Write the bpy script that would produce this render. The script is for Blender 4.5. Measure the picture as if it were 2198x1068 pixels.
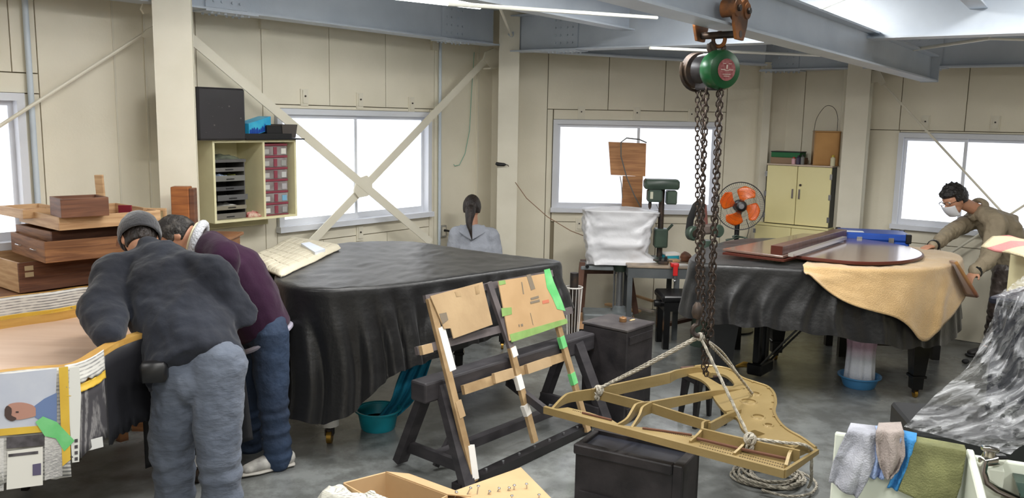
import bpy, bmesh, math, random
from mathutils import Vector, Matrix, noise
random.seed(7)
scene = bpy.context.scene
for o in list(bpy.data.objects): bpy.data.objects.remove(o)
col = scene.collection
PI = math.pi
# ------------------------------------------------------------ camera
FPX, CX, CY, CAMH = 1830.0, 1099.0, 534.0, 1.9
PITCH, ROLL = math.atan(276 / 1830.0), 0.018
CF = Vector((0, math.cos(PITCH), -math.sin(PITCH)))
R0 = Vector((1, 0, 0)); D0 = CF.cross(R0)
CR = R0 * math.cos(ROLL) - D0 * math.sin(ROLL); CD = CF.cross(CR)
CAM = Vector((0, 0, CAMH))
cam = bpy.data.cameras.new('camera'); camo = bpy.data.objects.new('camera', cam); col.objects.link(camo)
U_ = -CD
camo.matrix_world = Matrix(((CR.x, U_.x, -CF.x, 0), (CR.y, U_.y, -CF.y, 0), (CR.z, U_.z, -CF.z, CAMH), (0, 0, 0, 1)))
cam.sensor_width = 36; cam.lens = FPX / 2198 * 36; cam.clip_start = .05; cam.clip_end = 100
scene.camera = camo
# ------------------------------------------------------------ world, lights, exposure
world = bpy.data.worlds.new('world'); scene.world = world; world.use_nodes = True
world.node_tree.nodes['Background'].inputs[0].default_value = (.80, .88, 1, 1)
world.node_tree.nodes['Background'].inputs[1].default_value = 1.0
scene.view_settings.view_transform = 'Standard'; scene.view_settings.look = 'None'
scene.view_settings.exposure = 0.12; scene.view_settings.gamma = 1; scene.view_settings.use_curve_mapping = False
def area(name, loc, sx, sy, power, color=(1, .985, .95), rz=0, rx=0):
    l = bpy.data.lights.new(name, 'AREA'); l.shape = 'RECTANGLE'; l.size = sx; l.size_y = sy; l.energy = power; l.color = color
    o = bpy.data.objects.new(name, l); col.objects.link(o); o.location = loc; o.rotation_euler = (rx, 0, rz); return o
LP = 54
for i, (x, y) in enumerate([(-3.2, 1.2), (0, -.8), (2.8, .8), (-.3, 1.8), (4.6, 3.4), (-.9, 4.6), (1.3, 5.4), (2.5, 4.1), (.4, 3.6)]):
    area('unseen_ceiling_light', (x, y, 2.86), 1.25, .25, LP * (1.5 if i == 1 else 1), rz=.66)  # unseen ceiling lights; those towards the back added to even out the light
# ------------------------------------------------------------ geometry helpers
def ray(u, v): return CF + CR * ((u - CX) / FPX) + CD * ((v - CY) / FPX)
def G(u, v, z=0.0):
    d = ray(u, v); return CAM + d * ((z - CAMH) / d.z)
def P(u, v, y):
    d = ray(u, v); return CAM + d * (y / d.y)
class Fr:
    """local frame: x along angle, y to its left, z up"""
    def __init__(s, x, y, ang, z=0):
        s.o = Vector((x, y, z)); s.x = Vector((math.cos(ang), math.sin(ang), 0)); s.y = Vector((-math.sin(ang), math.cos(ang), 0)); s.ang = ang
    def w(s, x, y, z): return s.o + s.x * x + s.y * y + Vector((0, 0, z))
    def un(s, u, v, y=0.0):
        d = ray(u, v); t = ((s.o - CAM).dot(s.y) + y) / d.dot(s.y); p = CAM + d * t - s.o
        return p.dot(s.x), p.z
    def ux(s, u, v, y=0.0): return s.un(u, v, y)[0]
    def uz(s, u, v, y=0.0): return s.un(u, v, y)[1]
WORLD = Fr(0, 0, 0)
def V(*a): return Vector(a)
def wloc(o):
    p = Vector((0, 0, 0))
    while o is not None: p += o.location; o = o.parent
    return p
class MB:
    def __init__(s, fr=None): s.v = []; s.f = []; s.fr = fr
    def add(s, vs, fs, raw=False):
        n = len(s.v)
        for p in vs: s.v.append(Vector(p) if (raw or s.fr is None) else s.fr.w(*p))
        for f in fs: s.f.append([n + i for i in f])
        return s
    def box(s, x0, x1, y0, y1, z0, z1):
        return s.add([(x0, y0, z0), (x1, y0, z0), (x1, y1, z0), (x0, y1, z0), (x0, y0, z1), (x1, y0, z1), (x1, y1, z1), (x0, y1, z1)],
              [(0, 3, 2, 1), (4, 5, 6, 7), (0, 1, 5, 4), (1, 2, 6, 5), (2, 3, 7, 6), (3, 0, 4, 7)])
    def bbox(s, x0, x1, y0, y1, z0, z1, b=.01):
        """box with chamfered vertical and top edges"""
        def ring(i, z): return [(x0 + i, y0 + b, z), (x0 + b, y0 + i, z), (x1 - b, y0 + i, z), (x1 - i, y0 + b, z), (x1 - i, y1 - b, z), (x1 - b, y1 - i, z), (x0 + b, y1 - i, z), (x0 + i, y1 - b, z)]
        vs = ring(b * .6, z0) + ring(0, z0 + b) + ring(0, z1 - b) + ring(b * .8, z1)
        fs = [tuple(range(7, -1, -1)), tuple(range(24, 32))]
        for k in range(3):
            for i in range(8): j = (i + 1) % 8; fs.append((k * 8 + i, k * 8 + j, k * 8 + 8 + j, k * 8 + 8 + i))
        return s.add(vs, fs)
    def bar(s, p0, p1, w, h, up=(0, 0, 1), off=0.0):
        """bar between two WORLD points, w sideways, h along up"""
        p0 = Vector(p0); p1 = Vector(p1); d = (p1 - p0).normalized(); up = Vector(up)
        sd = d.cross(up)
        if sd.length < 1e-4: sd = d.cross(Vector((1, 0, 0)))
        sd.normalize(); up = sd.cross(d).normalized(); c = up * off
        vs = []
        for p in (p0, p1):
            for a, b in ((-1, -1), (1, -1), (1, 1), (-1, 1)): vs.append(p + sd * (w / 2 * a) + up * (h / 2 * b) + c)
        return s.add(vs, [(0, 1, 2, 3), (7, 6, 5, 4), (0, 4, 5, 1), (1, 5, 6, 2), (2, 6, 7, 3), (3, 7, 4, 0)], raw=True)
    def tube(s, pts, r, n=8, closed=False, caps=True, rb=None, ref=None):
        """swept tube through WORLD points; r scalar or list; rb second radius (list) along binormal"""
        pts = [Vector(p) for p in pts]; m = len(pts)
        R = r if isinstance(r, (list, tuple)) else [r] * m
        RB = R if rb is None else (rb if isinstance(rb, (list, tuple)) else [rb] * m)
        prev = Vector(ref) if ref is not None else None; base = len(s.v)
        for i, p in enumerate(pts):
            if closed: d = pts[(i + 1) % m] - pts[i - 1]
            else: d = pts[min(i + 1, m - 1)] - pts[max(i - 1, 0)]
            if d.length < 1e-9: d = Vector((0, 0, 1))
            d.normalize()
            if prev is None:
                prev = Vector((0, 0, 1)) if abs(d.z) < .9 else Vector((1, 0, 0))
            a = (prev - d * prev.dot(d))
            if a.length < 1e-5: a = d.orthogonal()
            a.normalize()
            b = d.cross(a); 
            if ref is None: prev = a
            for k in range(n):
                t = 2 * PI * k / n
                s.v.append(p + a * (R[i] * math.cos(t)) + b * (RB[i] * math.sin(t)))
        q = m if closed else m - 1
        for i in range(q):
            j = (i + 1) % m
            for k in range(n):
                l = (k + 1) % n
                s.f.append([base + i * n + k, base + i * n + l, base + j * n + l, base + j * n + k])
        if caps and not closed:
            s.f.append([base + k for k in range(n - 1, -1, -1)]); s.f.append([base + (m - 1) * n + k for k in range(n)])
        return s
    def limb(s, pts, rs, n=16, ref=None, ck=1.0):
        """closed rounded tube; rs list of (ra, rb)"""
        P_ = [Vector(p) for p in pts]; A = [a if isinstance(a, (tuple, list)) else (a, a) for a in rs]
        d0 = (P_[0] - P_[1]).normalized(); d1 = (P_[-1] - P_[-2]).normalized()
        def cap(p, d, ab, rev):
            m_ = min(ab) * (ck if rev else 1.0); out = [(p + d * (m_ * .55), (ab[0] * .8, ab[1] * .8)), (p + d * (m_ * .9), (ab[0] * .4, ab[1] * .4))]
            return out[::-1] if rev else out
        Q = cap(P_[0], d0, A[0], True) + list(zip(P_, A)) + cap(P_[-1], d1, A[-1], False)
        return s.tube([q[0] for q in Q], [q[1][0] for q in Q], n, rb=[q[1][1] for q in Q], ref=ref)
    def cyl(s, p0, p1, r0, r1=None, n=16): return s.tube([p0, p1], [r0, r0 if r1 is None else r1], n)
    def lathe(s, c, prof, n=24, axis=(0, 0, 1), sx=1, sy=1):
        """profile [(r,h)] round the axis at WORLD point c"""
        c = Vector(c); ax = Vector(axis).normalized(); a = ax.orthogonal().normalized() if abs(ax.z) < .99 else Vector((1, 0, 0)); b = ax.cross(a); base = len(s.v)
        for r, h in prof:
            for k in range(n):
                t = 2 * PI * k / n; s.v.append(c + ax * h + a * (r * sx * math.cos(t)) + b * (r * sy * math.sin(t)))
        for i in range(len(prof) - 1):
            for k in range(n):
                l = (k + 1) % n; s.f.append([base + i * n + k, base + i * n + l, base + (i + 1) * n + l, base + (i + 1) * n + k])
        if prof[0][0] > 1e-6: s.f.append([base + k for k in range(n - 1, -1, -1)])
        if prof[-1][0] > 1e-6: s.f.append([base + (len(prof) - 1) * n + k for k in range(n)])
        return s
    def ell(s, c, r, n=16, m=10, rot=None):
        """ellipsoid, r=(rx,ry,rz)"""
        c = Vector(c); base = len(s.v); rot = rot or Matrix.Identity(3)
        for i in range(m + 1):
            ph = PI * i / m
            for k in range(n):
                t = 2 * PI * k / n
                s.v.append(c + rot @ Vector((r[0] * math.sin(ph) * math.cos(t), r[1] * math.sin(ph) * math.sin(t), -r[2] * math.cos(ph))))
        for i in range(m):
            for k in range(n):
                l = (k + 1) % n; s.f.append([base + i * n + k, base + i * n + l, base + (i + 1) * n + l, base + (i + 1) * n + k])
        return s
    def prism(s, poly, z0, z1):
        """vertical prism of a 2d polygon (local xy)"""
        n = len(poly)
        return s.add([(x, y, z0) for x, y in poly] + [(x, y, z1) for x, y in poly],
                     [tuple(range(n - 1, -1, -1)), tuple(range(n, 2 * n))] + [(i, (i + 1) % n, n + (i + 1) % n, n + i) for i in range(n)])
    def plate(s, pts, th, nrm=None):
        """extrude WORLD polygon by th along its normal"""
        pts = [Vector(p) for p in pts]; n = len(pts)
        N = Vector(nrm) if nrm is not None else (pts[1] - pts[0]).cross(pts[2] - pts[0]).normalized()
        return s.add(pts + [p + N * th for p in pts], [tuple(range(n - 1, -1, -1)), tuple(range(n, 2 * n))] + [(i, (i + 1) % n, n + (i + 1) % n, n + i) for i in range(n)], raw=True)
    def grid(s, fn, nu, nv, th=0.0, wrap=False):
        """fn(a,b)->WORLD point, a,b in 0..1"""
        base = len(s.v); cols_ = nu if wrap else nu + 1
        for j in range(nv + 1):
            for i in range(cols_): s.v.append(Vector(fn(i / nu, j / nv)))
        for j in range(nv):
            for i in range(nu):
                i2 = (i + 1) % cols_ if wrap else i + 1
                s.f.append([base + j * cols_ + i, base + j * cols_ + i2, base + (j + 1) * cols_ + i2, base + (j + 1) * cols_ + i])
        return s
    def build(s, name, mat, parent=None, smooth=False, mods=(), flip=False):
        me = bpy.data.meshes.new(name)
        if parent is not None: off = wloc(parent)
        else:
            xs = [p.x for p in s.v]; ys = [p.y for p in s.v]; zs = [p.z for p in s.v]
            off = Vector(((min(xs) + max(xs)) / 2, (min(ys) + max(ys)) / 2, min(zs)))
        me.from_pydata([tuple(p - off) for p in s.v], [], s.f)
        bm = bmesh.new(); bm.from_mesh(me)
        if not flip: bmesh.ops.recalc_face_normals(bm, faces=bm.faces)
        bm.to_mesh(me); bm.free()
        me.materials.append(mat)
        if smooth:
            me.polygons.foreach_set('use_smooth', [True] * len(me.polygons))
            if smooth != 'all':
                try: me.set_sharp_from_angle(angle=math.radians(40))
                except Exception: pass
        o = bpy.data.objects.new(name, me); col.objects.link(o); o.parent = parent
        if parent is None: o.location = off
        for m in mods:
            md = o.modifiers.new(m[0].lower(), m[0])
            for k, val in m[1].items(): setattr(md, k, val)
        return o
def tag(o, label=None, cat=None, group=None, kind=None):
    if label: o['label'] = label
    if cat: o['category'] = cat
    if group: o['group'] = group
    if kind: o['kind'] = kind
    return o
def thing(name, label, cat, loc, group=None, kind=None):
    o = bpy.data.objects.new(name, None); col.objects.link(o); o.location = loc; o.empty_display_size = .1
    return tag(o, label, cat, group, kind)
def dup(o, parent=None, loc=None):
    c = o.copy(); col.objects.link(c); c.parent = parent
    if loc is not None: c.location = loc
    for ch in list(o.children): dup(ch, c)
    return c
SOL = lambda t, o=0: ('SOLIDIFY', dict(thickness=t, offset=o))
SUB = lambda n=1: ('SUBSURF', dict(levels=n, render_levels=n))
BEV = lambda w=.004, s=2: ('BEVEL', dict(width=w, segments=s, limit_method='ANGLE'))
# ------------------------------------------------------------ materials
def srgb(r, g, b):
    f = lambda c: c / 12.92 if c <= .04045 else ((c + .055) / 1.055) ** 2.4
    return (f(r / 255), f(g / 255), f(b / 255), 1)
def mat(name, rgb, rough=.6, metal=0, rgb2=None, scale=8, bump=0, bscale=None, spec=.5, stretch=None, sheen=0, detail=5, lo=.35, hi=.65, coat=0, rough2=None, alpha=1, trans=0, dist=0):
    m = bpy.data.materials.new(name); m.use_nodes = True; nt = m.node_tree; N = nt.nodes; L = nt.links
    b = N['Principled BSDF']; c1 = srgb(*rgb)
    b.inputs['Base Color'].default_value = c1; b.inputs['Roughness'].default_value = rough; b.inputs['Metallic'].default_value = metal
    b.inputs['Specular IOR Level'].default_value = spec
    if sheen: b.inputs['Sheen Weight'].default_value = sheen; b.inputs['Sheen Roughness'].default_value = .5
    if coat: b.inputs['Coat Weight'].default_value = coat; b.inputs['Coat Roughness'].default_value = .15
    if alpha < 1: b.inputs['Alpha'].default_value = alpha
    if trans: b.inputs['Transmission Weight'].default_value = trans
    if rgb2 or bump or rough2 is not None:
        tc = N.new('ShaderNodeTexCoord'); mp = N.new('ShaderNodeMapping'); L.new(tc.outputs['Object'], mp.inputs[0])
        if stretch: mp.inputs['Scale'].default_value = stretch
        nz = N.new('ShaderNodeTexNoise'); nz.inputs['Scale'].default_value = scale; nz.inputs['Detail'].default_value = detail
        nz.inputs['Distortion'].default_value = dist
        L.new(mp.outputs[0], nz.inputs[0])
        if rgb2:
            r = N.new('ShaderNodeValToRGB'); r.color_ramp.elements[0].position = lo; r.color_ramp.elements[1].position = hi
            r.color_ramp.elements[0].color = c1; r.color_ramp.elements[1].color = srgb(*rgb2)
            L.new(nz.outputs[0], r.inputs[0]); L.new(r.outputs[0], b.inputs['Base Color'])
        if rough2 is not None:
            mr = N.new('ShaderNodeMapRange'); mr.inputs['From Min'].default_value = lo; mr.inputs['From Max'].default_value = hi
            mr.inputs['To Min'].default_value = rough; mr.inputs['To Max'].default_value = rough2
            L.new(nz.outputs[0], mr.inputs[0]); L.new(mr.outputs[0], b.inputs['Roughness'])
        if bump:
            nb = nz
            if bscale: nb = N.new('ShaderNodeTexNoise'); nb.inputs['Scale'].default_value = bscale; nb.inputs['Detail'].default_value = 4; L.new(mp.outputs[0], nb.inputs[0])
            bp = N.new('ShaderNodeBump'); bp.inputs['Strength'].default_value = bump; bp.inputs['Distance'].default_value = .02
            L.new(nb.outputs[0], bp.inputs['Height']); L.new(bp.outputs[0], b.inputs['Normal'])
    return m
def emis(name, rgb, strength, rgb2=None, scale=3):
    m = bpy.data.materials.new(name); m.use_nodes = True; nt = m.node_tree; N = nt.nodes; b = N['Principled BSDF']
    b.inputs['Base Color'].default_value = srgb(*rgb); b.inputs['Roughness'].default_value = .35
    b.inputs['Emission Color'].default_value = srgb(*rgb); b.inputs['Emission Strength'].default_value = strength
    if rgb2:
        tc = N.new('ShaderNodeTexCoord'); nz = N.new('ShaderNodeTexNoise'); nz.inputs['Scale'].default_value = scale; nz.inputs['Detail'].default_value = 3
        r = N.new('ShaderNodeValToRGB'); r.color_ramp.elements[0].position = .35; r.color_ramp.elements[1].position = .62
        r.color_ramp.elements[0].color = srgb(*rgb2); r.color_ramp.elements[1].color = srgb(*rgb)
        nt.links.new(tc.outputs['Object'], nz.inputs[0]); nt.links.new(nz.outputs[0], r.inputs[0]); nt.links.new(r.outputs[0], b.inputs['Emission Color'])
    return m
def wood(name, a, b_, rough=.55, st=(1, 1, 12), sc=4, coat=0):
    return mat(name, a, rough, rgb2=b_, scale=sc, stretch=st, bump=.08, coat=coat, detail=8, dist=.6)
def paper(name, base, ink, vert=False, sc=60, photo=None):
    """newsprint: rows of small print broken into words and columns"""
    m = bpy.data.materials.new(name); m.use_nodes = True; nt = m.node_tree; N = nt.nodes; L = nt.links; b = N['Principled BSDF']; b.inputs['Roughness'].default_value = .7
    tc = N.new('ShaderNodeTexCoord'); mp = N.new('ShaderNodeMapping'); L.new(tc.outputs['UV' if photo == 'uv' else 'Object'], mp.inputs[0])
    mp.inputs['Scale'].default_value = (sc * (1 if vert else .35), sc * (1 if vert else .35), sc * (.35 if vert else 1))
    w = N.new('ShaderNodeTexWave'); w.bands_direction = 'X' if vert else 'Z'; w.inputs['Scale'].default_value = .9; w.inputs['Distortion'].default_value = .3
    nz = N.new('ShaderNodeTexNoise'); nz.inputs['Scale'].default_value = 3.0; nz.inputs['Detail'].default_value = 2
    n2 = N.new('ShaderNodeTexNoise'); n2.inputs['Scale'].default_value = 5; n2.inputs['Detail'].default_value = 1
    L.new(mp.outputs[0], w.inputs[0]); L.new(mp.outputs[0], nz.inputs[0]); L.new(tc.outputs['Object'], n2.inputs[0])
    m1 = N.new('ShaderNodeMath'); m1.operation = 'MULTIPLY'; L.new(w.outputs['Fac'], m1.inputs[0]); L.new(nz.outputs[0], m1.inputs[1])
    m2 = N.new('ShaderNodeMath'); m2.operation = 'MULTIPLY'; L.new(m1.outputs[0], m2.inputs[0]); L.new(n2.outputs[0], m2.inputs[1])
    r = N.new('ShaderNodeValToRGB'); r.color_ramp.elements[0].position = .12; r.color_ramp.elements[1].position = .32
    r.color_ramp.elements[0].color = srgb(*base); r.color_ramp.elements[1].color = srgb(*ink)
    L.new(m2.outputs[0], r.inputs[0]); L.new(r.outputs[0], b.inputs['Base Color'])
    return m
M = {}
M['wall'] = mat('cream_painted_panel', (236, 229, 209), .55, rgb2=(230, 223, 202), scale=3, bump=.05, bscale=60)
M['groove'] = mat('dark_panel_joint', (138, 128, 106), .8)
M['steel_cream'] = mat('cream_painted_steel', (230, 224, 206), .5, rgb2=(223, 217, 198), scale=4)
M['beam'] = mat('grey_painted_steel', (196, 204, 214), .42, rgb2=(182, 191, 202), scale=2.5, bump=.06, bscale=30)
M['deck'] = mat('corrugated_deck_steel', (165, 168, 170), .5)
M['alu'] = mat('aluminium_window_frame', (220, 223, 230), .4)
M['glass'] = emis('backlit_frosted_glass', (252, 253, 255), 1.2, (216, 226, 246), 1.3)  # daylight from outside put into the panes as emission
M['dark'] = mat('black_lacquer', (16, 15, 17), .3, rgb2=(30, 27, 29), scale=6, rough2=.5)
M['black'] = mat('black_plastic', (18, 18, 20), .4)
M['steel'] = mat('bright_steel', (190, 192, 196), .25, metal=.9)
M['iron'] = mat('dark_iron', (55, 52, 52), .5, metal=.6, rgb2=(80, 66, 55), scale=20)
M['rubber'] = mat('dark_rubber', (30, 30, 32), .7)
# ------------------------------------------------------------ the room
W1 = Fr(.05, 8.95, math.atan2(.787, .617))          # window wall on the left, runs away to the right
W2 = Fr(-.25, 8.6, .0)                              # far wall, nearly square to the camera
W3 = Fr(4.08, 7.53, math.atan2(-.616, .788))        # right wall, comes towards the camera
ZT = 3.0
xf = W1.ux(1060, 300)
def wallset(name, fr, x0, x1, holes, grooves, label, z1=ZT, low=.0):
    """backing slab with holes for the windows, and the panels proud of it (parts)"""
    root = MB(fr); xs = sorted(set([x0, x1] + [h[0] for h in holes] + [h[1] for h in holes]))
    for a, b in zip(xs, xs[1:]):
        hs = [h for h in holes if h[0] <= a + 1e-6 and h[1] >= b - 1e-6]
        if hs: root.box(a, b, .025, .13, 0, hs[0][2]); root.box(a, b, .025, .13, hs[0][3], z1)
        else: root.box(a, b, .025, .13, 0, z1)
    r = root.build(name, M['groove']); tag(r, kind='structure', label=label)
    g = .0035
    for (a, b, c, d) in grooves:
        MB(fr).box(a + g, b - g, 0, .03, c + g, d - g).build('wall_panel', M['wall'], r)
    return r
def window(name, fr, x0, x1, z0, z1, xm, label):
    o = fr.w((x0 + x1) / 2, 0, z0); r = thing(name, label, None, o, kind='structure')
    f = MB(fr); t = .045
    f.box(x0, x1, -.035, .1, z1 - t, z1); f.box(x0 - .01, x1 + .01, -.06, .1, z0, z0 + t)
    f.box(x0, x0 + t, -.034, .1, z0 + t, z1 - t); f.box(x1 - t, x1, -.034, .1, z0 + t, z1 - t)
    f.build('window_frame', M['alu'], r)
    for k, (a, b, y) in enumerate(((x0 + t, xm + .025, .0), (xm - .025, x1 - t, .03))):
        s = MB(fr); q = .028
        s.box(a, b, y, y + .025, z1 - t - q, z1 - t); s.box(a, b, y, y + .025, z0 + t, z0 + t + q * 1.8)
        s.box(a, a + q, y, y + .025, z0 + t + q * 1.8, z1 - t - q); s.box(b - q, b, y, y + .025, z0 + t + q * 1.8, z1 - t - q)
        so = s.build('sash', M['alu'], r)
        MB(fr).box(a + q, b - q, y + .009, y + .015, z0 + t + q * 1.8, z1 - t - q).build('pane', M['glass'], so)
    c = MB(fr); c.box(xm - .02, xm + .02, -.012, 0, (z0 + z1) / 2 - .16, (z0 + z1) / 2 - .1); c.build('window_latch', M['alu'], r)
    return r
# wall_left
wx0, wz1 = W1.un(589, 232); wx1 = W1.ux(921, 463); wz0 = W1.uz(921, 463); wxm = W1.ux(762, 350)
v0x1, v0z1 = W1.un(47, 200); v0x0 = v0x1 - 1.7; v0z0 = v0z1 - .92
X = lambda u: W1.ux(u, 230)
L0 = -9.0; zt2 = wz1 + .17
g1 = [(L0, -7.0, 0, ZT), (-7.0, v0x0 - .1, 0, ZT),
      (v0x0 - .1, X(31), v0z1 + .12, ZT), (X(31), v0x1 + .1, v0z1 + .12, ZT), (v0x0 - .1, v0x1 + .1, v0z1, v0z1 + .12),
      (v0x0 - .1, v0x1 + .1, 0, v0z0), (v0x0 - .1, v0x0, v0z0, v0z1), (v0x1, v0x1 + .1, v0z0, v0z1),
      (v0x1 + .1, X(250), 0, ZT), (X(250), X(316), 0, ZT), (X(316), X(425), 0, ZT), (X(425), X(564), 0, ZT),
      (X(564), wx0, 0, wz1 + .03), (X(564), X(708), wz1 + .03, ZT), (X(708), X(828), wz1 + .03, ZT), (X(828), X(932), wz1 + .03, ZT),
      (wx0, wx1, wz1, wz1 + .03), (wx1, X(932), 0, wz1 + .03), (wx0, X(690), 0, wz0 - .1), (X(690), X(830), 0, wz0 - .1), (X(830), wx1, 0, wz0 - .1), (wx0, wx1, wz0 - .1, wz0),
      (X(932), X(1023), 0, ZT), (X(1023), xf + .35, 0, ZT)]
wall1 = wallset('wall_left', W1, L0, xf + .35, [(v0x0, v0x1, v0z0, v0z1), (wx0, wx1, wz0, wz1)], g1, 'cream panelled window wall on the left, running back to the far corner')
window('window_1', W1, wx0, wx1, wz0, wz1, wxm, 'frosted sliding window behind the crossed brace bars')
window('window_4', W1, v0x0, v0x1, v0z0, v0z1, (v0x0 + v0x1) / 2, 'bright frosted window cut off by the left edge of the picture')
# wall_back
ax0, az1 = W2.un(1188, 256); ax1 = W2.ux(1545, 300); az0 = W2.uz(1188, 454); axm = W2.ux(1366, 350)
X2 = lambda u: W2.ux(u, 400)
xe = W2.ux(1645, 400)
g2 = [(-.3, X2(1171), 0, ZT), (X2(1171), ax0 - .004, 0, az1 + .1), (ax0, ax1, az1, az1 + .1), (ax1, ax1 + .05, 0, az1 + .1), (X2(1171), W2.ux(1306, 200), az1 + .1, ZT),
      (W2.ux(1306, 200), W2.ux(1427, 200), az1 + .1, ZT), (W2.ux(1427, 200), ax1 + .05, az1 + .1, ZT), (ax0, ax1, az0 - .1, az0),
      (X2(1188) + .012, X2(1412), 0, az0 - .1), (X2(1412), ax1, 0, az0 - .1), (ax1 + .05, xe + .25, 0, ZT)]
g2 = [g for g in g2 if g[1] - g[0] > .02]
wall2 = wallset('wall_back', W2, -.3, xe + .25, [(ax0, ax1, az0, az1)], g2, 'cream panelled far wall with the middle window')
window('window_2', W2, ax0, ax1, az0, az1, axm, 'frosted sliding window behind the drill presses in the middle')
# wall_right
bx0, bz1 = W3.un(1930, 284); bz0 = W3.uz(1916, 489); bx0 = W3.ux(1922, 400); bx1 = bx0 + 1.72; bxm = W3.ux(2062, 400)
X3 = lambda u: W3.ux(u, 300)
wr0 = W3.ux(1640, 400) - .1
g3 = [(wr0, X3(1721), 0, ZT), (X3(1721), X3(1850), 0, ZT), (X3(1850), bx0, 0, bz1 + .02), (X3(1850), X3(1928), bz1 + .02, ZT), (X3(1928), X3(2068), bz1 + .02, ZT), (X3(2068), bx1 + .05, bz1 + .02, ZT),
      (bx0, bx1, bz1, bz1 + .02), (bx1, bx1 + .05, 0, bz1 + .02), (bx0, X3(2040), 0, bz0 - .12), (X3(2040), bx1, 0, bz0 - .12), (bx0, bx1, bz0 - .12, bz0), (bx1 + .05, 3.2, 0, ZT), (3.2, 6, 0, ZT)]
wall3 = wallset('wall_right', W3, wr0, 6.0, [(bx0, bx1, bz0, bz1)], g3, 'cream panelled wall on the right with the cabinet and a window')
window('window_3', W3, bx0, bx1, bz0, bz1, bxm, 'frosted sliding window beside the bending masked worker')
# walls behind the camera close the room
e1 = W1.w(L0, 0, 0); e3 = W3.w(6.0, 0, 0)
b = MB(); b.bar((e1.x, e1.y, 1.5), (e1.x, -3.2, 1.5), .1, 3.0); tag(b.build('wall_side', M['wall']), kind='structure', label='plain cream side wall outside the picture')
b = MB(); b.bar((e1.x, -3.2, 1.5), (e3.x, -3.2, 1.5), .1, 3.0); tag(b.build('wall_front', M['wall']), kind='structure', label='plain cream wall behind the camera')
b = MB(); b.bar((e3.x, e3.y, 1.5), (e3.x, -3.2, 1.5), .1, 3.0); tag(b.build('wall_far_side', M['wall']), kind='structure', label='plain cream side wall outside the picture, right')
# floor: smooth worn concrete, damp shine in patches
fm = mat('worn_grey_concrete', (104, 107, 107), .38, rgb2=(132, 135, 134), scale=.9, detail=10, rough2=.16, lo=.38, hi=.68, bump=.10, bscale=9, dist=.4)
nt = fm.node_tree; N = nt.nodes; Lk = nt.links; bs = N['Principled BSDF']
src = bs.inputs['Base Color'].links[0].from_socket
tc = N.new('ShaderNodeTexCoord'); n2 = N.new('ShaderNodeTexNoise'); n2.inputs['Scale'].default_value = 4.5; n2.inputs['Detail'].default_value = 12; n2.inputs['Roughness'].default_value = .7
rr = N.new('ShaderNodeValToRGB'); rr.color_ramp.elements[0].position = .42; rr.color_ramp.elements[1].position = .58; rr.color_ramp.elements[0].color = (.45, .44, .42, 1); rr.color_ramp.elements[1].color = (1, 1, 1, 1)
mx = N.new('ShaderNodeMix'); mx.data_type = 'RGBA'; mx.blend_type = 'MULTIPLY'; mx.inputs[0].default_value = .7
Lk.new(tc.outputs['Object'], n2.inputs[0]); Lk.new(n2.outputs[0], rr.inputs[0]); Lk.new(src, mx.inputs[6]); Lk.new(rr.outputs[0], mx.inputs[7]); Lk.new(mx.outputs[2], bs.inputs['Base Color'])
tag(MB().box(-7, 9.5, -3.5, 10.5, -.1, 0).build('floor', fm), kind='structure', label='worn dark grey concrete floor with damp shiny patches')
# ceiling: ribbed steel deck on painted beams
ang_b = math.atan2(-2.5, 2.52)
cf = Fr(-.05, 8.3, ang_b)
ce = MB().box(-7, 9.5, -3.5, 10.5, 3.08, 3.2).build('ceiling', M['deck']); tag(ce, kind='structure', label='ribbed grey steel roof deck')
rib = MB(cf)
for k in range(60):
    y = -11.5 + k * .21
    if y > 3: break
    rib.add([(-8, y, 3.08), (-8, y + .03, 3.03), (-8, y + .11, 3.03), (-8, y + .14, 3.08), (9, y, 3.08), (9, y + .03, 3.03), (9, y + .11, 3.03), (9, y + .14, 3.08)], [(0, 1, 5, 4), (1, 2, 6, 5), (2, 3, 7, 6)])
tag(rib.build('deck_ribs', M['deck'], ce), kind='stuff')
def ibeam(name, p0, p1, h, w, label, bolts=(), mat_=None):
    """I beam; p0,p1 = centre of the underside (world)"""
    r = thing(name, label, None, (Vector(p0) + Vector(p1)) / 2, kind='structure'); m_ = mat_ or M['beam']
    p0 = Vector(p0); p1 = Vector(p1); t = .012; z = Vector((0, 0, 1))
    MB().bar(p0 + z * t / 2, p1 + z * t / 2, w, t).build('bottom_flange', m_, r)
    MB().bar(p0 + z * (h - t / 2), p1 + z * (h - t / 2), w, t).build('top_flange', m_, r)
    MB().bar(p0 + z * (h / 2), p1 + z * (h / 2), .008, h - 2 * t).build('web', m_, r)
    d = (p1 - p0).normalized(); s = d.cross(z).normalized()
    for c in bolts:
        q = p0 + (p1 - p0) * c
        MB().bar(q - d * .16 + z * h / 2, q + d * .16 + z * h / 2, .03, h * .86).build('splice_plate', m_, r)
        MB().bar(q - d * .2 - z * .004, q + d * .2 - z * .004, w * .98, .01).build('splice_plate', m_, r)
        bb = MB()
        for sx in (-1, 1):
            for a in (-.1, -.04, .04, .1):
                for zz in (.2, .4, .6, .8): e = q + d * a + z * (h * zz) + s * (sx * .014); bb.cyl(e, e + s * (sx * .012), .009, .009, 6)
        for a in (-.14, -.09, -.04, .04, .09, .14):
            for sx in (-.32, .32): e = q + d * a + s * (w * sx) - z * .008; bb.cyl(e, e - z * .014, .009, .009, 6)
        tag(bb.build('bolt_heads', m_, r), kind='stuff')
    return r
def on(fr, u, v, y): x, z = fr.un(u, v, y); return fr.w(x, y, z)
a0 = on(W1, 552, 33.8, -.32); a1 = on(W1, 1043, 98.3, -.32); a1.z = a0.z = (a0.z + a1.z) / 2
da = (a1 - a0); A0 = a0 - da * 2.2; A1 = a1 + da * .04
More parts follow.
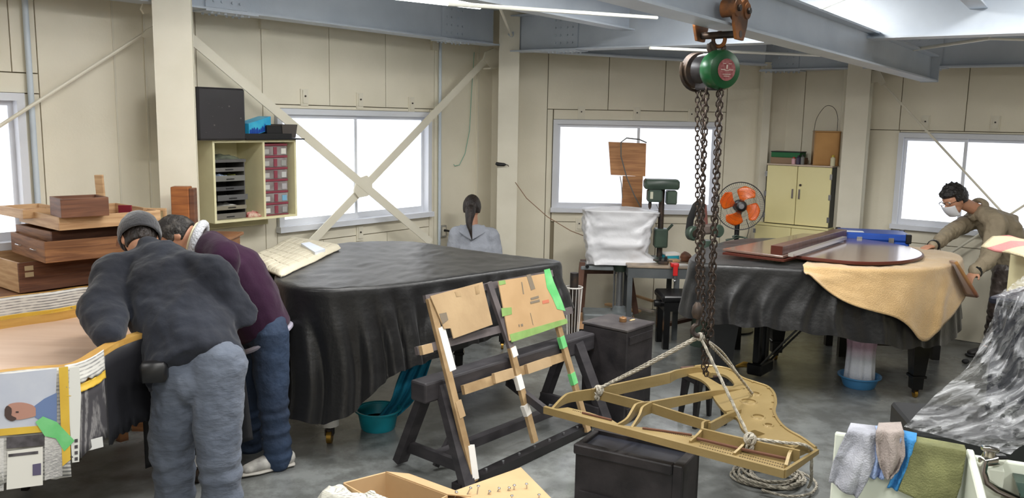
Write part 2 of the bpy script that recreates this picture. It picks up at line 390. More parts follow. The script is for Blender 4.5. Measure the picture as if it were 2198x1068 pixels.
ibeam('ceiling_beam', A0, A1, .33, .17, 'grey bolted steel beam along the top of the left window wall', (((a0 - A0).length + .82 * da.length) / (A1 - A0).length, ((a0 - A0).length - .10 * da.length) / (A1 - A0).length))
B0 = P(1088, 113, 8.25); B1 = P(1878, 85, 5.8); dB = B1 - B0
ibeam('ceiling_beam', B0, B1 + dB * .75, .33, .17, 'wide grey steel cross beam from the far corner column to upper right', (.12,))
C0 = on(W2, 1190, 114, -.3); C1 = on(W2, 1642, 141, -.3); dC = C1 - C0
ibeam('ceiling_beam', C0 - dC * .2, C1, .3, .17, 'grey steel beam above the middle window')
D0_ = on(W3, 1652, 152, -.25); D1 = on(W3, 2198, 142, -.25); dD = D1 - D0_
ibeam('ceiling_beam', D0_ - dD * .03, D1 + dD * 1.2, .3, .17, 'grey steel beam above the right-hand window', (.04, .3))
# crane rail hanging under the cross beam

E0 = P(1545, 58, 3.9); E1 = P(1994, 175, 7.35)
dE = (E1 - E0)
hE = .215
rail = ibeam('crane_rail', E0 - dE * .45, E1, hE, .13, 'heavy grey steel hoist rail running across the ceiling to its cut end')
MB().bar(E1 + Vector((0, 0, hE / 2)), E1 + dE.normalized() * .012 + Vector((0, 0, hE / 2)), .14, hE + .01).build('end_plate', M['beam'], rail)
F1 = P(1349, 66, 7.1); F0 = F1 - dE.normalized() * 4.5
F1.z = F0.z = F1.z
ibeam('ceiling_beam', F0, F1, .25, .12, 'slim grey joist running in to the cross beam above the chain block')
K1 = P(2112, 30, 5.6); K0 = P(2040, -5, 4.4); K0.z = K1.z
ibeam('ceiling_beam', K0 - (K1 - K0) * 2, K1, .2, .1, 'short grey joist at the top right corner')
# columns
def hcol(name, fr, w, d, z1, label, m_=None):
    r = thing(name, label, None, fr.w(0, 0, 0), kind='structure'); m_ = m_ or M['steel_cream']
    MB(fr).box(-w / 2, w / 2, -d / 2, -d / 2 + .012, 0, z1).build('column_flange', m_, r)
    MB(fr).box(-w / 2, w / 2, d / 2 - .012, d / 2, 0, z1).build('column_flange', m_, r)
    MB(fr).box(-.006, .006, -d / 2 + .012, d / 2 - .012, 0, z1).build('column_web', m_, r)
    return r
p = P(1094, 300, 8.2); hcol('steel_column', Fr(p.x - .02, 8.2, .03), .19, .2, 3.05, 'cream steel column in the far corner beside the seated woman')
p = P(374, 300, 5.45); c0 = thing('steel_column', 'broad cream steel column between the left windows', None, (p.x, p.y, 0), kind='structure')
cfr = Fr(p.x + .02, 5.45, .33)
MB(cfr).box(-.11, .11, -.1, -.088, 0, 3.05).build('column_flange', M['steel_cream'], c0); MB(cfr).box(-.115, .115, .088, .1, 0, 3.05).build('column_flange', M['steel_cream'], c0)
MB(cfr).box(.10, .112, -.088, .088, 0, 3.05).build('column_web', M['steel_cream'], c0)
p = P(1822, 400, 7.95); hcol('steel_column', Fr(p.x, p.y, W3.ang + .45), .2, .2, 2.6, 'cream steel column right of the cream cabinet')
x = W2.ux(1640, 300, -.08); tag(MB(W2).box(x - .055, x + .02, -.16, -.02, 0, 2.5).build('steel_post', M['steel_cream']), kind='structure', label='narrow cream corner post behind the orange fan')
# pipes
def pipe(fr, u, v, y, r, m_, label, z1=2.6, name='conduit_pipe', u2=None, v2=None):
    x, _ = fr.un(u, v, y); a = fr.w(x, y, 0); b_ = fr.w(x, y, z1)
    o = MB().cyl(a, b_, r, r, 14).build(name, m_, smooth=True); return tag(o, kind='structure', label=label)
M['pvc'] = mat('pale_blue_white_pvc', (205, 216, 226), .4)
pipe(W1, 68, 230, -.025, .017, M['pvc'], 'pale conduit pipe on the wall left of the broad column')
pipe(W1, 944, 300, -.025, .014, M['pvc'], 'thin pale conduit pipe right of the crossed braces')
pipe(W3, 1852, 320, -.12, .05, mat('white_drain_pipe', (224, 220, 202), .35), 'thick white drain pipe left of the right-hand window', name='drain_pipe')
for u in (250, 316):
    x = W1.ux(u, 230); tag(MB(W1).box(x - .006, x + .006, -.006, 0, 0, 2.7).build('trim_%d' % (1 if u == 250 else 2), M['steel_cream']), kind='structure', label='thin vertical cover strip on the left wall, %s one' % ('left' if u == 250 else 'right'))
x = W1.ux(1023, 300); tag(MB(W1).box(x - .012, x + .012, -.02, 0, 0, 2.6).build('trim_3', M['steel_cream']), kind='structure', label='vertical cover strip by the corner column')
# crossed flat braces
def pt(fr, u, v, y): x, z = fr.un(u, v, y); return fr.w(x, y, z)
br = thing('cross_brace', 'cream flat-bar cross brace in front of the left-hand sliding window', None, pt(W1, 776, 398, -.2), kind='structure')
n1 = W1.y
for (a, b_, yy) in (((405, 78), (925, 520), -.21), ((668, 520), (1052, 118), -.19)):
    MB().bar(pt(W1, *a, yy), pt(W1, *b_, yy), .055 * 1.25, .008, up=n1).build('brace_bar', M['steel_cream'], br)
hexp = [pt(W1, u, v, -.2) for u, v in ((764, 384), (786, 376), (797, 388), (797, 405), (788, 420), (768, 424), (758, 410))]
MB().plate(hexp, .012, -n1).build('gusset_plate', M['steel_cream'], br)
gp = [pt(W1, u, v, -.19) for u, v in ((1040, 112), (1060, 102), (1073, 110), (1073, 146), (1052, 146), (1036, 128))]
MB().plate(gp, .012, -n1).build('gusset_plate', M['steel_cream'], br)
MB().bar(pt(W1, 1045, 147, -.2), pt(W1, 1074, 145, -.2), .09, .012).build('gusset_plate', M['steel_cream'], br)
def rod(name, p0, p1, r, m_, label):
    return tag(MB().cyl(p0, p1, r, r, 8).build(name, m_, smooth=True), kind='structure', label=label)
rod('brace_rod', pt(W1, -60, 308, -.15), pt(W1, 305, 75, -.15), .011, M['steel_cream'], 'slim cream brace rod rising to the broad column at the left')
gp = [pt(W1, u, v, -.15) for u, v in ((300, 78), (312, 64), (334, 52), (334, 66), (310, 82))]
tag(MB().plate(gp, .012, -n1).build('brace_gusset', M['steel_cream']), kind='structure', label='small cream gusset at the broad column head')
gp = [pt(W1, u, v, -.25) for u, v in ((305, 4), (316, 0), (332, 8), (332, 26), (306, 30), (300, 20))]
tag(MB().plate(gp, .02, -n1).build('brace_gusset', M['steel_cream']), kind='structure', label='rough cream gusset at the top of the broad column')
rod('brace_rod', pt(W3, 1888, 172, -.14), pt(W3, 2230, 540, -.14), .01, M['steel_cream'], 'cream brace rod falling across the right-hand window')
rod('brace_rod', pt(W3, 2032, 548, -.12), pt(W3, 2230, 420, -.12), .01, M['steel_cream'], 'cream brace rod rising behind the masked worker')
gp = [pt(W3, u, v, -.14) for u, v in ((1872, 152), (1890, 152), (1897, 165), (1902, 176), (1893, 184), (1885, 176), (1872, 178))]
tag(MB().plate(gp, .02, -W3.y).build('brace_gusset', M['steel_cream']), kind='structure', label='cream gusset beside the white drain pipe')
# bright tie rods under the roof
M['rod'] = mat('white_painted_rod', (232, 232, 222), .3)
rod('tie_rod', P(960, 8, 4.6), P(1410, 38, 6.2), .012, M['rod'], 'white tie rod under the roof left of the chain block')
rod('tie_rod', P(1395, 103, 6.2), P(1760, 119, 7.2), .011, M['rod'], 'white tie rod passing behind the green chain block')
rod('tie_rod', P(1915, 113, 7.0), P(2125, 82, 6.2), .013, M['rod'], 'bright tie rod right of the hoist rail end')
rod('tie_rod', P(2120, 83, 6.2), P(2230, 86, 6.1), .009, M['rod'], 'thin tie rod at the right edge under the roof')
rod('tie_rod', P(1740, 28, 5.4), P(1830, -10, 5.0), .011, M['rod'], 'tie rod crossing above the hoist rail')
rod('tie_rod', P(1064, -6, 7.0), P(1098, 76, 8.1), .014, M['steel_cream'], 'short cream rod hooked to the cross beam at the corner')
o = MB().cyl(P(1096, 70, 8.1), P(1102, 86, 8.15), .03, .02, 10).build('rod_bracket', M['beam']); tag(o, kind='structure', label='small bracket where the short rod meets the beam')
# fluorescent lamp
lr = Fr(*P(905, 5, 6.0).xy, W1.ang - .35)
lp = thing('ceiling_light', 'twin tube fluorescent lamp under the roof deck at top centre', 'lamp', P(935, 8, 6.2))
M['tube'] = emis('lit_fluorescent_tube', (255, 255, 250), 9)
a, b_ = P(800, -14, 5.6), P(1042, 14, 6.5)
MB().bar(a + V(0, 0, .05), b_ + V(0, 0, .05), .16, .05).build('lamp_body', mat('white_lamp_body', (240, 240, 236), .4), lp)
for du, dv in ((0, 0), (0, 0)): pass
sd = (b_ - a).cross(V(0, 0, 1)).normalized()
for k in (-1, 1): MB().cyl(a + sd * (.055 * k), b_ + sd * (.055 * k), .016, .016, 12).build('fluorescent_tube', M['tube'], lp, smooth=True)
# small wall brackets above and below the windows
def bracket(fr, u, v, label, grp):
    x, z = fr.un(u, v); r = thing('wall_bracket', label, 'bracket', fr.w(x, 0, z - .05), grp)
    MB(fr).box(x - .036, x + .036, -.01, 0, z - .065, z + .065).build('back_plate', M['steel_cream'], r)
    MB(fr).box(x - .02, x + .027, -.018, -.01, z - .045, z + .055).build('face_plate', M['steel_cream'], r)
    MB().cyl(fr.w(x, -.018, z + .01), fr.w(x, -.026, z + .01), .007, .007, 8).build('screw_head', M['iron'], r)
for (u, v, n) in ((652, 209, 'left'), (771, 216, 'middle'), (882, 224, 'right')): bracket(W1, u, v, n + ' of three small cream plates above the brace-crossed window', 'plates above the left window')
for (u, v, n) in ((1248, 242, 'left'), (1367, 244, 'middle'), (1484, 247, 'right')): bracket(W2, u, v, n + ' of three small cream plates above the middle window', 'plates above the middle window')
for (u, v, n) in ((1987, 263, 'left'), (2137, 265, 'right')): bracket(W3, u, v, n + ' small cream plate above the right-hand window', 'plates above the right window')
bracket(W1, 771, 500, 'small cream plate below the brace-crossed window', 'plates below the windows'); bracket(W2, 1243, 481, 'small cream plate below the middle window', 'plates below the windows')
for u, v in ((566, 50), (932, 98)):
    x, z = W1.un(u, v, -.02); tag(MB(W1).box(x - .03, x + .05, -.03, 0, z - .04, z + .05).build('joint_cover', M['steel_cream']), kind='structure', label='small cream cover block under the beam at the %s wall joint' % ('left' if u < 600 else 'right'))
# ------------------------------------------------------------ draped covers
def resample(pts, n, closed=True):
    """Catmull-Rom through points (any dim tuples), n samples evenly by length"""
    m = len(pts); out = []; segs = m if closed else m - 1
    for i in range(segs):
        if closed: p = [pts[(i + k) % m] for k in (-1, 0, 1, 2)]
        else: p = [pts[min(max(i + k, 0), m - 1)] for k in (-1, 0, 1, 2)]
        for q in range(16):
            t = q / 16
            out.append(tuple(.5 * ((2 * b) + (c - a) * t + (2 * a - 5 * b + 4 * c - d) * t * t + (3 * b - a - 3 * c + d) * t ** 3) for a, b, c, d in zip(*p)))
    if not closed: out.append(tuple(pts[-1]))
    L = [0]
    for i in range(1, len(out)): L.append(L[-1] + math.dist(out[i][:2], out[i - 1][:2]))
    tot = L[-1] + (math.dist(out[0][:2], out[-1][:2]) if closed else 0)
    res = []; k = 0
    for j in range(n if closed else n + 1):
        s = tot * j / n
        while k < len(L) - 1 and L[k + 1] < s: k += 1
        if k >= len(L) - 1: a, b = out[-1], out[0] if closed else out[-1]; l0, l1 = L[-1], tot
        else: a, b = out[k], out[k + 1]; l0, l1 = L[k], L[k + 1]
        f = 0 if l1 - l0 < 1e-9 else min(1, (s - l0) / (l1 - l0)); res.append(tuple(x + (y - x) * f for x, y in zip(a, b)))
    return res, tot
def nz(x, y=0, z=0): return noise.noise(Vector((x, y, z)))
def cover(name, mat_, outline, zt, n=220, flare=.10, fold=.03, ffreq=9, center=None, mt=10, ms=16, off=0.0, wr=.006, seed=0, a0=0, a1=1, inward=1.0, cutoff=None, ztf=None):
    """outline: [(x,y,hem_z)...] counter clockwise or clockwise; skirt hangs from zt to hem"""
    R, tot = resample(outline, n)
    ar = sum(R[i][0] * R[(i + 1) % n][1] - R[(i + 1) % n][0] * R[i][1] for i in range(n)); sg = 1 if ar > 0 else -1
    cx = center[0] if center else sum(r[0] for r in R) / n; cy = center[1] if center else sum(r[1] for r in R) / n
    def nrm(i):
        a, b = R[(i - 2) % n], R[(i + 2) % n]; dx, dy = b[0] - a[0], b[1] - a[1]; l = math.hypot(dx, dy) or 1
        return (dy / l * sg, -dx / l * sg)
    i0, i1 = int(a0 * n), int(a1 * n); full = (a0 == 0 and a1 == 1); idx = [i % n for i in range(i0, i1 + (0 if full else 1))]
    mb = MB(); rows = []
    for i in idx:
        x, y, hz = R[i][:3]; nx, ny = nrm(i); s = tot * i / n; rowp = []
        for j in range(mt):
            t = 1 - inward * (1 - j / (mt - 1)) if inward < 1 else j / (mt - 1)
            px, py = cx + (x - cx) * t, cy + (y - cy) * t
            zz = zt + (ztf(px, py) if ztf else 0) + off + wr * nz(px * 5 + seed, py * 5) * (1 - t ** 6) + wr * .7 * nz(px * 16, py * 9 + seed)
            rowp.append((px, py, zz))
        # rounded shoulder
        for q in (30, 60, 85):
            a = math.radians(q); rr = .022; rowp.append((x + nx * (math.sin(a) * rr + off), y + ny * (math.sin(a) * rr + off), zt + off + (ztf(x, y) if ztf else 0) - rr * (1 - math.cos(a))))
        z0 = rowp[-1][2]
        for j in range(1, ms + 1):
            t = j / ms; ph = ffreq * s + 2.2 * nz(s * 2.1 + seed, t * .6) * 3
            amp = fold * min(1, t * 1.6) ** 1.2 * (.55 + .75 * abs(nz(s * 1.3 + seed * 3)) * 2)
            d = .022 + off + flare * t ** 1.3 + amp * (math.sin(ph) + .35 * math.sin(2.3 * ph + 1)) + .004 * nz(s * 9, t * 5 + seed)
            tx, ty = -ny, nx; sh = amp * .5 * math.cos(ph)
            z = z0 + (hz - z0) * t + (.02 * nz(s * 4 + seed) + .012 * math.sin(ph)) * t
            rowp.append((x + nx * d + tx * sh, y + ny * d + ty * sh, z))
        rows.append(rowp)
    m = len(rows[0])
    for r in rows: mb.v += [Vector(p) for p in r]
    k = len(rows)
    for i in range(k if full else k - 1):
        i2 = (i + 1) % k
        for j in range(m - 1): mb.f.append([i * m + j, i2 * m + j, i2 * m + j + 1, i * m + j + 1])
    return mb
def g3(px, z, hem): return [(G(u, v, z).x, G(u, v, z).y, h) for (u, v), h in zip(px, hem)]
M['cloth_black'] = mat('black_nylon_cover', (12, 12, 14), .40, rgb2=(16, 16, 18), scale=3, bump=.1, bscale=40, spec=.5, sheen=.11)
M['piano'] = mat('black_polished_piano', (14, 14, 15), .22)
M['brass'] = mat('brass', (190, 150, 70), .35, metal=.9)
def caster(p, parent, r=.03, m_=None, ang=0):
    c = thing('caster', None, None, (0, 0, 0)); c.parent = parent
    x, y = p[0], p[1]
    f = MB(); f.cyl((x, y, r * 1.6), (x, y, r * 2.6), r * .5, r * .5, 10); f.bar((x - r * .55, y, r * 1.3), (x - r * .55, y, r * 2.2), r * 1.1, .006, up=(1, 0, 0)); f.bar((x + r * .55, y, r * 1.3), (x + r * .55, y, r * 2.2), r * 1.1, .006, up=(1, 0, 0)); f.bar((x - r * .6, y, r * 2.2), (x + r * .6, y, r * 2.2), r * 1.1, .006)
    MB().cyl((x - r * .35, y, r), (x + r * .35, y, r), r, r, 16).build('wheel', m_ or M['brass'], f.build('caster', M['iron'], parent), smooth=True)
    bpy.data.objects.remove(c)
def pleg(p, z1, parent, w=.085, name='leg', m_=None, cm=None, cr=.028):
    """square tapered grand piano leg with a collar near the foot"""
    x, y = p[0], p[1]; z0 = cr * 2.4
    b = MB()
    def ring(h, z): return [(x - h, y - h, z), (x + h, y - h, z), (x + h, y + h, z), (x - h, y + h, z)]
    lv = [(w * .36, z0), (w * .38, z0 + .08), (w * .5, z0 + .085), (w * .5, z0 + .10), (w * .42, z0 + .105), (w * .68, z1 - .04), (w * .8, z1 - .03), (w * .8, z1)]
    vs = []
    for h, z in lv: vs += ring(h, z)
    fs = [(3, 2, 1, 0), tuple(range(len(lv) * 4 - 4, len(lv) * 4))]
    for k in range(len(lv) - 1):
        for i in range(4): j = (i + 1) % 4; fs.append((k * 4 + i, k * 4 + j, k * 4 + 4 + j, k * 4 + 4 + i))
    b.add(vs, fs, raw=True); o = b.build(name, m_ or M['piano'], parent)
    caster((x, y), parent, cr, cm); return o
def inner(outline, z0, z1, k=.95):
    R, _ = resample(outline, 60); cx = sum(r[0] for r in R) / 60; cy = sum(r[1] for r in R) / 60
    return MB().prism([(cx + (r[0] - cx) * k, cy + (r[1] - cy) * k) for r in R], z0, z1)
# ---------------- left covered grand piano
OL = [(.30, 5.58, .66), (.10, 5.40, .64), (-.11, 5.22, .60), (-.33, 5.02, .55), (-.53, 4.84, .52), (-.72, 4.70, .46), (-.86, 4.63, .32), (-1.0, 4.58, .235), (-1.16, 4.61, .25), (-1.29, 4.74, .31), (-1.38, 4.96, .38), (-1.42, 5.25, .42),
      (-1.42, 5.6, .5), (-1.36, 6.0, .55), (-1.2, 6.33, .6), (-.77, 6.42, .6), (-.33, 6.07, .6), (.13, 5.77, .64), (.27, 5.69, .65)]
lp_ = thing('grand_piano', 'grand piano hidden under the black cover in the middle, its legs showing below', 'piano', (-.6, 5.4, 0))
inner(OL, .60, .955, .94).build('case', M['piano'], lp_)
M['wrap'] = mat('white_plastic_wrap', (215, 213, 208), .45, bump=.3, bscale=20)
q = G(708, 950); x, y = q.x, q.y
MB().tube([(x, y, .11), (x, y, .3), (x, y, .6)], [.055, .06, .075], 10).build('wrapped_leg', M['wrap'], lp_, smooth=True); caster((x, y), lp_, .04)
for u, v in ((985, 800), (1078, 748)):
    q = G(u, v); pleg((q.x, q.y), .6, lp_, .08)
cv = cover('c', None, OL, .975, n=420, flare=.075, fold=.034, ffreq=34, ms=22, mt=26, wr=.006, seed=2)
o = cv.build('piano_cover', M['cloth_black'], smooth='all'); tag(o, 'black cloth cover draped to near the floor over the middle piano', 'cover')
# ---------------- right covered grand piano
pxR = [(1486, 560), (1530, 568), (1620, 573), (1700, 577), (1800, 581), (1900, 584), (1975, 582), (2030, 574), (2052, 562), (2040, 550), (1985, 540), (1930, 532), (1850, 522), (1760, 516), (1660, 512), (1590, 514), (1540, 524), (1500, 542)]
hmR = [.56, .55, .54, .53, .50, .46, .42, .42, .45, .5, .5, .5, .5, .5, .5, .55, .56, .56]
OR = g3(pxR, .94, hmR)
rp = thing('grand_piano', 'grand piano under the short black cover on the right, black legs and pedals showing', 'piano', (2.1, 6.1, 0))
inner(OR, .58, .925, .93).build('case', M['piano'], rp)
fl = G(1545, 835); pleg((fl.x, fl.y), .58, rp, .135); q = G(1664, 771); pleg((q.x, q.y), .58, rp, .11); q = G(1963, 852); pleg((q.x, q.y), .58, rp, .10)
ly = G(1630, 806); la = math.atan2(q.y - fl.y, q.x - fl.x)
k1 = (Vector((G(1664, 771).x, G(1664, 771).y)) - Vector((fl.x, fl.y))).normalized()
lf = Fr(ly.x, ly.y, math.atan2(k1.y, k1.x))
lyre = MB(lf); lyre.bbox(-.12, .12, -.06, .06, .03, .12, .012); o_l = lyre.build('pedal_box', M['piano'], rp)
for dx in (-.07, .07): MB(lf).bbox(dx - .03, dx + .03, -.025, .025, .12, .6, .006).build('lyre_post', M['piano'], rp)
for dx in (-.05, 0, .05): MB().tube([lf.w(dx, .03, .07), lf.w(dx, .1, .068), lf.w(dx, .15, .06), lf.w(dx, .17, .05)], [.008, .009, .014, .01], 8, rb=[.005] * 4).build('pedal', M['brass'], rp, smooth=True)
for s_ in (-.1, .1): MB().cyl(lf.w(s_, -.03, .1), lf.w(s_ * 1.2, -.42, .58), .008, .008, 8).build('brace_rod', M['piano'], rp)
cv = cover('c', None, OR, .945, n=420, flare=.05, fold=.016, ffreq=30, ms=16, mt=22, wr=.006, seed=5)
o = cv.build('piano_cover', M['cloth_black'], smooth='all'); tag(o, 'black cloth cover with a frilled hem over the right-hand piano', 'cover')
# ---------------- tan blanket over the tail of the right piano
R_, tot_ = resample(OR, 200)
def near(px, z=.94):
    q = G(px[0], px[1], z); return min(range(200), key=lambda i: (R_[i][0] - q.x) ** 2 + (R_[i][1] - q.y) ** 2)
ia, itip, ie, ib = near((1722, 578)), near((1968, 583)), near((2052, 562)), near((1985, 540))
hem2 = []
BL = []
for i in range(200):
    x, y, _ = R_[i]
    if ia <= i <= itip: f = (i - ia) / (itip - ia); h = .925 - .44 * f ** 1.1 - .035 * math.sin(f * PI * 2.0) * (1 if f < 1 else 0)
    elif itip < i <= ie: f = (i - itip) / (ie - itip); h = .485 + .27 * min(1, f * 1.4)
    elif ie < i <= ib: f = (i - ie) / (ib - ie); h = .755 - .06 * math.sin(f * PI)
    else: h = .9
    BL.append((x, y, h))
BLs = [BL[i] for i in range(0, 200, 2)]
M['blanket'] = mat('tan_wool_blanket', (184, 155, 112), .95, rgb2=(172, 143, 100), scale=7, bump=.4, bscale=140, sheen=.4, spec=.1)
cv = cover('c', None, BLs, .945, n=420, flare=.07, fold=.012, ffreq=7, ms=18, mt=16, off=.02, wr=.012, seed=9, a0=ia / 200, a1=(ib + 4) / 200, inward=.75)
o = cv.build('blanket', M['blanket'], smooth='all', mods=[SOL(.008)]); tag(o, 'tan wool blanket draped over the tail of the right-hand piano, one corner hanging', 'blanket')
# dark-edged second fold of the blanket at the tail
e0 = R_[ie]; 
fold = MB()
pF = [P(2047, 566, 5.78), P(2062, 590, 5.72), P(2076, 628, 5.7)]
def ff(a, b_):
    p = P(2040 + 12 * a + b_ * (26 + 22 * a) * 1.0, 558 + 75 * b_ + 4 * a, 5.92 - .2 * a)
    return p
fold.grid(ff, 8, 10); o = fold.build('blanket_fold', mat('dark_edged_blanket', (150, 112, 64), .95, rgb2=(96, 52, 36), scale=2.5, sheen=.3, spec=.1), None, smooth='all', mods=[SOL(.02)])
tag(o, 'dark-edged folded blanket corner at the far tail end of the right-hand piano', 'blanket')
# ---------------- brown lid lying on top
M['lid'] = mat('polished_walnut_lid', (120, 98, 88), .16, rgb2=(104, 82, 73), scale=1.5, stretch=(1, 8, 1), coat=.6)  # base greyed and lightened by the light the polish reflects
M['lid_edge'] = mat('dark_red_walnut', (74, 34, 26), .3)
def slab(px, z, th, name, m_, parent, closed=True):
    pts = [G(u, v, z) for u, v in px]; return MB().plate([Vector((p.x, p.y, z - th)) for p in pts], th, (0, 0, 1)).build(name, m_, parent)
LX = [G(*p, 1.01) for p in ((1550, 534), (1650, 549))]
lid = thing('polished_board', 'polished brown piano lid in two leaves lying flat on the covered right-hand piano', 'lid', G(1750, 540, .965))
def smooth_poly(px, z, n=60):
    R, _ = resample([(G(u, v, z).x, G(u, v, z).y) for u, v in px], n, closed=False); return [Vector((a, b, z)) for a, b in R]
pl = [G(u, v, 1.012) for u, v in ((1551, 533), (1681, 549), (1812, 512), (1800, 503), (1722, 500))]
MB().plate([Vector((p.x, p.y, .994)) for p in pl], .018, (0, 0, 1)).build('front_leaf', M['lid'], lid, mods=[BEV(.004)])
pl = [G(u, v, .992) for u, v in ((1551, 541), (1683, 557), (1720, 548), (1590, 530))]
MB().plate([Vector((p.x, p.y, .976)) for p in pl], .014, (0, 0, 1)).build('lower_leaf', M['lid_edge'], lid)
cur = smooth_poly(((1690, 546), (1755, 553), (1830, 560), (1900, 561), (1955, 556), (1980, 545), (1962, 532), (1915, 521), (1860, 513), (1818, 508)), 1.0)
MB().plate([Vector((p.x, p.y, .976)) for p in cur], .022, (0, 0, 1)).build('main_leaf', M['lid'], lid)
e = [p + Vector((0, 0, -.013)) for p in cur[:44]]; MB().tube(e, .0125, 6).build('lid_edge', M['lid_edge'], lid, smooth=True)
a, b_ = G(1667, 540, 1.03), G(1806, 502, 1.03)
rb = MB().bar(a + V(0, 0, .012), b_ + V(0, 0, .012), .085, .06).build('wooden_rail', mat('brown_wood_rail', (104, 78, 72), .35, rgb2=(84, 60, 54), scale=3, stretch=(1, 9, 1)), None, mods=[BEV(.004)])
tag(rb, 'long brown wooden rail lying across the piano lid', 'rail')
MB().bar(a - (b_ - a).normalized() * .004 + V(0, 0, .012), a + V(0, 0, .012), .083, .058).build('end_grain', M['lid_edge'], rb)
a, b_ = G(1697, 547, 1.025), G(1813, 510, 1.025)
tag(MB().bar(a, b_, .035, .022).build('aluminium_bar', mat('satin_aluminium', (205, 200, 196), .3, metal=.7)), 'thin aluminium bar lying beside the wooden rail on the lid', 'bar')
# ---------------- blue case on a dark bench behind the piano
bf = Fr(3.17, 7.02, W3.ang)
bn = thing('workbench', 'low dark bench standing behind the right-hand piano', 'bench', (3.17, 7.0, 0)); bf2 = Fr(3.16, 7.08, -.06)
MB(bf2).bbox(-.42, .42, -.2, .22, .66, .7, .008).build('bench_top', M['dark'], bn)
MB(bf2).box(-.36, .36, -.17, -.15, .10, .3).build('side_board', M['iron'], bn)
for x in (-.38, .38):
    for y in (-.17, .19): MB(bf2).box(x - .03, x + .03, y - .03, y + .03, 0, .66).build('leg', M['dark'], bn)
M['blue'] = mat('blue_plastic_case', (36, 78, 168), .4, rgb2=(30, 68, 150), scale=5)
k = thing('equipment_case', 'blue equipment case with black corners behind the right-hand piano', 'case', (3.16, 7.05, .70))
bf3 = Fr(P(1872, 510, 7.0).x, 7.0, -.25)
zt = 1.9 - (497 - 272) * 6.95 / 1830
MB(bf3).bbox(-.26, .26, -.15, .17, .702, zt - .06, .012).build('case_body', M['blue'], k); MB(bf3).bbox(-.265, .265, -.155, .175, zt - .058, zt, .012).build('case_lid', M['blue'], k)
for x in (-.25, .25):
    for y in (-.14, .16): MB(bf3).bbox(x - .022, x + .022, y - .022, y + .022, zt - .07, zt + .004, .006).build('corner_guard', M['black'], k)
for x in (-.12, .12): MB(bf3).box(x - .02, x + .02, -.165, -.155, zt - .09, zt - .03).build('latch', M['steel'], k)
MB(bf3).box(.265, .28, -.04, .04, zt - .11, zt - .08).build('handle', M['black'], k)
MB(bf3).box(-.22, -.08, -.1, -.02, zt, zt + .002).build('paper_label', mat('white_label', (225, 228, 232), .6), k)
# ---------------- basins with soaking cloths
def basin(c, r, h, m_, label):
    t = thing('wash_basin', label, 'basin', (c[0], c[1], 0))
    MB().lathe((c[0], c[1], 0), [(0, 0), (r * .72, 0), (r * .78, .01), (r * .95, h), (r * 1.06, h + .004), (r * 1.06, h - .006), (r * 1.0, h - .004), (r * .99, h - .002), (r * .92, h - .008), (r * .74, .016), (0, .014)], 40).build('basin_shell', m_, t, smooth=True)
    MB().lathe((c[0], c[1], h * .45), [(0, 0), (r * .83, 0)], 32).build('water', mat('still_water', (60, 80, 84), .05), t)
    return t
M['teal'] = mat('turquoise_plastic', (26, 150, 168), .4); M['blue2'] = mat('pale_blue_plastic', (74, 138, 190), .4)
q = G(814, 905); qL = (q.x, 5.12); basin((-.81, 5.06), .135, .125, M['teal'], 'turquoise wash basin on the floor below the middle piano')
q = G(1843, 828); basin((q.x, q.y), .145, .085, M['blue2'], 'pale blue wash basin on the floor under the right-hand piano')
def hang(name, pts, w, m_, label, cat, waves=3, amp=.02, th=.006, wdir=None, n=24, m=30):
    """strip of cloth following pts, widths w (list), rippled"""
    R, _ = resample([tuple(p) for p in pts], m, closed=False)
    Wd, _ = resample([(i / (len(w) - 1), 0, x) for i, x in enumerate(w)], m, closed=False)
    wd = Vector(wdir or (1, 0, 0)).normalized(); nn = Vector((0, -1, 0)) if abs(wd.x) > .5 else Vector((-1, 0, 0))
    def f(a, b_):
        i = min(int(b_ * m + .5), m); p = Vector(R[i]); ww = Wd[i][2]
        return p + wd * (ww * (a - .5)) + nn * (amp * math.sin(a * waves * 2 * PI + 1.3 * math.sin(b_ * 4)) + amp * .5 * nz(a * 6, b_ * 6, len(label)))
    o = MB().grid(f, n, m).build(name, m_, smooth='all', mods=[SOL(th)]); return tag(o, label, cat)
M['teal_cloth'] = mat('turquoise_towel', (24, 122, 158), .9, rgb2=(30, 140, 170), scale=6, bump=.3, bscale=90)
hang('towel', [P(900, 768, 5.3), P(888, 800, 5.28), P(868, 850, 5.2), P(845, 880, 5.1), P(820, 905, 5.06)], [.16, .17, .14, .13, .1], M['teal_cloth'], 'turquoise towel hanging from the black cover into the turquoise basin', 'towel', amp=.02)
M['pink'] = mat('pink_white_towel', (222, 222, 230), .9, bump=.3, bscale=90)
nt = M['pink'].node_tree; N = nt.nodes; tc = N.new('ShaderNodeTexCoord'); sp = N.new('ShaderNodeSeparateXYZ'); rr = N.new('ShaderNodeValToRGB'); mr = N.new('ShaderNodeMapRange')
nt.links.new(tc.outputs['Generated'], sp.inputs[0]); nt.links.new(sp.outputs[2], rr.inputs[0]); rr.color_ramp.elements[0].position = .38; rr.color_ramp.elements[1].position = .62
rr.color_ramp.elements[0].color = srgb(222, 226, 236); rr.color_ramp.elements[1].color = srgb(214, 178, 200); nt.links.new(rr.outputs[0], N['Principled BSDF'].inputs['Base Color'])
c_ = G(1843, 828)
t = MB().lathe((c_.x, c_.y, .03), [(.105, 0), (.10, .1), (.095, .25), (.11, .42), (.13, .47), (.128, .475)], 40)
for i, p in enumerate(t.v):
    a = math.atan2(p.y - c_.y, p.x - c_.x); s = 1 + .10 * math.sin(9 * a) + .05 * math.sin(5 * a + 1); p.x = c_.x + (p.x - c_.x) * s; p.y = c_.y + (p.y - c_.y) * s
tag(t.build('hanging_towel', M['pink'], smooth='all'), 'pink and white towel bundle hanging below the right-hand piano into the basin', 'towel')
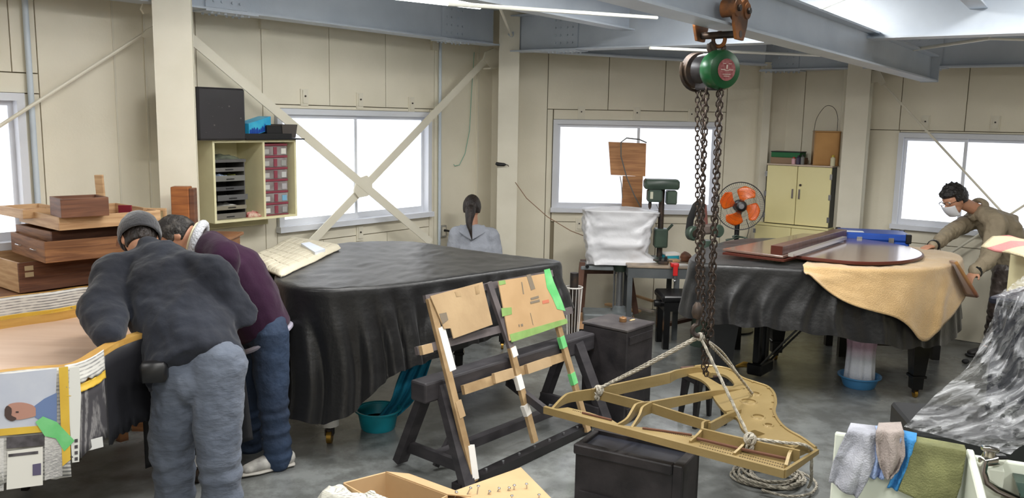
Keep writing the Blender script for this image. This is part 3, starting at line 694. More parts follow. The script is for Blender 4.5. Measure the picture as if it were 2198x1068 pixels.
# ---------------- black piano bench
sb = Fr(1.62, 7.2, .06); t = thing('piano_bench', 'black padded piano bench left of the right-hand piano', 'bench', sb.w(0, 0, 0))
zb = .46
MB(sb).bbox(-.36, .36, -.17, .17, zb - .05, zb + .01, .02).build('seat_pad', mat('black_vinyl', (20, 20, 22), .3), t, smooth=True, mods=[BEV(.01, 3)])
MB(sb).box(-.34, .34, -.155, .155, zb - .13, zb - .052).build('seat_frame', M['piano'], t)
for x in (-.31, .31):
    for y in (-.125, .125): MB(sb).box(x - .025, x + .025, y - .025, y + .025, 0, zb - .13).build('leg', M['piano'], t)
MB().cyl(sb.w(-.34, 0, zb - .09), sb.w(-.39, 0, zb - .09), .03, .03, 16).build('height_knob', M['black'], t, smooth=True)
# ------------------------------------------------------------ chain block
M['green'] = mat('dark_green_enamel', (20, 84, 44), .3, rgb2=(14, 66, 34), scale=5)
M['rust'] = mat('rusty_orange_iron', (150, 92, 42), .7, rgb2=(84, 58, 40), scale=14)
M['chain'] = mat('dark_oiled_chain', (70, 58, 50), .45, metal=.6, rgb2=(48, 40, 36), scale=40)
HX = P(1545, 58, 3.9); hx, hy = HX.x, HX.y
d = dE.normalized(); s_ = d.cross(V(0, 0, 1)).normalized()
q0 = P(1545, 60, 3.9)
tr = thing('beam_trolley', 'rusty orange trolley clamped on the hoist rail', 'trolley', (hx, hy, q0.z))
rz = HX.z
for k in (-1, 1):
    c = Vector((hx, hy, rz)) + s_ * (.085 * k)
    pl = [c + d * a + V(0, 0, z) for a, z in ((-.09, .10), (-.05, .13), (0, .10), (.05, .13), (.09, .10), (.07, .0), (.04, -.06), (-.04, -.06), (-.07, .0))]
    MB().plate(pl, .014, s_ * k).build('side_plate', M['rust'], tr, mods=[BEV(.003)])
    for a in (-.055, .055):
        w = c + d * a + V(0, 0, .07); MB().cyl(w - s_ * (.05 * k), w + s_ * (.02 * k), .038, .036, 18).build('wheel', M['rust'], tr, smooth=True)
        MB().cyl(w + s_ * (.014 * k), w + s_ * (.032 * k), .014, .014, 8).build('axle_nut', M['iron'], tr)
MB().cyl(Vector((hx, hy, rz - .035)) - s_ * .1, Vector((hx, hy, rz - .035)) + s_ * .1, .016, .016, 12).build('cross_bolt', M['iron'], tr)
MB().tube([Vector((hx, hy, rz - .035)) + s_ * .028 * math.cos(t) + V(0, 0, -.02 + .03 * math.sin(t)) for t in [2 * PI * i / 14 for i in range(14)]], .009, 8, closed=True).build('hanging_eye', M['rust'], tr, smooth=True)
cb = P(1536, 150, 3.9); hzc = cb.z
ch = thing('chain_block', 'dark green manual chain block hanging from the trolley with four chains', 'hoist', (hx, hy, hzc))
# hook
hk = [Vector((cb.x, cb.y, 0)) + V(.0, 0, 0)] ; hc = P(1538, 100, 3.9)
MB().tube([hc + V(.034 * math.cos(t), 0, .034 * math.sin(t)) for t in [math.radians(a) for a in range(20, -230, -18)]] + [Vector((cb.x, cb.y, hzc + .07))], [.004] + [.011] * 12 + [.013, .012], 8).build('top_hook', M['iron'], ch, smooth=True)
ax = (Vector((cb.x, cb.y, 0)) * -1); axv = Vector((.42, -.9, -.03)).normalized()   # drum faces the camera, turned right
c0_ = Vector((cb.x, cb.y, hzc))
MB().lathe(c0_ - axv * .02, [(0, 0), (.06, 0), (.082, .012), (.088, .03), (.088, .07), (.08, .088), (.055, .094), (0, .096)], 40, axis=axv).build('drum_cover', M['green'], ch, smooth=True)
rm = mat('worn_red_badge', (120, 40, 44), .5, rgb2=(150, 90, 90), scale=60)
MB().lathe(c0_ + axv * .0755, [(0, 0), (.046, 0), (.048, .002), (0, .003)], 32, axis=axv).build('round_badge', rm, ch)
gl = mat('pale_badge_lettering', (190, 170, 160), .5); rt = axv.cross(V(0, 0, 1)).normalized(); upv = rt.cross(axv)
bd = MB()
for (a, b1, w, h) in ((0, .012, .004, .018), (0, -.003, .012, .003), (-.02, 0, .012, .004), (.022, 0, .012, .004), (0, -.02, .022, .003), (0, -.028, .016, .003), (-.014, .026, .008, .003), (.016, .026, .008, .003)):
    q = c0_ + axv * .0790 - rt * a + upv * b1; bd.bar(q - rt * w, q + rt * w, .001, h * 1.0, up=upv)
bd.build('badge_marks', gl, ch)
MB().lathe(c0_ - axv * .10, [(0, 0), (.055, 0), (.072, .01), (.074, .05), (.066, .08), (0, .08)], 32, axis=axv).build('hand_wheel_cover', M['dark'], ch, smooth=True)
MB().lathe(c0_ - axv * .155, [(.02, 0), (.078, 0), (.082, .006), (.07, .02), (.082, .034), (.078, .04), (.02, .04)], 32, axis=axv).build('hand_chain_wheel', M['iron'], ch, smooth=True)
gd = [c0_ - axv * .135 + rt * (.0) + rt * (-.088 * math.cos(t)) + upv * (-.088 * math.sin(t)) for t in [math.radians(a) for a in range(-30, 120, 15)]]
MB().tube([c0_ - axv * .135 + (-rt) * (-.092 * math.cos(t)) + upv * (-.092 * math.sin(t)) for t in [math.radians(a) for a in range(-20, 110, 13)]], .007, 6).build('chain_guide', M['iron'], ch, smooth=True)
MB().bar(c0_ - V(0, 0, .065) - axv * .10, c0_ - V(0, 0, .065) + axv * .03, .08, .05).build('chain_guard', M['dark'], ch, mods=[BEV(.01, 2)])
def chain(name, p0, p1, r, link, parent, label=None, sag=0.0):
    """real chain: alternate links turned a quarter turn, joined in one mesh"""
    p0 = Vector(p0); p1 = Vector(p1); L = (p1 - p0).length; n = int(L / (link * .72)); mb = MB()
    dz = (p1 - p0).normalized(); a = dz.cross(V(0, 1, 0)).normalized(); b1 = dz.cross(a)
    for i in range(n):
        t = (i + .5) / n; c = p0 + (p1 - p0) * t; x = a if i % 2 else b1
        x = (a * math.cos(.35) + b1 * math.sin(.35)) if i % 2 else (b1 * math.cos(.35) - a * math.sin(.35))
        hw = link * .28; hl = link * .5 - hw
        pts = [c + dz * (hl + hw * math.sin(q)) + x * (hw * math.cos(q)) for q in (0, PI / 3, 2 * PI / 3, PI)] + [c - dz * (hl + hw * math.sin(q)) - x * (hw * math.cos(q)) for q in (0, PI / 3, 2 * PI / 3, PI)]
        mb.tube(pts, r, 5, closed=True)
    o = mb.build(name, M['chain'], parent, smooth=True); 
    if parent is not None: tag(o, kind='stuff')
    return o
yb = 3.9
chain('hand_chain', P(1497, 178, 4.02), P(1497, 600, 4.02), .0035, .030, ch)
chain('hand_chain', P(1508, 185, 4.0), P(1510, 800, 4.0), .0035, .030, ch)
chain('load_chain', P(1517, 188, 3.9), P(1498, 640, 3.9), .0045, .036, ch)
chain('load_chain', P(1548, 180, 3.85), P(1526, 720, 3.85), .0045, .036, ch)
chain('load_chain', P(1543, 186, 3.92), P(1516, 806, 3.92), .0035, .030, ch)
# lower hook
h0 = P(1497, 655, 3.9); hk = thing('lifting_hook', 'dark lower hook of the chain block holding the rope above the gold frame', 'hook', P(1503, 722, 3.9))
MB().lathe(h0 - V(0, 0, .045), [(0, -.02), (.018, -.015), (.026, .01), (.022, .04), (.01, .06), (0, .062)], 16).build('hook_block', M['iron'], hk, smooth=True)
c = P(1499, 708, 3.9)
MB().tube([h0 - V(0, 0, .04), c + V(-.002, 0, .05)] + [c + V(-.028 * math.sin(t), 0, .028 * math.cos(t)) for t in [math.radians(a) for a in range(10, 270, 26)]], [.011, .011] + [.012] * 9 + [.005], 8).build('hook', M['iron'], hk, smooth=True)
# ------------------------------------------------------------ gold iron plate
PZ = .43
M['gold'] = mat('gold_painted_cast_iron', (150, 130, 88), .38, metal=.25, rgb2=(138, 118, 76), scale=4, bump=.06, bscale=90)
M['felt'] = mat('brown_felt_strip', (92, 60, 44), .95)
def cz(x, y, z=PZ): return G(1160 + x / 2.555, 650 + y / 2.555, z)
gp_ = thing('piano_plate', 'gold cast iron piano frame hanging from ropes above the floor', 'piano frame', cz(700, 600, PZ - .02))
def holeplate(outer, holes, z, th, name, m_, parent):
    cu = bpy.data.curves.new(name, 'CURVE'); cu.dimensions = '2D'; cu.fill_mode = 'BOTH'; cu.extrude = th / 2
    for poly in [outer] + holes:
        sp = cu.splines.new('POLY'); sp.points.add(len(poly) - 1); sp.use_cyclic_u = True
        for p, q in zip(sp.points, poly): p.co = (q[0], q[1], 0, 1)
    to = bpy.data.objects.new('tmp', cu); col.objects.link(to); dg = bpy.context.evaluated_depsgraph_get(); me = bpy.data.meshes.new_from_object(to.evaluated_get(dg))
    bpy.data.objects.remove(to); me.name = name; off = wloc(parent)
    for vv in me.vertices: vv.co = Vector((vv.co.x - off.x, vv.co.y - off.y, vv.co.z + z - off.z))
    me.materials.clear(); me.materials.append(m_); o = bpy.data.objects.new(name, me); col.objects.link(o); o.parent = parent; return o
def poly(pts, n=None, closed=True):
    P2 = [(cz(*p).x, cz(*p).y) for p in pts]
    if n: P2, _ = resample(P2, n, closed); P2 = [(a, b) for a, b in P2]
    return P2
def circ(c, r, n=20, k=1.0):
    q = cz(*c); return [(q.x + r * math.cos(2 * PI * i / n), q.y + r * k * math.sin(2 * PI * i / n)) for i in range(n)]
outer = poly([(800, 385), (845, 350), (890, 345), (980, 352), (1045, 368), (1110, 412), (1190, 440), (1250, 462), (1283, 500), (1292, 550), (1284, 600), (1312, 655), (1360, 700), (1440, 745), (1515, 800), (1440, 808), (1345, 780), (1240, 745), (1170, 735), (1105, 690), (1080, 635), (1040, 615), (1000, 585), (950, 520), (925, 460), (880, 420)], 90)
holes = [poly([(905, 395), (955, 385), (1010, 395), (1050, 425), (1060, 455), (1000, 452), (955, 430)], 24), circ((1175, 500), .024), circ((1142, 543), .036), circ((1195, 626), .026), circ((1250, 672), .016), circ((1110, 470), .012)]
holeplate(outer, holes, PZ - .005, .014, 'hitch_plate', M['gold'], gp_)
for c, r in (((1175, 500), .026), ((1142, 543), .038), ((1195, 626), .028), ((1250, 672), .018)):
    q = cz(*c); MB().lathe((q.x, q.y, PZ), [(r + .012, 0), (r + .006, .008), (r, .008), (r, -.01)], 24).build('hole_boss', M['gold'], gp_, smooth=True)
# rim bead along the curved side
rim = [Vector((a, b, PZ + .004)) for a, b in poly([(845, 352), (890, 347), (980, 354), (1045, 370), (1110, 414), (1190, 442), (1250, 464), (1281, 500), (1290, 550), (1282, 600), (1310, 655), (1358, 700), (1438, 745), (1510, 798)], 60, False)]
MB().tube(rim, .008, 6).build('curved_edge_bead', M['gold'], gp_, smooth=True)
bolts = MB()
for i in range(4, 58, 5):
    bolts.lathe(rim[i] + (cz(1100, 560) - rim[i]).normalized() * .018 + V(0, 0, -.002), [(.006, 0), (.006, .008), (0, .009)], 8)
tag(bolts.build('frame_screws', M['gold'], gp_), kind='stuff')
def rib_(pts, h, t=.014, name='strut', z0=None, m_=None, up=0):
    """upright curved rib through crop points; h height(s)"""
    P2, _ = resample([(cz(*p).x, cz(*p).y) for p in pts], max(2, 10 * (len(pts) - 1)) if len(pts) > 2 else 1, False)
    hs = h if isinstance(h, (list, tuple)) else [h, h]; m = len(P2); mb = MB(); z0 = PZ - .01 if z0 is None else z0; vs = []
    for i, (x, y) in enumerate(P2):
        a = P2[max(i - 1, 0)]; b1 = P2[min(i + 1, m - 1)]; dx, dy = b1[0] - a[0], b1[1] - a[1]; l = math.hypot(dx, dy) or 1; nx, ny = dy / l * t / 2, -dx / l * t / 2
        f = i / (m - 1) * (len(hs) - 1); k = min(int(f), len(hs) - 2); hh = hs[k] + (hs[k + 1] - hs[k]) * (f - k)
        vs += [(x + nx, y + ny, z0), (x - nx, y - ny, z0), (x - nx, y - ny, z0 + hh), (x + nx, y + ny, z0 + hh)]
    fs = [(0, 1, 2, 3), (4 * m - 1, 4 * m - 2, 4 * m - 3, 4 * m - 4)]
    for i in range(m - 1):
        for k in range(4): l2 = (k + 1) % 4; fs.append((i * 4 + k, i * 4 + 4 + k, i * 4 + 4 + l2, i * 4 + l2))
    return mb.add(vs, fs, raw=True).build(name, m_ or M['gold'], gp_)
# (crop points are read on the plane z = PZ: undersides of the ribs)
rib_([(22, 592), (1338, 945)], .036, .02, 'front_flange')
rib_([(65, 580), (150, 535), (280, 520)], [.015, .05, .06], .014, 'left_corner_rib')
rib_([(280, 522), (480, 478), (705, 428)], .062, .016, 'bass_rib'); rib_([(705, 428), (760, 400), (880, 378), (940, 400)], [.062, .05, .045, .03], .016, 'bass_rib')
rib_([(330, 520), (600, 590)], .05, .014, 'strut'); rib_([(606, 590), (780, 548), (1000, 495), (1112, 468)], [.06, .05, .04, .01], .014, 'strut')
rib_([(610, 590), (760, 640), (925, 690)], .05, .014, 'strut')
rib_([(925, 700), (1010, 650), (1095, 600)], [.05, .045, .03], .014, 'strut'); rib_([(1010, 600), (1090, 580), (1180, 582)], [.02, .01, .004], .01, 'strut')
rib_([(880, 735), (1125, 800), (1420, 860)], [.055, .06, .055], .014, 'upper_flange')
rib_([(400, 672), (470, 650), (530, 600), (605, 590)], [.01, .03, .06, .06], .012, 'curved_web'); rib_([(500, 680), (540, 640), (560, 610), (605, 592)], [.01, .03, .05, .06], .012, 'curved_web')
rib_([(820, 765), (880, 740), (890, 700), (925, 690)], [.02, .05, .055, .055], .012, 'short_rib'); rib_([(1062, 832), (1110, 805), (1132, 775), (1150, 745), (1230, 715)], [.02, .04, .06, .05, .01], .012, 'short_rib')
rib_([(1345, 910), (1375, 850), (1440, 815), (1480, 800)], [.03, .05, .055, .02], .014, 'treble_end_rib'); rib_([(1338, 945), (1520, 812)], [.036, .02], .014, 'treble_flange')
# pin field
pf = poly([(30, 585), (150, 570), (270, 598), (395, 640), (440, 668), (560, 680), (690, 700), (835, 722), (1100, 800), (1360, 858), (1345, 935)])
holeplate(pf, [], PZ - .006, .01, 'pin_field', M['gold'], gp_)
fl_ = [cz(*p, PZ + .012) for p in ((860, 742), (1100, 800), (1360, 855))]; MB().tube(fl_, .008, 6).build('felt_strip', M['felt'], gp_)
fl_ = [cz(*p, PZ + .004) for p in ((230, 600), (390, 640))]; MB().tube(fl_, .006, 6).build('felt_strip', M['felt'], gp_)
fl_ = [cz(*p, PZ + .004) for p in ((560, 685), (690, 702), (830, 722))]; MB().tube(fl_, .006, 6).build('felt_strip', M['felt'], gp_)
pins = MB(); dk = mat('pin_hole_shade', (60, 44, 24), .8)  # dark discs painted on for the shade inside the pin holes
for (a, b1, n, rows) in (((180, 585), (390, 645), 22, 1), ((600, 692), (830, 735), 24, 1), ((880, 770), (1060, 815), 14, 2), ((1100, 825), (1330, 885), 18, 3)):
    for r in range(rows):
        for i in range(n):
            t = i / (n - 1); q = cz(a[0] + (b1[0] - a[0]) * t - r * 5, a[1] + (b1[1] - a[1]) * t + r * 14, PZ)
            pins.lathe((q.x, q.y, PZ - .001), [(.0035, 0), (.0035, .0015), (0, .0016)], 6)
tag(pins.build('pin_hole_discs', dk, gp_), kind='stuff')
# ---------------- ropes
M['rope'] = mat('grey_white_rope', (192, 186, 172), .9, rgb2=(140, 134, 122), scale=60, bump=.5, bscale=200)
def rope(mb, pts, r=.0075, twist=True, n=None):
    R, L = resample([tuple(p) for p in pts], n or 12 * len(pts), False); pts = [Vector(p) for p in R]; k = len(pts)
    if twist:
        # strands
        R2, L2 = resample([tuple(p) for p in pts], max(24, int(L / .006)), False); R2 = [Vector(p) for p in R2]
        for ph in (0, 2.1, 4.2):
            q = []
            for i, p in enumerate(R2):
                dd = (R2[min(i + 1, len(R2) - 1)] - R2[max(i - 1, 0)]).normalized(); a = dd.orthogonal() if i == 0 else a_prev; a = (a - dd * a.dot(dd)).normalized(); a_prev = a; b1 = dd.cross(a)
                t = ph + i * .42; q.append(p + (a * math.cos(t) + b1 * math.sin(t)) * r * .5)
            mb.tube(q, r * .58, 5)
    else: mb.tube(pts, r, 6)
    return mb
apex = P(1503, 722, 3.9); kl = cz(320, 470, PZ + .05); kr = cz(1150, 745, PZ + .055)
rp_ = MB(); rope(rp_, [apex, (apex + kl) / 2 + V(0, 0, -.008), kl]); rope(rp_, [apex + V(.0, .01, .005), (apex + kl) / 2 + V(0, .012, -.0), kl + V(0, .014, 0)], .006)
rope(rp_, [apex, cz(930, 250, .87) * .0 + (apex * .6 + kr * .4), kr]); rope(rp_, [apex + V(.01, 0, 0), cz(1010, 330, .7) * 0 + apex * .45 + cz(1160, 500, PZ) * .55 + V(0, 0, .02), cz(1160, 495, PZ + .01)], .0075)
rope(rp_, [apex + V(.0, .01, .0), apex * .4 + cz(1060, 360, PZ) * .6 + V(0, 0, .03), cz(1110, 430, PZ + .02), cz(1165, 495, PZ - .0)], .006)
def knot(c, r, n=5):
    for i in range(n):
        a = random.random() * 3; ax_ = Vector((math.cos(a), math.sin(a), random.uniform(-.6, .6))).normalized(); x = ax_.orthogonal().normalized(); y = ax_.cross(x)
        rope(rp_, [c + x * (r * math.cos(t)) + y * (r * math.sin(t)) + ax_ * random.uniform(-.3, .3) * r for t in [2 * PI * k / 8 for k in range(9)]], .007)
knot(kl - V(0, 0, .01), .024, 6); knot(kr - V(0, 0, .0), .024, 6); knot(apex, .014, 3); knot(kr - V(0, 0, .035), .02, 3); knot(kl - V(.006, 0, .045), .016, 3)
te = cz(1440, 775, PZ + .06)
rope(rp_, [kr, cz(1240, 752, PZ + .05), cz(1340, 765, PZ + .05), te, cz(1490, 810, PZ), P(1742, 985, 3.75), P(1741, 1030, 3.85), G(1735, 1045, .02)], .0075, n=90)
o = rp_.build('lifting_rope', M['rope'], smooth='all'); tag(o, 'twisted grey white rope sling tied round the gold frame and over the hook', 'rope')
cl = MB(); cc = G(1655, 1025, .01); random.seed(11)
for k in range(9):
    cx_, cy_ = cc.x + random.uniform(-.05, .06), cc.y + random.uniform(-.06, .06); ra, rb_ = random.uniform(.10, .19), random.uniform(.10, .2); t0 = random.random() * 6
    rope(cl, [(cx_ + ra * math.cos(t0 + t * .7), cy_ + rb_ * math.sin(t0 + t * .7), .008 + .012 * (k % 4) + .01 * random.random()) for t in range(9)], .0075)
tag(cl.build('rope_coil', M['rope'], smooth='all'), 'loose heap of grey rope on the floor below the gold frame', 'rope')
# ------------------------------------------------------------ black boxes
def cornerbox(name, px, z0, z1, m_, label, cat, lidrim=False):
    p = [G(u, v, z1) for u, v in px]; t = thing(name, label, cat, ((p[0].x + p[2].x) / 2, (p[0].y + p[2].y) / 2, z0))
    ang = math.atan2(p[1].y - p[0].y, p[1].x - p[0].x); f = Fr(p[0].x, p[0].y, ang)
    w = (p[1] - p[0]).xy.length; dvec = (p[3] - p[0]).xy; dpt = dvec.dot(f.y.xy); return t, f, w, dpt
M['oldblack'] = mat('worn_black_paint', (26, 24, 27), .45, rgb2=(44, 40, 42), scale=7, rough2=.6, bump=.12, bscale=25)
M['blacktop'] = mat('greyer_black_top', (78, 73, 72), .5, rgb2=(52, 48, 50), scale=9)  # box top mottled in a lighter grey than the sides
t, f, w, dp = cornerbox('storage_box', [(1347, 708), (1403, 690), (1325, 672), (1262, 686)], 0, .62, None, 'tall black wooden box standing behind the gold frame', 'box')
MB(f).bbox(0, w, 0, dp, .0, .60, .006).build('box_body', M['oldblack'], t); MB(f).bbox(-.006, w + .006, -.006, dp + .006, .602, .62, .004).build('box_top', M['blacktop'], t)
for z in (.05, .52): MB(f).box(.02, w - .02, -.008, 0, z, z + .05).build('batten', M['oldblack'], t)
# things on the tall box
q = G(1337, 690, .62); t = thing('tape_measure', 'small brass coloured winder on the tall black box', 'tool', q)
MB().lathe(q, [(0, 0), (.022, 0), (.024, .004), (.024, .026), (.02, .03), (.006, .03), (.006, .036), (0, .037)], 18).build('case', mat('old_brass', (140, 105, 70), .5, metal=.4), t, smooth=True)
MB().tube([q + V(.02, 0, .01), q + V(.05, .02, .012), q + V(.06, .03, .03)], .002, 6).build('crank', M['iron'], t)
q = G(1357, 687, .62); tag(MB().bar(q + V(-.018, -.02, .003), q + V(.018, .02, .003), .008, .005).build('wood_strip', mat('pale_wood', (222, 196, 150), .6)), 'tiny pale wood strip on the tall black box', 'strip')
# low open black box in front
pz = .31
p = [G(u, v, pz) for u, v in ((1240, 950), (1467, 1000), (1522, 983), (1301, 922))]
ang = math.atan2(p[1].y - p[0].y, p[1].x - p[0].x); f = Fr(p[0].x - .01, p[0].y, ang); w = (p[1] - p[0]).xy.length + .01; dp = (p[3] - p[0]).dot(f.y)
t = thing('storage_box', 'low black wooden box in the foreground below the gold frame', 'box', f.w(w / 2, dp / 2, 0))
MB(f).bbox(0, w, 0, .025, 0, pz - .02, .004).build('front_board', M['oldblack'], t); MB(f).box(0, w, dp - .025, dp, 0, pz).build('back_board', M['oldblack'], t)
MB(f).bbox(-.0, .03, .026, dp - .026, 0, pz, .004).build('end_board', M['oldblack'], t); MB(f).bbox(w - .05, w, -.01, dp + .01, 0, pz, .005).build('end_board', M['oldblack'], t)
MB(f).box(.03, w - .05, .025, dp - .025, pz - .035, pz - .02).build('recessed_lid', mat('blue_black_lid', (40, 42, 50), .3), t)
MB(f).bbox(-.005, w - .05, -.018, .03, pz - .05, pz, .006).build('top_rail', M['oldblack'], t); MB(f).box(.03, w - .03, -.014, 0, .02, .07).build('batten', M['oldblack'], t)
# small black stool
q = G(1500, 905); f = Fr(q.x + .02, q.y, .35); t = thing('stool', 'small black stool seen through the gold frame', 'stool', f.w(0, 0, 0))
MB(f).bbox(-.12, .12, -.10, .10, .325, .35, .004).build('seat', mat('brown_stool_top', (88, 66, 58), .5), t); MB(f).box(-.11, .11, -.09, .09, .28, .324).build('apron', M['dark'], t)
for x in (-1, 1):
    for y in (-1, 1): MB().tube([f.w(x * .085, y * .07, .3), f.w(x * .11, y * .09, 0)], [.03, .016], 4).build('leg', M['dark'], t)
# ------------------------------------------------------------ trestle and taped lattice
M['trestle'] = mat('dark_grey_trestle_wood', (56, 53, 56), .6, rgb2=(38, 36, 40), scale=6, stretch=(1, 1, 3))
T0, T1 = P(915, 828, 4.28), P(1250, 738, 5.32); T0.z = T1.z = (T0.z + T1.z) / 2
td = (T1 - T0).normalized(); ts = td.cross(V(0, 0, 1)).normalized()
t = thing('trestle', 'long dark wooden trestle under the taped lattice', 'trestle', ((T0 + T1) / 2).xy.to_3d())
MB().bar(T0 - td * .06, T1 + td * .06, .115, .11).build('top_beam', M['trestle'], t, mods=[BEV(.012, 2)])
for k, (T, e) in enumerate(((T0 + td * .07, 0), (T1 - td * .12, 0))):
    for s in (-1, 1):
        foot = Vector((T.x, T.y, .0)) + ts * (.26 * s) - td * (.02 if k == 0 else -.05); MB().bar(T + ts * (.045 * s) + V(0, 0, .02), foot + V(0, 0, .03), .075, .045, up=ts).build('leg', M['trestle'], t)
    MB().bar(Vector((T.x, T.y, .12)) + ts * .23, Vector((T.x, T.y, .12)) - ts * .23, .03, .06).build('cross_rail', M['trestle'], t)
MB().bar(Vector((T0.x, T0.y, .12)) + td * .07, Vector((T1.x, T1.y, .12)) - td * .12, .05, .05).build('stretcher', M['trestle'], t)
MB().bar(P(1090, 818, 4.85), P(1172, 882, 4.5), .03, .045).build('diagonal_stay', M['trestle'], t)
MB().bar(G(935, 1000, .02), P(968, 935, 4.5), .025, .03).build('diagonal_stay', M['trestle'], t)
# floor rail the lattice stands on
A_, B_ = G(985, 1045, .03), G(1262, 915, .03)
fr_ = MB().bar(A_ - (B_ - A_) * .02, B_, .06, .05).build('floor_rail', M['dark']); tag(fr_, 'long dark floor rail with bright bolt heads in front of the trestle', 'rail')
bb = MB()
for i in range(7): q = A_ + (B_ - A_) * (.18 + i * .12) + V(0, 0, .025); bb.lathe(q, [(.008, 0), (.008, .01), (0, .012)], 8)
tag(bb.build('bolt_heads', M['steel'], fr_), kind='stuff')
# lattice plane
LB0, LB1 = G(1018, 1032, .05), G(1258, 918, .05); ld = (LB1 - LB0).normalized(); lb = ld.cross(V(0, 0, 1)).normalized() * -1
ln = (V(0, 0, 1) * 1.0 + lb * .0)
tilt = .30; lup = (V(0, 0, 1) + lb * tilt).normalized(); lnrm = ld.cross(lup).normalized()
def LP_(u, v, off=0):
    dd = ray(u, v); tt = (LB0 - CAM).dot(lnrm) / dd.dot(lnrm); return CAM + dd * tt + lnrm * off
M['card'] = mat('cardboard', (178, 152, 116), .85, rgb2=(164, 138, 104), scale=5, bump=.08, bscale=40)
M['tape'] = mat('brown_packing_tape', (168, 142, 106), .5, rgb2=(144, 118, 84), scale=12)
M['gwood'] = mat('grey_painted_batten', (98, 90, 90), .6, rgb2=(80, 74, 76), scale=9)
M['wtape'] = mat('white_tape', (224, 220, 214), .6); M['gtape'] = mat('green_masking_tape', (92, 182, 106), .55, rgb2=(120, 196, 128), scale=14)
M['gtape2'] = mat('translucent_green_tape_on_card', (132, 166, 96), .55, rgb2=(120, 150, 84), scale=14)
lt = thing('taped_lattice', 'wooden lattice frame wrapped in tape with cardboard sheets, leaning on the trestle', 'frame', (LB0 + LB1) / 2)
sg = 1 if (CAM - LB0).dot(lnrm) > 0 else -1; lnrm_c = lnrm * sg
def batten(a, b1, w, m_, off=0, name='batten', th=.022): return MB().bar(LP_(*a) + lnrm_c * off, LP_(*b1) + lnrm_c * off, w, th, up=lnrm_c).build(name, m_, lt)
batten((922, 640), (1018, 1032), .042, M['tape']); batten((1048, 606), (1096, 745), .042, M['gwood']); batten((1096, 745), (1148, 948), .042, M['tape']); batten((1190, 672), (1262, 925), .042, M['tape'])
batten((900, 752), (1232, 664), .042, M['gwood'], -.022); batten((1000, 836), (1216, 764), .05, M['tape'], -.022); batten((918, 640), (1190, 585), .04, M['gwood'], -.022)
for a, b1, w, m_ in (((944, 702), (969, 795), .048, M['wtape']), ((1008, 955), (1018, 1028), .046, M['wtape']), ((1098, 745), (1104, 765), .046, M['wtape']), ((1110, 805), (1118, 835), .046, M['wtape']), ((1125, 868), (1133, 890), .046, M['wtape']),
                  ((1203, 722), (1210, 746), .046, M['gtape']), ((1226, 800), (1233, 824), .046, M['gtape']), ((980, 860), (990, 895), .045, M['card']), ((903, 752), (925, 746), .046, M['card']), ((1060, 812), (1100, 800), .056, M['card']), ((1130, 792), (1180, 775), .056, M['card'])):
    MB().bar(LP_(*a) , LP_(*b1), w, .027 if w < .05 else .02, up=lnrm_c).build('tape_wrap', m_, lt)
def sheet(px, off, m_, name, label=None, th=.006):
    o = MB().plate([LP_(u, v) + lnrm_c * off for u, v in px], th, lnrm_c).build(name, m_, lt)
    if label: o['label'] = label
    return o
sheet([(918, 636), (1030, 606), (1052, 697), (968, 727), (962, 705), (948, 706)], .014, M['card'], 'cardboard_sheet', 'plain left cardboard sheet')
sheet([(1064, 604), (1174, 586), (1212, 695), (1088, 732)], .014, mat('orange_cardboard', (184, 152, 112), .85, rgb2=(174, 142, 102), scale=5), 'cardboard_sheet', 'printed right cardboard sheet')
stn = mat('grey_print_on_card', (120, 108, 92), .8)
for px, m_ in (([(1162, 580), (1174, 577), (1183, 605), (1200, 645), (1208, 668), (1190, 664), (1180, 640), (1168, 618)], M['gtape']), ([(1088, 718), (1210, 684), (1213, 694), (1150, 716), (1092, 735)], M['gtape2']), ([(1070, 662), (1092, 660), (1093, 675), (1072, 680)], M['gtape2']), ([(1064, 604), (1078, 602), (1080, 610), (1066, 613)], M['gtape2']),
               ([(1124, 591), (1133, 589), (1143, 620), (1134, 624)], stn), ([(1133, 640), (1150, 635), (1151, 640), (1134, 645)], stn), ([(1132, 648), (1152, 643), (1153, 648), (1133, 653)], stn), ([(1158, 646), (1172, 643), (1173, 650), (1159, 653)], mat('faded_red_print', (186, 110, 84), .8)),
               ([(1107, 697), (1109, 696), (1110, 701), (1108, 702)], stn), ([(1112, 696), (1116, 695), (1117, 700), (1113, 701)], stn), ([(1113, 606), (1115, 606), (1119, 632), (1117, 632)], stn), ([(1132, 672), (1133, 672), (1139, 698), (1138, 698)], stn),
               ([(937, 674), (952, 671), (956, 687), (944, 697)], stn), ([(970, 627), (982, 624), (984, 636), (974, 638)], M['tape']), ([(1013, 615), (1022, 612), (1024, 630), (1016, 633)], M['tape'])):
    sheet(px, .0205, m_, 'tape_patch' if m_ is not stn else 'printed_mark', None, .0012)
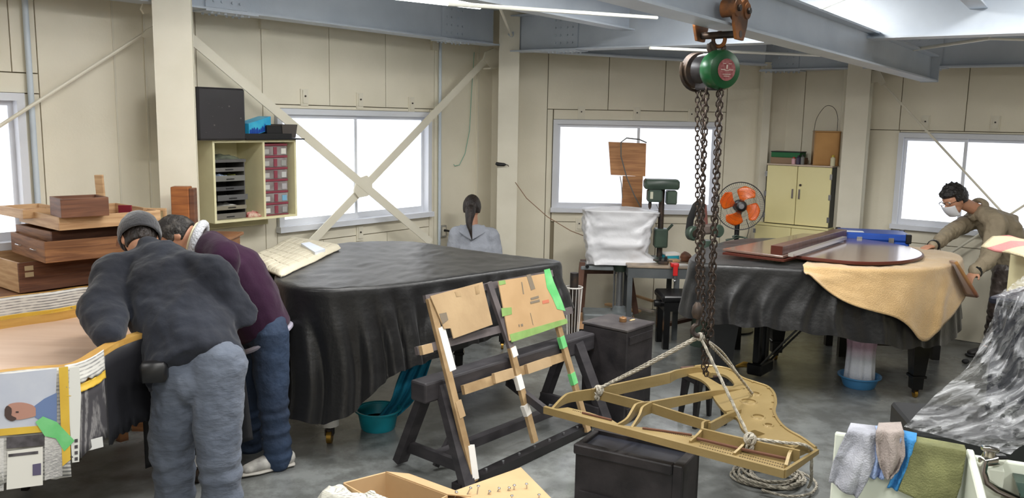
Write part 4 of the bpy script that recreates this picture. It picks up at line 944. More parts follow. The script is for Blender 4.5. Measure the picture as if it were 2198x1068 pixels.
# ------------------------------------------------------------ cardboard boxes in front
M['card2'] = mat('light_cardboard', (186, 156, 116), .8, rgb2=(176, 146, 106), scale=4)
f = Fr(*G(850, 1050, .30).xy, .0); z1 = .30
c = [G(u, v, z1) for u, v in ((738, 1036), (828, 1013), (960, 1062), (870, 1110))]
t = thing('cardboard_box', 'open cardboard box at the bottom edge with crumpled newspaper inside', 'box', ((c[0] + c[2]) / 2).xy.to_3d())
for i in range(4):
    a, b1 = c[i], c[(i + 1) % 4]; MB().bar(V(a.x, a.y, z1 / 2), V(b1.x, b1.y, z1 / 2), .006, z1).build('box_wall', M['card2'], t)
MB().plate([V(p.x, p.y, .004) for p in c], .006, (0, 0, 1)).build('box_bottom', M['card2'], t)
c2 = [G(u, v, z1) for u, v in ((828, 1013), (845, 1018), (975, 1066), (960, 1062))]; MB().plate([V(c[1].x, c[1].y, z1), V(c[2].x, c[2].y, z1), V(c[2].x + .1, c[2].y + .05, z1 - .03), V(c[1].x + .1, c[1].y + .05, z1 - .03)], .005, (0, 0, 1)).build('flap', M['card2'], t)
MB().plate([V(c[0].x, c[0].y, z1), V(c[1].x, c[1].y, z1), V(c[1].x - .0, c[1].y + .03, z1 - .09), V(c[0].x - .0, c[0].y + .03, z1 - .09)], .005).build('flap', M['card2'], t)
M['news'] = paper('newsprint', (206, 204, 192), (110, 108, 104))
nw = MB(); q = G(745, 1056, z1 - .0)
for (cx_, cy_, cz_, rx, ry, rz_, an) in ((q.x - .05, q.y - .01, z1 - .02, .075, .07, .05, .3), (q.x + .08, q.y - .04, z1 - .025, .11, .05, .04, -.1)):
    nw.ell((cx_, cy_, cz_), (rx, ry, rz_), 28, 20, Matrix.Rotation(an, 3, 'Z'))
for i, p in enumerate(nw.v):
    d_ = Vector((nz(p.x * 22, p.y * 22, p.z * 22), nz(p.x * 22 + 9, p.y * 22, p.z * 22), nz(p.x * 22, p.y * 22 + 9, p.z * 22))); p += d_ * .022
tag(nw.build('crumpled_newspaper', M['news'], smooth=True), 'crumpled newspaper bundle in the open cardboard box', 'newspaper')
c = [G(u, v, .26) for u, v in ((948, 1062), (1118, 1002), (1200, 1085), (1010, 1150))]
t = thing('cardboard_sheet', 'cardboard box top with bright bolts pushed through it, bottom centre', 'cardboard', ((c[0] + c[2]) / 2).xy.to_3d())
MB().plate([V(p.x, p.y, .2) for p in c], .06, (0, 0, 1)).build('card_top', M['card2'], t)
MB().plate([V(p.x * .97 + .0 * c[0].x, p.y * .97, 0) for p in c], .2, (0, 0, 1)).build('card_base', M['card2'], t)
def bolt(u, v, lean, h, k):
    q = G(u, v, .26); a = V(lean[0], lean[1], 1).normalized(); b1 = MB()
    b1.cyl(q - a * .01, q + a * h, .0028, .0028, 8); b1.lathe(q + a * h, [(0, 0), (.007, 0), (.0078, .003), (.006, .006), (0, .0075)], 12, axis=a)
    o = b1.build('bolt', M['steel'], smooth=True); tag(o, 'bright bolt stuck in the cardboard, ' + k, 'bolt', 'bolts stuck in the cardboard')
for u, v, l, h, k in ((975, 1070, (.3, .1), .03, 'leftmost, leaning right'), (1003, 1060, (.5, .1), .03, 'second from the left, leaning right'), (1024, 1060, (.15, .1), .035, 'third from the left, nearly upright'), (1048, 1060, (.5, .2), .012, 'fourth from the left, pushed in deep'), (1068, 1054, (.5, .1), .014, 'middle one, low'),
                   (1090, 1052, (.5, .1), .012, 'low one right of the middle'), (1103, 1050, (.1, .0), .018, 'upright one right of the middle'), (1131, 1048, (-.1, .0), .02, 'tallest of the right-hand group, far right'), (1098, 1070, (.1, .1), .012, 'low one at the bottom edge'), (1157, 1068, (0, .1), .012, 'rightmost, at the bottom edge')):
    bolt(u, v, l, h, k)
# ------------------------------------------------------------ shelf cabinet on the left wall
def w1(u, v, y): return W1.un(u, v, y)
dS = .34; yS = -.02
sx0 = W1.ux(459, 400, -dS - .0); sx1 = W1.ux(637, 400, -dS); sz1 = W1.uz(600, 300, -dS); sz0 = W1.uz(600, 467, -dS)
sxm = W1.ux(568, 400, -dS)
M['cream'] = mat('cream_painted_board', (222, 216, 176), .55, rgb2=(214, 206, 166), scale=6)
t = thing('shelf_cabinet', 'open cream two-bay shelf cabinet on the left wall beside the window', 'shelf', W1.w((sx0 + sx1) / 2, -dS / 2, sz0)); th = .016
MB(W1).box(sx0, sx1, -dS, yS, sz1 - th, sz1).build('top_board', M['cream'], t); MB(W1).box(sx0, sx1, -dS, yS, sz0, sz0 + th).build('bottom_board', M['cream'], t)
for x in (sx0, sxm - th / 2, sx1 - th): MB(W1).box(x, x + th, -dS, yS, sz0 + th, sz1 - th).build('side_board', M['cream'], t)
MB(W1).box(sx0 + th, sx1 - th, yS - .006, yS, sz0 + th, sz1 - th).build('back_board', M['cream'], t)
MB(W1).box(sx0 + .05, sx1 - .05, -.05, -.0, sz0 - .08, sz0).build('wall_cleat', M['cream'], t)
# grey drawer rack in the left bay
M['greyp'] = mat('grey_plastic', (96, 94, 92), .5, rgb2=(80, 79, 78), scale=9)
rx0, rx1 = sx0 + th + .01, W1.ux(528, 400, -dS + .04); rz1 = W1.uz(500, 348, -dS + .04); rz0 = sz0 + th + .001
t = thing('drawer_rack', 'grey letter tray rack stuffed with papers in the left bay of the cabinet', 'drawer rack', W1.w((rx0 + rx1) / 2, -.2, rz0))
MB(W1).box(rx0, rx0 + .006, -dS + .05, -.06, rz0, rz1).build('side_panel', M['greyp'], t); MB(W1).box(rx1 - .006, rx1, -dS + .05, -.06, rz0, rz1).build('side_panel', M['greyp'], t)
MB(W1).box(rx0, rx1, -.07, -.06, rz0, rz1).build('back_panel', M['greyp'], t); MB(W1).box(rx0 - .004, rx1 + .004, -dS + .04, -.055, rz1, rz1 + .02).build('rack_top', M['greyp'], t)
hh = (rz1 - rz0) / 6
for k in range(6):
    z = rz0 + k * hh; pull = [.0, .02, .035, .0, .01, .0][k]
    dr = MB(W1).box(rx0 + .008, rx1 - .008, -dS + .05 - pull, -.08, z + .002, z + .012).box(rx0 + .008, rx1 - .008, -dS + .046 - pull, -dS + .052 - pull, z + .002, z + hh * (.45 if k % 2 else .62)).build('tray', mat('tray_grey_%d' % k, ((104, 100, 94), (126, 120, 104), (88, 88, 88), (70, 70, 72), (112, 112, 108), (100, 98, 96))[k], .5), t)
    MB(W1).box((rx0 + rx1) / 2 - .03, (rx0 + rx1) / 2 + .03, -dS + .042 - pull, -dS + .046 - pull, z + hh * .2, z + hh * .3).build('pull', M['black'], dr)
def paperlump(fr, x, y, z, sx, sy, sz, m_, name, label, cat, seed=0, grp=None):
    b = MB(fr); n, m = 12, 8
    for j in range(m + 1):
        for i in range(n + 1):
            a, c = i / n, j / m; h = sz * (math.sin(PI * a) * math.sin(PI * c)) ** .4 * (.6 + .8 * abs(nz(a * 4 + seed, c * 4))) ; b.v.append(fr.w(x + sx * (a - .5), y + sy * (c - .5), z + h))
    for j in range(m):
        for i in range(n): b.f.append([j * (n + 1) + i, j * (n + 1) + i + 1, (j + 1) * (n + 1) + i + 1, (j + 1) * (n + 1) + i])
    return tag(b.build(name, m_, smooth=True, mods=[SOL(.002)]), label, cat, grp)
xm_ = (rx0 + rx1) / 2
paperlump(W1, xm_ - .04, -.2, rz0 + 4 * hh + .014, .11, .2, .05, mat('blue_white_bag', (92, 120, 190), .4, rgb2=(190, 210, 230), scale=25), 'packet', 'blue and white plastic packet lying in the grey rack', 'packet', 1)
paperlump(W1, xm_ + .06, -.2, rz0 + 4 * hh + .014, .09, .2, .035, mat('yellow_green_bag', (150, 170, 80), .4, rgb2=(200, 196, 120), scale=25), 'packet', 'yellow-green packet beside the blue one in the grey rack', 'packet', 2)
paperlump(W1, xm_, -.2, rz0 + 1 * hh + .014, .15, .2, .03, mat('white_papers', (205, 204, 196), .6), 'papers', 'loose white papers near the bottom of the grey rack', 'papers', 3)
paperlump(W1, xm_, -.2, rz1 + .021, .2, .2, .035, mat('dark_cloth_heap', (46, 46, 44), .8, rgb2=(90, 96, 80), scale=14), 'cloth', 'small dark cloth and twigs heaped on top of the grey rack', 'cloth', 4)
paperlump(W1, rx1 + .07, -.26, sz0 + th, .12, .1, .05, mat('red_mixed_packets', (170, 60, 66), .5, rgb2=(210, 190, 170), scale=40), 'packet', 'small heap of red patterned packets on the cabinet floor', 'packet', 5)
# red drawer tower in the right bay
M['red'] = mat('dark_red_plastic', (134, 58, 72), .4); M['clear'] = mat('clear_drawer_plastic', (160, 154, 152), .25, rgb2=(122, 112, 112), scale=10, alpha=.9)
tx0, tx1 = sxm + .012, W1.ux(619, 400, -dS + .03); tz0 = sz0 + th + .001; tz1 = sz1 - th - .02
t = thing('drawer_tower', 'red tower of six clear drawers in the right bay of the cabinet', 'drawer unit', W1.w((tx0 + tx1) / 2, -.2, tz0))
hh = (tz1 - tz0) / 6
MB(W1).box(tx0 + .004, tx1 - .004, -.08, -.07, tz0, tz1).build('back_panel', M['greyp'], t)
for k in range(7): MB(W1).bbox(tx0, tx1, -dS + .03, -.07, tz0 + k * hh - (0 if k == 0 else .008), tz0 + k * hh + .008, .003).build('shelf', M['red'], t)
for k in range(6):
    z = tz0 + k * hh + .009; dr = MB(W1).bbox(tx0 + .006, tx1 - .006, -dS + .028, -.09, z, z + hh - .019, .004).build('drawer', M['clear'], t)
    xm_ = (tx0 + tx1) / 2 - .005; MB(W1).box(xm_ - .014, xm_ + .014, -dS + .022, -dS + .028, z + .006, z + hh - .024).build('handle', M['red'], dr)
    MB(W1).box(tx0 + .012, tx0 + .05, -dS + .024, -dS + .028, z + .012, z + hh - .04).build('white_slip', mat('drawer_slip_%d' % k, (206 - 8 * k, 204 - 8 * k, 200 - 8 * k), .6), dr)
    MB(W1).box(tx1 - .06, tx1 - .02, -dS + .024, -dS + .028, z + .01, z + hh - .035).build('blue_slip', mat('drawer_slip_r%d' % k, ((150, 150, 150), (120, 170, 200), (170, 166, 170), (190, 190, 188), (150, 150, 146), (210, 208, 200))[k], .5), dr)
# on top
bx = W1.ux(515, 290, -.30); bx0_ = W1.ux(428, 290, -.38); zb = W1.uz(470, 188, -.36)
t = thing('black_cabinet_box', 'scratched black box standing on the left end of the cream shelf cabinet', 'box', W1.w((bx + bx0_) / 2, -.2, sz1))
MB(W1).bbox(bx0_, bx, -.375, -.05, sz1 + .001, zb, .012).build('box_body', mat('scratched_black_paint', (34, 32, 34), .4, rgb2=(44, 41, 44), scale=5, rough2=.6), t)
sc_ = MB(W1); random.seed(3)
for _ in range(9):
    x, z = random.uniform(bx0_ + .03, bx - .02), random.uniform(sz1 + .05, zb - .1); r_ = random.choice((.003, .004, .01)); sc_.box(x, x + r_, -.3765, -.3755, z, z + r_)
sc_.build('paint_scuffs', mat('grey_scuff', (96, 92, 90), .7), t)
x0_ = W1.ux(516, 290, -.3); x1_ = W1.ux(642, 290, -.3)
t = thing('tray', 'flat black tray on the right half of the cream shelf cabinet', 'tray', W1.w((x0_ + x1_) / 2, -.2, sz1))
MB(W1).bbox(x0_, x1_, -.37, -.06, sz1 + .001, sz1 + .010, .004).build('tray_floor', M['black'], t); MB(W1).box(x0_ + .005, x1_ - .1, -.345, -.33, sz1 + .01, sz1 + .045).build('tray_lip', M['black'], t)
xm_ = W1.ux(545, 270, -.22)
fx = Fr(*W1.w(xm_, -.22, 0).xy, W1.ang + .15)
MB(fx)
t = thing('tissue_box', 'bright blue cardboard box with a city skyline print tilted on the black tray', 'box', fx.w(0, 0, sz1 + .05))
bz = sz1 + .045; vs = [fx.w(a, b1, c + .25 * a) for a, b1, c in ((-.105, -.06, bz), (.105, -.06, bz), (.105, .06, bz), (-.105, .06, bz), (-.105, -.06, bz + .095), (.105, -.06, bz + .095), (.105, .06, bz + .095), (-.105, .06, bz + .095))]
MB().add(vs, [(0, 3, 2, 1), (4, 5, 6, 7), (0, 1, 5, 4), (1, 2, 6, 5), (2, 3, 7, 6), (3, 0, 4, 7)], raw=True).build('box_body', mat('bright_blue_card', (30, 152, 206), .4, rgb2=(70, 190, 220), scale=9), t)
sk = MB(); random.seed(5); x = -.1
vs = []
while x < .095:
    w_, h_ = random.uniform(.008, .02), random.uniform(.02, .05); w_ = min(w_, .1 - x)
    p4 = [fx.w(a, -.0612, c + .25 * a) for a, c in ((x, bz + .004), (x + w_, bz + .004), (x + w_, bz + h_), (x + w_ / 2, bz + h_ + .012), (x, bz + h_))]; n_ = len(sk.v); sk.v += p4; sk.f.append(list(range(n_, n_ + 5))); x += w_ + .001
sk.build('skyline_print', mat('deep_blue_print', (16, 66, 160), .4), t)
xa, xb = W1.ux(570, 280, -.25), W1.ux(598, 280, -.25)
t = thing('bin', 'dark open plastic tray box behind the blue box', 'box', W1.w((xa + xb) / 2, -.2, sz1 + .012)); MB(W1).bbox(xa - .02, xb, -.3, -.1, sz1 + .012, sz1 + .10, .004).build('bin_body', M['black'], t)
MB(W1).box(xa - .01, xb - .01, -.29, -.11, sz1 + .1, sz1 + .104).build('bin_opening', mat('brown_inside', (60, 50, 42), .8), t)
xa, xb = W1.ux(604, 280, -.3), W1.ux(637, 280, -.3)
t = thing('bin', 'grey-brown plastic bin at the right end of the black tray', 'box', W1.w((xa + xb) / 2, -.2, sz1 + .012))
vs = [W1.w(a, b1, c) for a, b1, c in ((xa + .012, -.3, sz1 + .012), (xb - .012, -.3, sz1 + .012), (xb - .012, -.14, sz1 + .012), (xa + .012, -.14, sz1 + .012), (xa, -.31, sz1 + .11), (xb, -.31, sz1 + .11), (xb, -.13, sz1 + .11), (xa, -.13, sz1 + .11))]
MB().add(vs, [(0, 3, 2, 1), (4, 5, 6, 7), (0, 1, 5, 4), (1, 2, 6, 5), (2, 3, 7, 6), (3, 0, 4, 7)], raw=True).build('bin_body', mat('taupe_plastic', (78, 72, 68), .5), t)
# ------------------------------------------------------------ stack of old drawers
M['oldwood'] = wood('old_brown_wood', (150, 104, 66), (104, 66, 40)); M['palewood'] = wood('pale_old_wood', (206, 170, 128), (176, 136, 96)); M['darkwood'] = wood('dark_reddish_wood', (122, 80, 56), (90, 56, 40))
def drawer(u, v, Y, ang, L, Wd, h, mf, ms, label, name='drawer', handles=False, slips=False, tilt=0):
    """open drawer; near corner bottom at pixel (u,v) at depth Y; L along local x, Wd away from camera"""
    q = P(u, v, Y); f = Fr(q.x, q.y, ang, q.z); t = thing(name, label, 'drawer', f.w(L / 2, Wd / 2, 0), 'old drawers stacked at the left'); th = .014
    MB(f).bbox(0, L, 0, th, 0, h, .002).build('front_board', mf, t); MB(f).box(0, L, Wd - th, Wd, 0, h).build('back_board', ms, t)
    MB(f).box(0, th, th, Wd - th, 0, h).build('side_board', ms, t); MB(f).box(L - th, L, th, Wd - th, 0, h).build('side_board', ms, t)
    MB(f).box(th, L - th, th, Wd - th, 0, .008).build('drawer_bottom', M['oldwood'], t)
    if handles:
        for y in (.3, .75):
            MB().tube([f.w(0, Wd * y - .03, h * .5), f.w(-.012, Wd * y - .028, h * .5), f.w(-.012, Wd * y + .028, h * .5), f.w(0, Wd * y + .03, h * .5)], .003, 6).build('pull_handle', M['steel'], t)
    if slips:
        for z in (.25, .58): MB(f).box(.03, .075, -.002, 0, h * z, h * (z + .24)).build('paper_slip', mat('yellowed_slip', (190, 170, 134), .7), t)
    return t
YA = 4.55
tb = thing('table', 'table hidden under the stack of old drawers', 'table', (-2.75, 4.75, 0))
zt_ = P(44, 632, YA).z
tfr = Fr(-2.55, 4.42, .9); MB(tfr).box(-.12, .5, -.02, .56, zt_ - .042, zt_ - .002).build('table_top', M['oldwood'], tb)
for x in (-.09, .46):
    for y in (.01, .52): MB(tfr).box(x - .025, x + .025, y - .025, y + .025, 0, zt_ - .045).build('leg', M['oldwood'], tb)
drawer(44, 629, YA, .9, .52, .52, .075, M['darkwood'], M['palewood'], 'lowest of the stacked old drawers, slip of paper on it', slips=False)
drawer(42, 607, YA, .9, .50, .52, .108, M['darkwood'], M['palewood'], 'deep old drawer with two paper slips, second from the bottom', slips=True)
drawer(98, 565, YA - .06, .82, .62, .54, .115, M['oldwood'], M['oldwood'], 'wide old drawer with two wire handles on its left side', handles=True)
drawer(112, 520, YA + .06, .9, .42, .46, .058, M['darkwood'], M['oldwood'], 'small dark drawer between the two wide ones')
drawer(128, 495, YA - .06, .86, .56, .56, .072, M['palewood'], M['palewood'], 'pale wide drawer near the top of the stack')
q = drawer(50, 470, YA + .12, .9, .22, .32, .05, M['palewood'], M['palewood'], 'pale shallow drawer at the top left of the stack')
drawer(132, 468, YA - .1, .75, .24, .20, .10, M['darkwood'], M['darkwood'], 'small deep reddish box open at the top of the stack')
def plank(u0, v0, u1, v1, Y, w, th, m_, label, Y1=None, name='plank', cat='plank', grp=None):
    return tag(MB().bar(P(u0, v0, Y), P(u1, v1, Y1 or Y), w, th, up=(0, 1, 0)).build(name, m_, mods=[BEV(.002)]), label, cat, grp)
plank(222, 478, 212, 375, 4.85, .045, .02, M['palewood'], 'long thin pale plank standing behind the stack of drawers')
plank(196, 482, 192, 440, 4.7, .07, .03, M['palewood'], 'short pale wood block beside the top box'); plank(216, 466, 210, 432, 4.72, .05, .02, M['palewood'], 'thin pale offcut right of the top box')
plank(272, 500, 268, 440, 4.85, .075, .012, mat('dark_red_card', (128, 26, 42), .6), 'dark red board standing right of the drawers', name='red_board', cat='board'); plank(296, 488, 286, 452, 4.8, .03, .012, M['palewood'], 'thin pale stick in front of the red board')
plank(300, 530, 252, 520, 4.6, .04, .03, M['darkwood'], 'short dark board behind the grey capped person')
# small picture frame
f = Fr(*P(310, 470, 5.0).xy, .0); za, zb_ = P(310, 495, 5.0).z, P(310, 446, 5.0).z
t = thing('picture_frame', 'small pale wooden frame leaning by the broad column', 'frame', f.w(.06, 0, za))
for a in ((0, .13, zb_ - .014, zb_), (0, .13, za, za + .014), (0, .014, za + .014, zb_ - .014), (.116, .13, za + .014, zb_ - .014)): MB(f).box(a[0], a[1], -.01, .01, a[2], a[3]).build('frame_rail', M['palewood'], t)
MB(f).box(.014, .116, .002, .006, za + .014, zb_ - .014).build('frame_panel', M['cream'], t)
# orange-brown wood box on the cabinet side
f = Fr(*P(367, 440, 5.15).xy, .12); za, zb_ = P(367, 500, 5.15).z, P(367, 401, 5.15).z
t = thing('wooden_box', 'tall orange-brown wooden box standing in front of the broad column', 'box', f.w(.05, 0, za)); MB(f).bbox(0, .105, 0, .09, za, zb_, .004).build('box_body', wood('orange_brown_wood', (168, 104, 54), (132, 76, 38)), t); MB(f).bbox(.105, .135, .005, .085, za, zb_ - .01, .003).build('side_face', M['darkwood'], t)
# table under those
tb = thing('side_table', 'low cupboard behind the two bending people', 'cupboard', (-2.15, 5.15, 0)); MB().bar(V(-2.28, 5.1, za / 2), V(-1.7, 5.1, za / 2), .34, za).build('cupboard_body', M['oldwood'], tb); MB().bar(V(-2.30, 5.1, za - .01), V(-1.68, 5.1, za - .01), .37, .018).build('cupboard_top', M['oldwood'], tb)
# ------------------------------------------------------------ open piano body at the left, newspaper round its rim
M['sound'] = mat('pinkish_spruce_soundboard', (226, 196, 172), .5, rgb2=(216, 184, 158), scale=2, stretch=(1, 12, 1))
M['rimwood'] = wood('yellowish_rim_wood', (200, 158, 84), (176, 132, 62)); M['ytape'] = mat('yellow_masking_tape', (214, 178, 66), .5, rgb2=(202, 164, 58), scale=10)
RZ = .95
rim_px = [(-700, 905), (-300, 842), (0, 800), (90, 791), (150, 786), (190, 772), (222, 752), (262, 730), (335, 706), (405, 688), (445, 655), (400, 628), (280, 618), (190, 613), (100, 625), (0, 637), (-300, 680), (-700, 735)]
ro = [(G(u, v, RZ).x, G(u, v, RZ).y) for u, v in rim_px]; RO, rt_ = resample(ro, 160)
rcx, rcy = sum(p[0] for p in RO) / 160, sum(p[1] for p in RO) / 160
pb = thing('grand_piano', 'open grand piano body at the left with bare soundboard, its rim wrapped in newspaper', 'piano', (rcx, rcy, 0))
def offs(R, d):
    out = []; n = len(R); ar = sum(R[i][0] * R[(i + 1) % n][1] - R[(i + 1) % n][0] * R[i][1] for i in range(n)); sg = 1 if ar > 0 else -1
    for i in range(n):
        a, b1 = R[i - 2], R[(i + 2) % n]; dx, dy = b1[0] - a[0], b1[1] - a[1]; l = math.hypot(dx, dy) or 1; out.append((R[i][0] - dy / l * sg * d, R[i][1] + dx / l * sg * d))
    return out
def ringwall(R0_, R1_, z0, z1):
    mb = MB(); n = len(R0_)
    for (x, y), (a, b1) in zip(R0_, R1_): mb.v += [V(x, y, z0), V(x, y, z1), V(a, b1, z1), V(a, b1, z0)]
    for i in range(n):
        j = (i + 1) % n
        for k in range(4): mb.f.append([i * 4 + k, j * 4 + k, j * 4 + (k + 1) % 4, i * 4 + (k + 1) % 4])
    return mb
RI = offs(RO, .045); ringwall(RO, RI, .60, RZ).build('rim', M['rimwood'], pb)
RI2 = offs(RO, .08); ringwall(offs(RO, .046), RI2, .80, .84).build('inner_ledge', M['rimwood'], pb)
mb = MB(); mb.prism(offs(RO, .05), .79, .80); mb.build('soundboard', M['sound'], pb)
for (px, pz) in (((55, 1050), .6), ((425, 1034), .6)):
    q = G(*px); 
    if px[0] == 55: MB().bar(V(q.x, q.y, 0), V(q.x, q.y, .6), .03, .03).build('steel_leg', M['dark'], pb)
    else: MB().tube([(q.x, q.y, .1), (q.x, q.y, .62)], [.04, .045], 12).build('wrapped_leg', M['wrap'], pb, smooth=True); caster((q.x, q.y), pb, .042, M['iron'])
q = V(-3.0, 3.3, 0); MB().bar(q, q + V(0, 0, .6), .09, .09).build('leg', M['dark'], pb)
# newspaper band: strips of the rim from param index to index
def nearest(px, z=RZ):
    q = G(px[0], px[1], z); return min(range(160), key=lambda i: (RO[i][0] - q.x) ** 2 + (RO[i][1] - q.y) ** 2)
def band(i0, i1, z0, z1, off, m_, name, jag=0, out=True, par=None, zf=None):
    mb = MB(); R = offs(RO, -off if out else .045 + off); n = (i1 - i0) % 160; k = 6
    for s in range(n * 3 + 1):
        i = (i0 + s / 3) % 160; a = R[int(i) % 160]; b1 = R[(int(i) + 1) % 160]; f = i % 1; x, y = a[0] + (b1[0] - a[0]) * f, a[1] + (b1[1] - a[1]) * f
        lo = (zf(s / (n * 3)) if zf else z0) + jag * nz(s * .35, off * 100, z0 * 9)
        for j in range(k + 1):
            z = z1 + (lo - z1) * j / k; w_ = .006 * nz(s * .4, j * 1.2, off * 99) * (j / k) + .012 * (j / k) ** 2 * (1 if out else 0); mb.v.append(V(x + w_ * .6, y - w_, z))
    for s in range(n * 3):
        for j in range(k): b0 = s * (k + 1) + j; mb.f.append([b0, b0 + 1, b0 + k + 2, b0 + k + 1])
    return mb.build(name, m_, par or pb, smooth='all', mods=[SOL(.0015)])
i_l, i_c, i_m, i_r, i_e = nearest((-300, 842)), nearest((128, 787)), nearest((150, 786)), nearest((215, 757)), nearest((445, 662))
M['newsA'] = paper('newspaper_text', (208, 206, 200), (132, 132, 132), sc=24); M['newsB'] = paper('dark_newspaper_page', (58, 56, 60), (120, 118, 118), vert=True, sc=50)
step = 1 if (i_c - i_l) % 160 < 80 else -1
if step == 1:
    segs = [(i_l, i_c), (i_c, i_m), (i_m, i_r), (i_r, i_e)]
else: segs = [(i_c, i_l), (i_m, i_c), (i_r, i_m), (i_e, i_r)]
zbot = P(60, 1030, 3.1).z
band(segs[0][0], segs[0][1], .52, RZ + .003, .004, M['newsA'], 'newspaper_sheet', .02)
band(segs[1][0], segs[1][1], .55, RZ + .004, .006, M['ytape'], 'yellow_tape', .004)
band(segs[2][0], segs[2][1], .60, RZ - .10, .007, M['newsB'], 'dark_newspaper_sheet', .02)
band(segs[2][0], segs[2][1], .88, RZ + .01, .009, M['newsA'], 'newspaper_sheet', .02)
band(segs[2][0], segs[2][1], .845, .875, .011, M['ytape'], 'yellow_tape', .004)
band(segs[3][0], segs[3][1], .56, RZ - .02, .008, mat('black_plastic_scrap', (34, 34, 38), .4), 'dark_newspaper_sheet', .04)
# back rim inside, newspaper and yellow tape
j0, j1 = nearest((-300, 680)), nearest((235, 618)); a_, b__ = (j1, j0) if (j0 - j1) % 160 < 80 else (j0, j1)
RZB = RZ
band(a_, b__, .845, RZ + .003, .003, M['newsA'], 'newspaper_sheet', .003, out=False); band(a_, b__, .835, .86, .006, M['ytape'], 'yellow_tape', .002, out=False)
j0, j1 = nearest((10, 636)), nearest((30, 634)); 
# flat print on the front sheet: sideways portrait, yellow tape, green tape, blocks of text
pA, pB = G(0, 800, RZ), G(150, 786, RZ); pd_ = (pB - pA).normalized(); pn = pd_.cross(V(0, 0, 1)).normalized(); pn = pn if (CAM - pA).dot(pn) > 0 else -pn
off0 = .017
def FP(u, v, o=0):
    dd = ray(u, v); pp = pA + pn * (off0 + o); return CAM + dd * ((pp - CAM).dot(pn) / dd.dot(pn))
def patch(px, m_, name, o, n=None):
    pts = [FP(u, v, o) for u, v in px]
    if n: R, _ = resample([tuple(p) for p in pts], n); pts = [Vector(p) for p in R]
    return MB().plate(pts, .0012, pn).build(name, m_, pb)
patch([(-60, 806), (30, 800), (122, 790), (118, 912), (-60, 925)], mat('pale_blue_print', (176, 182, 198), .6, rgb2=(192, 196, 206), scale=6), 'printed_photo', .001)
patch([(72, 872), (95, 855), (122, 842), (122, 905), (95, 905), (75, 895)], mat('blue_shirt_print', (104, 124, 164), .6), 'printed_shirt', .003)
patch([(18, 868), (40, 863), (62, 866), (76, 874), (78, 890), (62, 896), (38, 900), (18, 896), (12, 884)], mat('skin_tone_print', (176, 132, 116), .6), 'printed_face', .004, 30)
patch([(10, 878), (16, 870), (26, 878), (24, 890), (36, 897), (26, 903), (14, 898), (9, 888)], mat('dark_hair_print', (74, 58, 54), .6), 'printed_hair', .0055, 24)
patch([(34, 882), (40, 882), (40, 885), (34, 885)], mat('dark_eye_print', (60, 50, 50), .6), 'printed_eye', .0055)
patch([(-60, 925), (118, 910), (120, 924), (-60, 940)], M['ytape'], 'yellow_tape', .003); 
patch([(76, 905), (92, 893), (122, 905), (160, 945), (138, 968), (120, 940), (96, 935)], M['gtape'], 'green_tape', .009)
inkm = paper('dark_text_block', (206, 204, 200), (70, 70, 74), sc=80); dkm = mat('dark_photo_print', (88, 84, 88), .6, rgb2=(60, 56, 58), scale=30)
patch([(14, 938), (95, 931), (95, 955), (14, 962)], dkm, 'printed_photo', .003); patch([(16, 968), (92, 958), (92, 1040), (14, 1050)], mat('white_newsprint', (216, 214, 206), .65), 'newspaper_page', .003)
patch([(18, 974), (82, 967), (82, 973), (18, 980)], dkm, 'printed_headline', .0045); patch([(70, 996), (88, 993), (88, 1018), (70, 1020)], mat('purple_grey_print', (88, 82, 108), .6), 'printed_photo', .0045)
patch([(96, 935), (122, 935), (134, 950), (134, 1020), (96, 1030)], inkm, 'newspaper_page', .004)
patch([(-60, 945), (8, 940), (8, 1052), (-60, 1060)], inkm, 'newspaper_page', .003)
patch([(146, 850), (150, 788), (170, 786), (174, 845), (170, 990), (155, 992)], mat('white_newsprint_strip', (214, 214, 208), .65), 'newspaper_strip', .006)
patch([(126, 788), (146, 786), (152, 985), (134, 1000)], M['ytape'], 'yellow_tape', .0075)
for k_, (v0) in enumerate((942, 955, 968, 981)): patch([(160, v0), (167, v0 - 1), (167, v0 + 6), (160, v0 + 7)], dkm, 'printed_character', .0075)
patch([(186, 945), (220, 936), (222, 958), (184, 968)], mat('white_ad_print', (222, 222, 220), .6), 'printed_advert', -.05)
# ------------------------------------------------------------ quilted mat and notebook
Mq = mat('cream_quilted_mat', (214, 206, 184), .85, bump=.2, bscale=60)
qA, qB, qC, qD = G(540, 560, .985), G(628, 514, .985), G(728, 532, .99), G(602, 592, .985)
tb = thing('covered_table', 'table under the quilted mat behind the middle piano', 'table', ((qA + qC) / 2).xy.to_3d())
def qfn(a, b_):
    p = qA.lerp(qB, a).lerp(qD.lerp(qC, a), b_); g1_ = abs(math.sin(a * PI * 7)), abs(math.sin(b_ * PI * 8)); h = .010 * min(1, g1_[0] * 2.2) ** .5 * min(1, g1_[1] * 2.2) ** .5
    e = min(a, 1 - a, b_, 1 - b_); return V(p.x, p.y, p.z + h + .010 * nz(a * 3, b_ * 3) - (.012 if e < .015 else 0))
o = MB().grid(qfn, 80, 90).build('quilted_mat', Mq, smooth='all', mods=[SOL(.02, -1)]); tag(o, 'cream quilted mat spread out behind the purple sweater and the middle piano', 'mat')
mid = (qA + qC) / 2
pts = [qA.lerp(mid, .06), qB.lerp(mid, .06), qB.lerp(qC, .38), qA.lerp(qD, .38)]
MB().plate([V(p.x, p.y, .78) for p in pts], .17, (0, 0, 1)).build('folded_mats', Mq, tb)
MB().plate([V(p.x, p.y, .72) for p in pts], .05, (0, 0, 1)).build('table_top', M['oldwood'], tb)
for p in pts: p = p.lerp(mid, .15); MB().bar(V(p.x, p.y, 0), V(p.x, p.y, .72), .05, .05).build('leg', M['oldwood'], tb)
n4 = [G(u, v, 1.03) for u, v in ((646, 522), (664, 519), (698, 534), (676, 541))]
